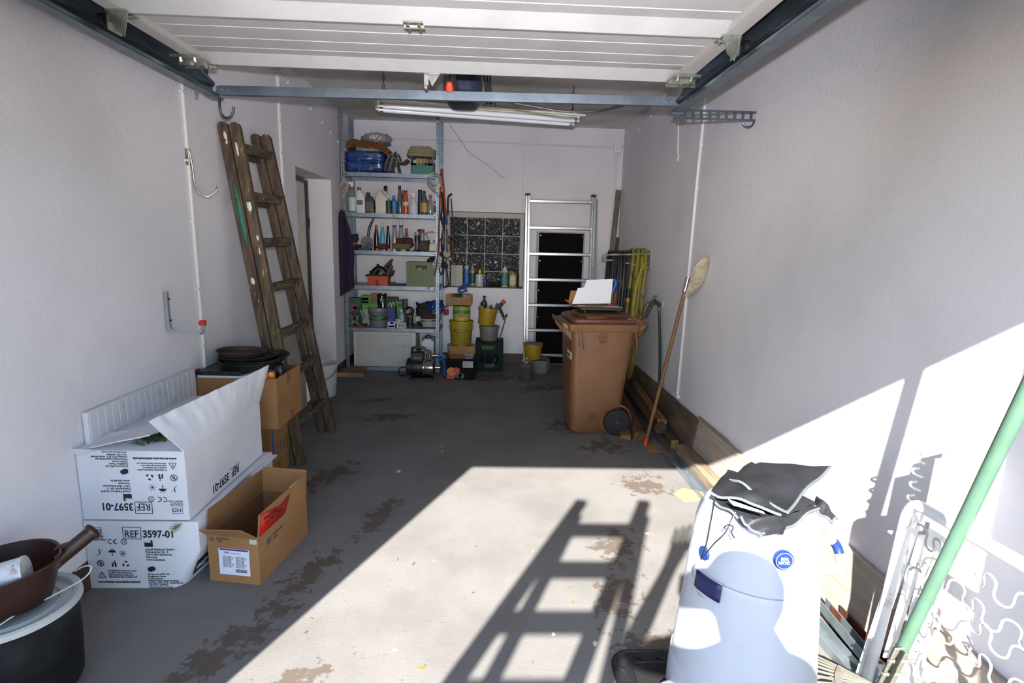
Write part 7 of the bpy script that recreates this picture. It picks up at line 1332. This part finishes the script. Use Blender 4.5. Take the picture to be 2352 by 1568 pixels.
t = bottle('cleaner_bottle', 'white and green cleaner bottle with red lettering on the window sill', 1152, 1168, 607, ZS, YS, '#b9bcb8', '#1d7040', 'round', '#2c7a4c', lz=(0.05, 0.66))
text('KOL', 0.038, frame((-0.036, -0.032, 0.155), (1, 0, 0), (0, 0, 1)), P('#a82a20'), t, world=False, sx=0.95); MB().prism([(-0.025, 0.02), (0.02, 0.02), (0.03, 0.07), (-0.03, 0.09)], 0.001, frame((0, -0.0315, 0.02), (1, 0, 0), (0, 0, 1))).build('shield_print', P('#24507c'), t)
t = bottle('yellow_tin', 'yellow rectangular tin with white label on the window sill', 1169, 1187, 626, ZS, YS-0.01, '#8f8426', '#3a4a34', 'tin', '#9a8f2c', cat='tin', lz=(0.02, 0.9)); MB().span((-0.03, -0.047, 0.03), (0.03, -0.0455, 0.13)).build('paper_label', P('#a8a696'), t)
bottle('brown_bottle', 'dark brown bottle with red cap at the right of the window sill', 1180, 1193, 614, ZS, YS+0.03, '#2a1710', '#8a2818', 'round'); bottle('blue_jar', 'small dark blue jar between the white jar and the brush', 1109, 1119, 640, ZS, YS+0.03, '#1c2c5c', '#22346c', 'tin', cat='jar')
BRP = P('#1d4a86', 0.7)
for k in range(5): tag(MB().tube(smoothpath([atY(1090-4*k, 645+k, 6.02), atY(1078-2*k, 652+2*k, 6.0), atY(1062-2*k, 655+3*k, 5.99), atY(1052+k, 664+2*k, 5.985), atY(1060+3*k, 672-k, 5.985), atY(1072, 661+2*k, 5.99)], 5), 0.006, 6).build('blue_rope', BRP), '%s strand of the blue rope hanging over the window sill' % ('first', 'second', 'third', 'fourth', 'fifth')[k], 'rope', 'blue rope strands')

# ================================================================ floor at the back
bl = thing('wooden_slab', 'rough wooden slab lying on the floor before the shelf', 'slab', (-1.42, 5.42, 0)); a = [atZ(774, 866, 0), atZ(836, 868, 0), atZ(842, 848, 0.03), atZ(793, 846, 0.03)]
MB().add([V((p.x, p.y, 0)) for p in a]+[V((p.x, p.y, 0.05)) for p in a], [(3, 2, 1, 0), (4, 5, 6, 7)]+[(j, (j+1) % 4, 4+(j+1) % 4, 4+j) for j in range(4)]).build('slab', mat('rough_sawn_wood', '#7d6750', 0.85, c2='#68543f', scale=8), bl, world=True, bevel=0.004)
# pump
YP = 5.30; PX = atY(968, 860, YP).x; pm = thing('water_pump', 'black garden pump with polished steel housing on the floor', 'pump', (PX, YP, 0)); STL = mat('polished_stainless', '#b3aea6', 0.12, 0.95)
MB().span((-0.10, -0.09, 0.0), (0.12, 0.09, 0.022)).build('base', BLACK, pm, bevel=0.006)
MB().lathe([(0.05, -0.13), (0.082, -0.12), (0.086, -0.05), (0.09, 0.03), (0.085, 0.04)], 28, (-0.02, 0.0, 0.115), rot=rotm(0, PI/2, 0)).build('motor', BLACK, pm)
for k in range(5): MB().lathe([(0.091, -0.003), (0.0925, 0.0), (0.091, 0.003)], 28, (-0.125+0.03*k, 0, 0.115), rot=rotm(0, PI/2, 0)).build('cooling_fin', BLACK, pm)
MB().span((-0.10, -0.05, 0.18), (0.03, 0.05, 0.27)).build('switch_box', BLACK, pm, bevel=0.01); MB().tube(smoothpath([(-0.09, 0, 0.26), (-0.08, 0, 0.31), (0.02, 0, 0.31), (0.06, 0, 0.28), (0.10, 0, 0.27)], 5), 0.014, 8).build('carry_handle', BLACK, pm)
MB().span((-0.07, -0.052, 0.205), (0.0, -0.05, 0.225)).build('label', P('#5a5650'), pm)
MB().lathe([(0.088, 0.04), (0.094, 0.045), (0.094, 0.055), (0.086, 0.06), (0.088, 0.10), (0.088, 0.14), (0.07, 0.155), (0.0005, 0.16)], 32, (-0.02, 0, 0.11), rot=rotm(0, PI/2, 0)).build('steel_housing', STL, pm)
for x, z in ((0.06, 0.20), (0.10, 0.20)): MB().cyl((x, 0, z-0.02), (x, 0, z+0.05), 0.016, seg=14).build('steel_port', STL, pm)
MB().cyl((0.12, 0, 0.11), (0.19, 0, 0.11), 0.018, seg=14).build('outlet', STL, pm); MB().cyl((0.1, 0, 0.235), (0.17, 0, 0.235), 0.014, seg=14).build('outlet', STL, pm)
for k in range(3): MB().tube([(-0.17+0.05*math.cos(2*PI*i/16), -0.05-0.01*k, 0.08+0.045*math.sin(2*PI*i/16)) for i in range(16)], 0.006, 6, True).build('cable_loop', BLACK, pm)
t = thing('blue_spray_gun', 'blue plastic hose gun leaning against the shelf foot', 'hose gun', (atY(1012, 830, 5.42).x, 5.42, 0.10)); MB().tube([atY(1004, 822, 5.42), atY(1014, 814, 5.42), atY(1024, 822, 5.42)], 0.018, 8).build('barrel', P('#1f5a94', 0.4), t, world=True); MB().tube([atY(1014, 816, 5.42), atY(1020, 834, 5.42), (atY(1020, 834, 5.42).x+0.01, 5.42, 0.0)], 0.012, 8).build('grip', P('#1f5a94', 0.4), t, world=True)
# veg carton, open
YV = 5.28; a, b = atZ(1025, 871, 0), atZ(1090, 870, 0); vb = thing('vegetable_carton', 'open black cardboard box printed with tomatoes on the floor', 'box', (a.x, a.y, 0)); vw = b.x-a.x
carton(vb, vw, 0.27, 0.215, mat('black_printed_card', '#0e0e11', 0.85, spec=0.15), KRAFTD)
MB().span((0.01, 0.266, 0.2), (vw-0.01, 0.27, 0.29)).build('back_flap', KRAFT, vb); MB().span((vw*0.35, 0.2655, 0.29), (vw*0.6, 0.27, 0.305)).build('flap_tab', KRAFT, vb)
TM = P('#a8341c', 0.5); TM2 = P('#b5683a', 0.5); GP = P('#2c4a2a', 0.5)
for nm, u, v, rr_, mm in (('printed_tomato', 0.12, 0.10, 0.045, TM), ('printed_pepper', 0.18, 0.38, 0.048, TM2), ('printed_tomato', 0.36, 0.44, 0.034, TM), ('printed_tomato', 0.22, 0.16, 0.03, TM), ('printed_greens', 0.42, 0.22, 0.034, GP), ('printed_greens', 0.54, 0.18, 0.030, GP)):
    MB().prism([(min(max(vw*u+rr_*math.cos(2*PI*i/16), 0.004), vw-0.004), max(0.004, 0.215*v+rr_*math.sin(2*PI*i/16)*(0.9))) for i in range(16)], 0.0006+0.0001*u, frame((0, -0.0002-0.0003*v, 0), (1, 0, 0), (0, 0, 1))).build(nm, mm, vb)
MB().span((vw*0.58, -0.0012, 0.125), (vw*0.94, 0, 0.19)).build('paper_label', P('#9c9890'), vb); text('Tomaten 6 kg\nKlasse I\nHerkunft NL', 0.014, frame((vw*0.60, -0.0016, 0.172), (1, 0, 0), (0, 0, 1)), P('#4a4742'), vb, world=False)
pillow('yellow_cloth', 'yellow cloth inside the vegetable carton', 1030, 1056, 821, 832, 5.40, 0.10, P('#8f7a1c', 0.8), 'cloth', 2.0, 0.02, 2.2); pillow('clear_bag', 'crumpled clear bag inside the vegetable carton', 1064, 1082, 812, 830, 5.42, 0.08, mat('crumpled_film', '#8f9294', 0.25, coat=0.5), 'bag', 6.0, 0.03, 2.0)
# stack of buckets behind it
def stackpos(x0, x1, y, Y): a, b = atY(x0, y, Y), atY(x1, y, Y); return (a.x+b.x)/2, (b.x-a.x)/2
YS1 = 5.78; sx_, r_ = stackpos(1027, 1091, 795, YS1)
zb_ = atY(1059, 792, YS1).z
bucket('white_bucket', 'white lidded bucket under the yellow bucket', (sx_, YS1, 0), r_*0.86, r_*0.95, zb_-0.003, P('#a9aaac', 0.5), lid=P('#aeb0b4', 0.5), handle=(1.0, 0.03, P('#4a4a4a')), hz=0.85)
sx2, r2 = stackpos(1031, 1088, 740, YS1); zt_ = atY(1059, 735, YS1).z; YB_ = mat('yellow_bucket_plastic', '#96831a', 0.45); zb2 = zb_+0.008
t = bucket('yellow_bucket', 'yellow builders bucket printed in blue in the middle of the stack', (sx2, YS1, zb2), r2*0.80, r2*0.94, zt_-zb2, YB_, handle=(1.0, 0.06, P('#5a5648', 0.4, 0.4)), hz=0.78)
hb_ = zt_-zb2
def curved_text(s, size, t, r, z, a0, m, sx=1.0, step=None):
    """letters set around a round body facing the camera"""
    a = a0
    for ch in s:
        if ch != ' ': text(ch, size, Matrix.Translation((r*math.sin(a), -r*math.cos(a), z)) @ Matrix.Rotation(a, 4, 'Z') @ Matrix.Rotation(PI/2, 4, 'X'), m, t, world=False, sx=sx)
        a += (step or size*0.72)/r
curved_text('MAVIN', 0.034, t, r2*0.905+0.0025, hb_*0.62, -0.62, P('#1b1d3c'), step=0.030); curved_text('Dispersion', 0.016, t, r2*0.892+0.0025, hb_*0.52, -0.6, P('#26283c'))
for k in range(4): MB().lathe([(r2*0.870-0.0009*k+0.0015, hb_*(0.42-0.07*k)), (r2*0.872-0.0009*k+0.0015, hb_*(0.42-0.07*k)+0.004)], 40, caps=(False, False)).build('print_line', P('#5f5420'), t)
sx3, r3 = stackpos(1041, 1080, 712, YS1-0.02); zt3 = atY(1060, 701, YS1).z; zb3 = zt_+0.012
t = bottle('pond_food_tub', 'green and yellow pond food tub with fish picture on the yellow bucket', 1041, 1080, 701, zt_+0.004, YS1-0.02, '#8f8a34', '#2f7a24', 'tin', '#9a9a3e', cat='tub', lz=(0.05, 0.86)); rt = r3*1.02
MB().lathe([(rt*1.002, 0.075), (rt*1.002, 0.115)], 26, caps=(False, False)).build('green_band', P('#3f7a3a'), t); text('MULTI\nFUTTER', 0.026, frame((-0.052, -rt*1.03, 0.128), (1, 0, 0), (0, 0, 1)), P('#20301c'), t, world=False, sx=0.9)
MB().prism([(-0.03, 0.03), (0.01, 0.05), (0.035, 0.03), (0.05, 0.045), (0.05, 0.012), (0.032, 0.022), (0.0, 0.008)], 0.001, frame((-0.005, -rt*1.025, 0.03), (1, 0, 0), (0, 0, 1))).build('fish_print', P('#9a3c1a'), t)
MB().span((-0.0, 0, 0), (0.001, 0.001, 0.001)).build('foot_dot', P('#9a9a3e'), t) if False else None
za = atY(1058, 700, YS1-0.05).z+0.004; a, b = atY(1024, 700, YS1-0.12), atY(1083, 700, YS1-0.12)
ct = thing('fruit_tray', 'shallow brown cardboard fruit tray on top of the bucket stack', 'box', (a.x, YS1-0.12, za)); cw = b.x-a.x; ch_ = 0.115
carton(ct, cw, 0.27, ch_*0.72, KRAFT, KRAFTD)
for x in (0.0, cw-0.06): MB().span((x, 0, ch_*0.72), (x+0.06, 0.004, ch_)).build('corner_tab', KRAFT, ct)
MB().lathe([(0.032, 0), (0.032, 0.001)], 24, (cw*0.27, -0.0002, ch_*0.32), sq=(1.25, 0.6), rot=rotm(PI/2, 0, 0)).build('green_oval', P('#123a2a'), ct); text('Calcare', 0.02, frame((cw*0.27-0.03, -0.0018, ch_*0.32-0.006), (1, 0, 0), (0, 0, 1)), P('#a8b0a0'), ct, world=False); text('Rotterdam', 0.014, frame((cw*0.55, -0.001, ch_*0.22), (1, 0, 0), (0, 0, 1)), P('#6f2f1c'), ct, world=False)
for k, (u, cc, nm) in enumerate(((0.5, '#1c1c1a', 'black punnet'), (0.8, '#9c9a94', 'white paper bag'), (0.25, '#4f3522', 'brown paper wad'))): o = pillow(nm.replace(' ', '_'), '%s lying in the fruit tray' % nm, a.x*0+1024+60*u-12, 1024+60*u+12, 676, 690, YS1-0.08, 0.1, P(cc, 0.7), nm.split()[-1], k*2.0, 0.012, 3.0)
# crate with buckets and sprayer
YC = 5.62; a, b = atY(1091, 848, YC), atY(1155, 848, YC); cr = thing('bottle_crate', 'dark green bottle crate standing upside down on the floor', 'crate', (a.x, YC, 0)); cw = b.x-a.x; chh = atY(1120, 786, YC).z; CRM_ = mat('dark_teal_crate', '#10201f', 0.8, spec=0.2)
for p, q, nm in (((0, 0, 0), (cw, 0.006, chh*0.30), 'front_lower'), ((0, 0, chh*0.62), (cw, 0.006, chh), 'front_upper'), ((0, 0, chh*0.30), (cw*0.17, 0.006, chh*0.62), 'front_post'), ((cw*0.33, 0, chh*0.30), (cw*0.38, 0.006, chh*0.62), 'front_post'), ((cw*0.62, 0, chh*0.30), (cw*0.67, 0.006, chh*0.62), 'front_post'), ((cw*0.83, 0, chh*0.30), (cw, 0.006, chh*0.62), 'front_post'), ((0, 0.006, 0), (0.006, 0.30, chh), 'side'), ((cw-0.006, 0.006, 0), (cw, 0.30, chh), 'side'), ((0, 0.294, 0), (cw, 0.30, chh), 'back'), ((0.006, 0.006, chh-0.008), (cw-0.006, 0.294, chh), 'bottom_plate')): MB().span(p, q).build(nm, CRM_, cr)
for u in (0.17, 0.38, 0.67): MB().prism([(0.0, 0)]+[(0.08*(1 if u == 0.38 else 0.55)*(0.5-0.5*math.cos(PI*i/6)), 0.02*math.sin(PI*i/6)) for i in range(1, 6)]+[(0.08*(1 if u == 0.38 else 0.55), 0)], 0.004, frame((cw*u, 0.004, chh*0.605), (1, 0, 0), (0, 0, -1))).build('arch', CRM_, cr)
text('LOOZA', 0.058, frame((cw*0.69, -0.0008, chh*0.885), (-1, 0, 0), (0, 0, -1)), P('#6f7a24'), cr, world=False, sx=0.68, bold=0.0006)
MB().span((cw*0.35, -0.0006, chh*0.14), (cw*0.63, 0.0, chh*0.26)).build('label_slot', P('#0d1518'), cr)
for u, v in ((0.70, 0.36), (0.64, 0.18)): MB().bar((cw*u, -0.002, chh*v), (cw*u+0.008, -0.002, chh*(v+0.09)), 0.005, 0.003).build('white_scrape', P('#b5b8b8'), cr)
gx, gr = stackpos(1100, 1146, 765, YC+0.13); zg = atY(1122, 748, YC+0.13).z
bucket('grey_bucket', 'translucent grey bucket standing on the bottle crate', (gx, YC+0.14, chh+0.001), gr*0.85, gr*0.95, zg-chh, mat('milky_grey_plastic', '#6a6762', 0.5), rim=0.008)
yx, yr = stackpos(1094, 1139, 725, YC+0.14); t = thing('yellow_bucket', 'tilted yellow bucket full of tools on top of the grey bucket', 'bucket', (yx, YC+0.15, zg+0.012), rot=(0, 0.13, 0)); hy = 0.185; YBK = mat('yellow_bucket_plastic_dark', '#9a7c16', 0.45)
MB().lathe([(yr*0.82, 0), (yr*0.84, 0.005), (yr*0.94, hy-0.035), (yr*1.02, hy-0.033), (yr*1.02, hy), (yr*0.96, hy), (yr*0.92, hy-0.03), (yr*0.8, 0.008), (0.0005, 0.008)], 30).build('body', YBK, t)
sp_ = thing('pump_sprayer', 'dark green pump sprayer standing in the tilted yellow bucket', 'sprayer', (atY(1112, 700, YC+0.14).x, YC+0.14, zg+0.10)); MB().lathe([(0.03, 0), (0.032, 0.09), (0.022, 0.10), (0.034, 0.115), (0.034, 0.15), (0.014, 0.18), (0.010, 0.20), (0.012, 0.205), (0.02, 0.21), (0.02, 0.216), (0.008, 0.222)], 18).build('body', mat('bottle_green_plastic', '#12382a', 0.4), sp_); MB().box((-0.02, 0, 0.12), (0.05, 0.02, 0.05)).build('nozzle_block', mat('bottle_green_plastic'), sp_, bevel=0.006)
sp_.location.z = atY(1112, 679, YC+0.14).z-0.222
for nm, lab, p, q, r0, cc in (('wooden_dowel', 'brown wooden dowel handle in the tilted yellow bucket', (1124, 716), (1128, 700), 0.016, '#4a3222'), ('blue_pole', 'blue tool handle in the tilted yellow bucket', (1134, 716), (1143, 696), 0.014, '#1c3f6c'), ('dark_tool', 'black tool handle in the tilted yellow bucket', (1137, 714), (1140, 699), 0.011, '#23323a'), ('white_spatula', 'off-white plastic blade in the tilted yellow bucket', (1107, 712), (1106, 702), 0.03, '#8f8e8a')):
    p, q = atY(p[0], p[1]+8, YC+0.13), atY(q[0], q[1], YC+0.13); tag(MB().cyl(p, q, r0, r0*0.85, seg=10).build(nm, P(cc, 0.5)), lab, 'handle')
ln_ = thing('spray_lance', 'steel spray lance with black grip and orange nozzle cap', 'lance', atY(1146, 783, YC+0.1)); pts = [atY(x, y, YC+0.1) for x, y in ((1146, 784), (1153, 760), (1160, 735))]; pts[0].z = chh+0.002
MB().tube(pts, 0.007, 8).build('tube', mat('polished_steel'), ln_, world=True); MB().cyl(atY(1157, 728, YC+0.1), atY(1146, 703, YC+0.1), 0.014, 0.016, seg=10).build('grip', BLACK, ln_, world=True); MB().cyl(atY(1147, 704, YC+0.1), atY(1155, 694, YC+0.1), 0.02, seg=10).build('neck', P('#2f2a28'), ln_, world=True); MB().cyl(atY(1154, 695, YC+0.1), atY(1160, 690, YC+0.1), 0.022, seg=12).build('orange_cap', P('#a84418', 0.4), ln_, world=True)
MB().lathe([(0.012, 0), (0.018, 0.008), (0.018, 0.03), (0.01, 0.036)], 12, atY(1158, 734, YC+0.1)).build('brass_valve', mat('brass_connector'), ln_, world=True); MB().cyl(atY(1161, 728, YC+0.1), atY(1164, 721, YC+0.1), 0.012, seg=10).build('knob', BLACK, ln_, world=True)
# jar, clear tub, yellow bucket on the right
jx = atZ(1209, 874, 0); gj = thing('glass_jar', 'hexagonal glass jar with dark contents on the floor', 'jar', (jx.x, jx.y+0.06, 0)); k_ = mpp(1209, 850, jx.y+0.06); hj = atY(1209, 832, jx.y+0.06).z
JG = mat('murky_jar_glass', '#5b5a4e', 0.12, alpha=0.55, coat=0.6); MB().lathe([(17.5*k_, 0), (18.5*k_, 0.01), (18.5*k_, hj*0.80), (12*k_, hj*0.97), (12*k_, hj)], 8).build('jar', JG, gj); MB().lathe([(16.5*k_, 0.006), (17.2*k_, hj*0.55), (0.0005, hj*0.56)], 8).build('contents', mat('dark_grain', '#3d3128', 0.95, c2='#2a221b', scale=60), gj)
MB().lathe([(12.5*k_, hj), (13*k_, hj+0.012), (12*k_, hj+0.02), (7*k_, hj+0.026), (0.0005, hj+0.028)], 20).build('stopper', mat('murky_stopper', '#5b5a48', 0.2, coat=0.5), gj); MB().lathe([(0.004, 0), (0.013, 0.008), (0.013, 0.016), (0.004, 0.024), (0.0005, 0.025)], 14, (0, 0, hj+0.028)).build('knob', mat('clear_knob', '#9a9c96', 0.1, coat=0.6), gj)
cxp = atZ(1240, 860, 0); ctb = bucket('clear_tub', 'clear plastic tub with white handle under the right yellow bucket', (cxp.x, cxp.y+0.08, 0), 0.085, 0.098, 0.145, mat('clear_tub_plastic'), handle=(1.0, 0.07, P('#9aa0a4')), hz=0.75, cat='tub', pw=4.0, lid=mat('grey_clear_lid'))
ybx = atY(1224, 800, cxp.y+0.10); bucket('yellow_bucket', 'yellow lidded bucket in front of the aluminium ladder', (ybx.x, cxp.y+0.09, 0.155), 0.088, 0.098, atY(1224, 789, cxp.y+0.10).z-0.155, mat('yellow_bucket_plastic_dark'), lid=mat('ochre_lid', '#6f5620', 0.5))

# ================================================================ aluminium ladder, dark board, long boards in the corner
AL = mat('bright_aluminium', '#b7babf', 0.3, 0.85, c2='#a6a9ae', scale=14, stretch=(6, 6, 1))
al = thing('aluminium_ladder', 'double aluminium extension ladder leaning on the back wall', 'ladder', (0.71, 5.9, 0))
B0, T0 = (0.393, 5.90, 0.0), (0.366, 5.985, 1.88); B1, T1 = (1.075, 5.90, 0.0), (1.055, 5.985, 1.885)
for p, q, off in ((B0, T0, (0, 0, 0)), (B1, T1, (0, 0, 0)), (B0, T0, (-0.026, 0.03, 0)), (B1, T1, (0.03, 0.03, 0))):
    p, q = V(p)+V(off), V(q)+V(off); MB().bar(p, q, 0.024, 0.055, (0, 1, 0)).build('stile', AL, al, world=True, bevel=0.003)
    MB().bar(q-V((0, 0.001, 0.012)), q+V((0, 0.001, 0.016)), 0.027, 0.058, (0, 1, 0)).build('end_cap', BLACK, al, world=True, bevel=0.003)
for i in range(7):
    z = 1.815-0.28*i; u = z/1.88; p, q = V(B0).lerp(V(T0), u), V(B1).lerp(V(T1), u); MB().bar(p, q, 0.034, 0.03, (0, 1, 0)).build('rung', AL, al, world=True, bevel=0.006)
bd = thing('dark_board', 'tall dark brown board screwed to the back wall behind the ladder', 'board', (0.75, 6.03, 0)); a = atY(1239, 534, 6.03); b = atY(1341, 533, 6.03)
MB().span((a.x, 6.028, 0.01), (b.x, 6.045, a.z)).build('panel', mat('dark_brown_panel', '#120e0d', 0.9, spec=0.1, c2='#0e0b0a', scale=5), bd, world=True); MB().span((a.x-0.03, 6.045, 0.0), (b.x+0.02, 6.058, a.z+0.015)).build('backing', P('#a5a4a6', 0.7), bd, world=True)
for x in (a.x+0.015, b.x-0.015):
    for z in (0.25, 0.55, 0.85, 1.18, a.z-0.03): MB().cyl((x, 6.024, z), (x, 6.029, z), 0.006, seg=8).build('screw', P('#a8a8a4', 0.3, 0.6), bd, world=True)
ap = thing('aluminium_profile', 'flat aluminium profile leaning beside the aluminium ladder', 'profile', (1.12, 5.95, 0)); MB().bar((1.125, 5.85, 0.0), (1.10, 6.03, 1.86), 0.045, 0.012, (0, 1, 0)).build('strip', mat('grey_aluminium', '#7f848b', 0.4, 0.6), ap, world=True)
gp = thing('grey_plank', 'long grey weathered plank leaning in the far right corner', 'plank', (1.2, 5.7, 0)); t0 = atY(1436, 437, 5.98); MB().bar((1.16, 5.62, 0.0), (min(t0.x, 1.335), 5.98, t0.z), 0.056, 0.022, (0, 1, 0)).build('plank', mat('grey_weathered_wood', '#6d675f', 0.85, c2='#58534c', scale=6, stretch=(6, 6, 1)), gp, world=True)
bs = thing('brown_lath', 'short dark brown lath leaning in the far right corner', 'slat', (1.22, 5.6, 0)); t1 = atY(1427, 546, 5.9); MB().bar((1.19, 5.5, 0.0), (min(t1.x, 1.34), 5.9, t1.z), 0.034, 0.02, (0, 1, 0)).build('slat', mat('dark_brown_slat', '#4a3626', 0.7), bs, world=True)

# ================================================================ outside, behind the camera: what throws the shadows on floor and bin
sl_ = thing('step_ladder', 'aluminium step ladder outside the garage, casting its shadow on the floor', 'ladder', (-0.70, -0.55, 0))
SLM = mat('step_ladder_aluminium', '#a9adb2', 0.35, 0.8)
fx = lambda z, s: (-1.075+0.112*z if s < 0 else -0.635+0.066*z)
for s in (-1, 1):
    MB().bar((fx(0, s), -0.50, -0.01), (fx(2.13, s), -0.50, 2.13), 0.058, 0.045, (0, 1, 0)).build('front_stile', SLM, sl_, world=True, bevel=0.003)
    MB().bar((fx(0, s)+0.01, -1.15, -0.01), (fx(2.05, s)+0.01, -0.535, 2.05), 0.05, 0.032, (0, 1, 0)).build('rear_leg', SLM, sl_, world=True, bevel=0.003)
    MB().cyl((fx(2.0, s), -0.55, 2.03), (fx(2.0, s)+0.03*s, -0.55, 2.03), 0.03, seg=14).build('hinge', BLACK, sl_, world=True)
for k in range(9):
    z = 1.94-0.216*k
    MB().span((fx(z, -1), -0.56, z-0.014), (fx(z, 1), -0.465, z+0.014)).build('tread', SLM, sl_, world=True, bevel=0.003)
MB().span((fx(1.0, -1), -0.86, 0.9), (fx(1.0, 1), -0.84, 0.93)).build('rear_brace', SLM, sl_, world=True)

# the photographer: one continuous skinned body
SK = [  # name, position, radius, parent
 ('pelvis', (0.09, -0.25, 0.84), 0.125, None), ('waist', (0.09, -0.25, 0.97), 0.112, 'pelvis'), ('chest', (0.09, -0.24, 1.10), 0.125, 'waist'), ('collar', (0.08, -0.22, 1.225), 0.085, 'chest'),
 ('neck', (0.075, -0.20, 1.285), 0.052, 'collar'), ('jaw', (0.07, -0.175, 1.345), 0.066, 'neck'), ('head', (0.07, -0.18, 1.425), 0.092, 'jaw'), ('crown', (0.07, -0.185, 1.485), 0.068, 'head'),
 ('r_sho', (0.245, -0.22, 1.205), 0.062, 'collar'), ('r_elb', (0.34, -0.14, 0.99), 0.044, 'r_sho'), ('r_wri', (0.17, -0.10, 1.27), 0.030, 'r_elb'), ('r_palm', (0.13, -0.095, 1.325), 0.033, 'r_wri'),
 ('l_sho', (-0.075, -0.22, 1.205), 0.062, 'collar'), ('l_elb', (-0.255, -0.16, 1.17), 0.044, 'l_sho'), ('l_wri', (-0.15, -0.13, 1.46), 0.030, 'l_elb'), ('l_palm', (-0.12, -0.12, 1.545), 0.036, 'l_wri'),
 ('r_hip', (0.17, -0.25, 0.78), 0.095, 'pelvis'), ('r_knee', (0.19, -0.24, 0.43), 0.060, 'r_hip'), ('r_ank', (0.20, -0.27, 0.07), 0.040, 'r_knee'), ('r_toe', (0.205, -0.12, 0.03), 0.036, 'r_ank'),
 ('l_hip', (0.01, -0.25, 0.78), 0.095, 'pelvis'), ('l_knee', (-0.01, -0.24, 0.43), 0.060, 'l_hip'), ('l_ank', (-0.03, -0.27, 0.07), 0.040, 'l_knee'), ('l_toe', (-0.04, -0.12, 0.03), 0.036, 'l_ank')]
for k in range(4):                                    # fingers: left hand raised against the sun, right hand on the camera
    dx = 0.02*(k-1.5)
    SK += [('lf%da' % k, (-0.105+dx*1.3, -0.115, 1.60), 0.010, 'l_palm'), ('lf%db' % k, (-0.088+dx*1.5, -0.108, 1.645+0.008*(k % 3)), 0.009, 'lf%da' % k), ('lf%dc' % k, (-0.072+dx*1.7, -0.10, 1.685+0.012*(k % 3)), 0.008, 'lf%db' % k)]
    SK += [('rf%da' % k, (0.108, -0.065, 1.352-0.018*k), 0.010, 'r_palm'), ('rf%db' % k, (0.085, -0.045, 1.353-0.018*k), 0.009, 'rf%da' % k), ('rf%dc' % k, (0.065, -0.045, 1.350-0.018*k), 0.008, 'rf%db' % k)]
SK += [('lta', (-0.085, -0.115, 1.555), 0.012, 'l_palm'), ('ltb', (-0.05, -0.11, 1.585), 0.010, 'lta'), ('rta', (0.115, -0.105, 1.365), 0.012, 'r_palm'), ('rtb', (0.085, -0.10, 1.385), 0.010, 'rta')]
idx = {n: i for i, (n, *_r) in enumerate(SK)}
me = bpy.data.meshes.new('person'); me.from_pydata([p for _, p, _, _ in SK], [(idx[q], idx[n]) for n, _, _, q in SK if q], [])
pe = bpy.data.objects.new('person', me); COL.objects.link(pe); tag(pe, 'person in dark clothes standing at the garage door, one hand raised, taking the photograph', 'person')
sm_ = pe.modifiers.new('skin', 'SKIN'); sm_.use_smooth_shade = True
for i, (n, p, r, q) in enumerate(SK): me.skin_vertices[0].data[i].radius = (r, r*(0.72 if n in ('pelvis', 'waist', 'chest') else 1.0)); me.skin_vertices[0].data[i].use_root = (i == 0)
d_ = pe.modifiers.new('smooth', 'SUBSURF'); d_.levels = 2; d_.render_levels = 2
me.materials.append(mat('dark_clothes', '#23262e', 0.9))
hr = MB().lathe([(0.093, -0.04), (0.104, 0.0), (0.103, 0.05), (0.085, 0.09), (0.045, 0.115), (0.0005, 0.12)], 24, (0.07, -0.195, 1.42), sq=(0.98, 1.05)).build('hair', mat('brown_hair', '#3a2c22', 0.9, bump=0.5, bscale=80), pe)
ph = thing('photo_camera', 'black camera held by the photographer at the garage door', 'camera', (0.0, -0.08, 1.33))
MB().span((-0.065, -0.105, 1.315), (0.068, -0.05, 1.40)).build('body', BLACK, ph, world=True, bevel=0.006); MB().span((-0.02, -0.10, 1.40), (0.025, -0.055, 1.425)).build('viewfinder', BLACK, ph, world=True, bevel=0.004); MB().cyl((0, -0.05, 1.36), (0, -0.025, 1.36), 0.033, seg=20).build('lens', P('#0c0c0e', 0.3), ph, world=True)
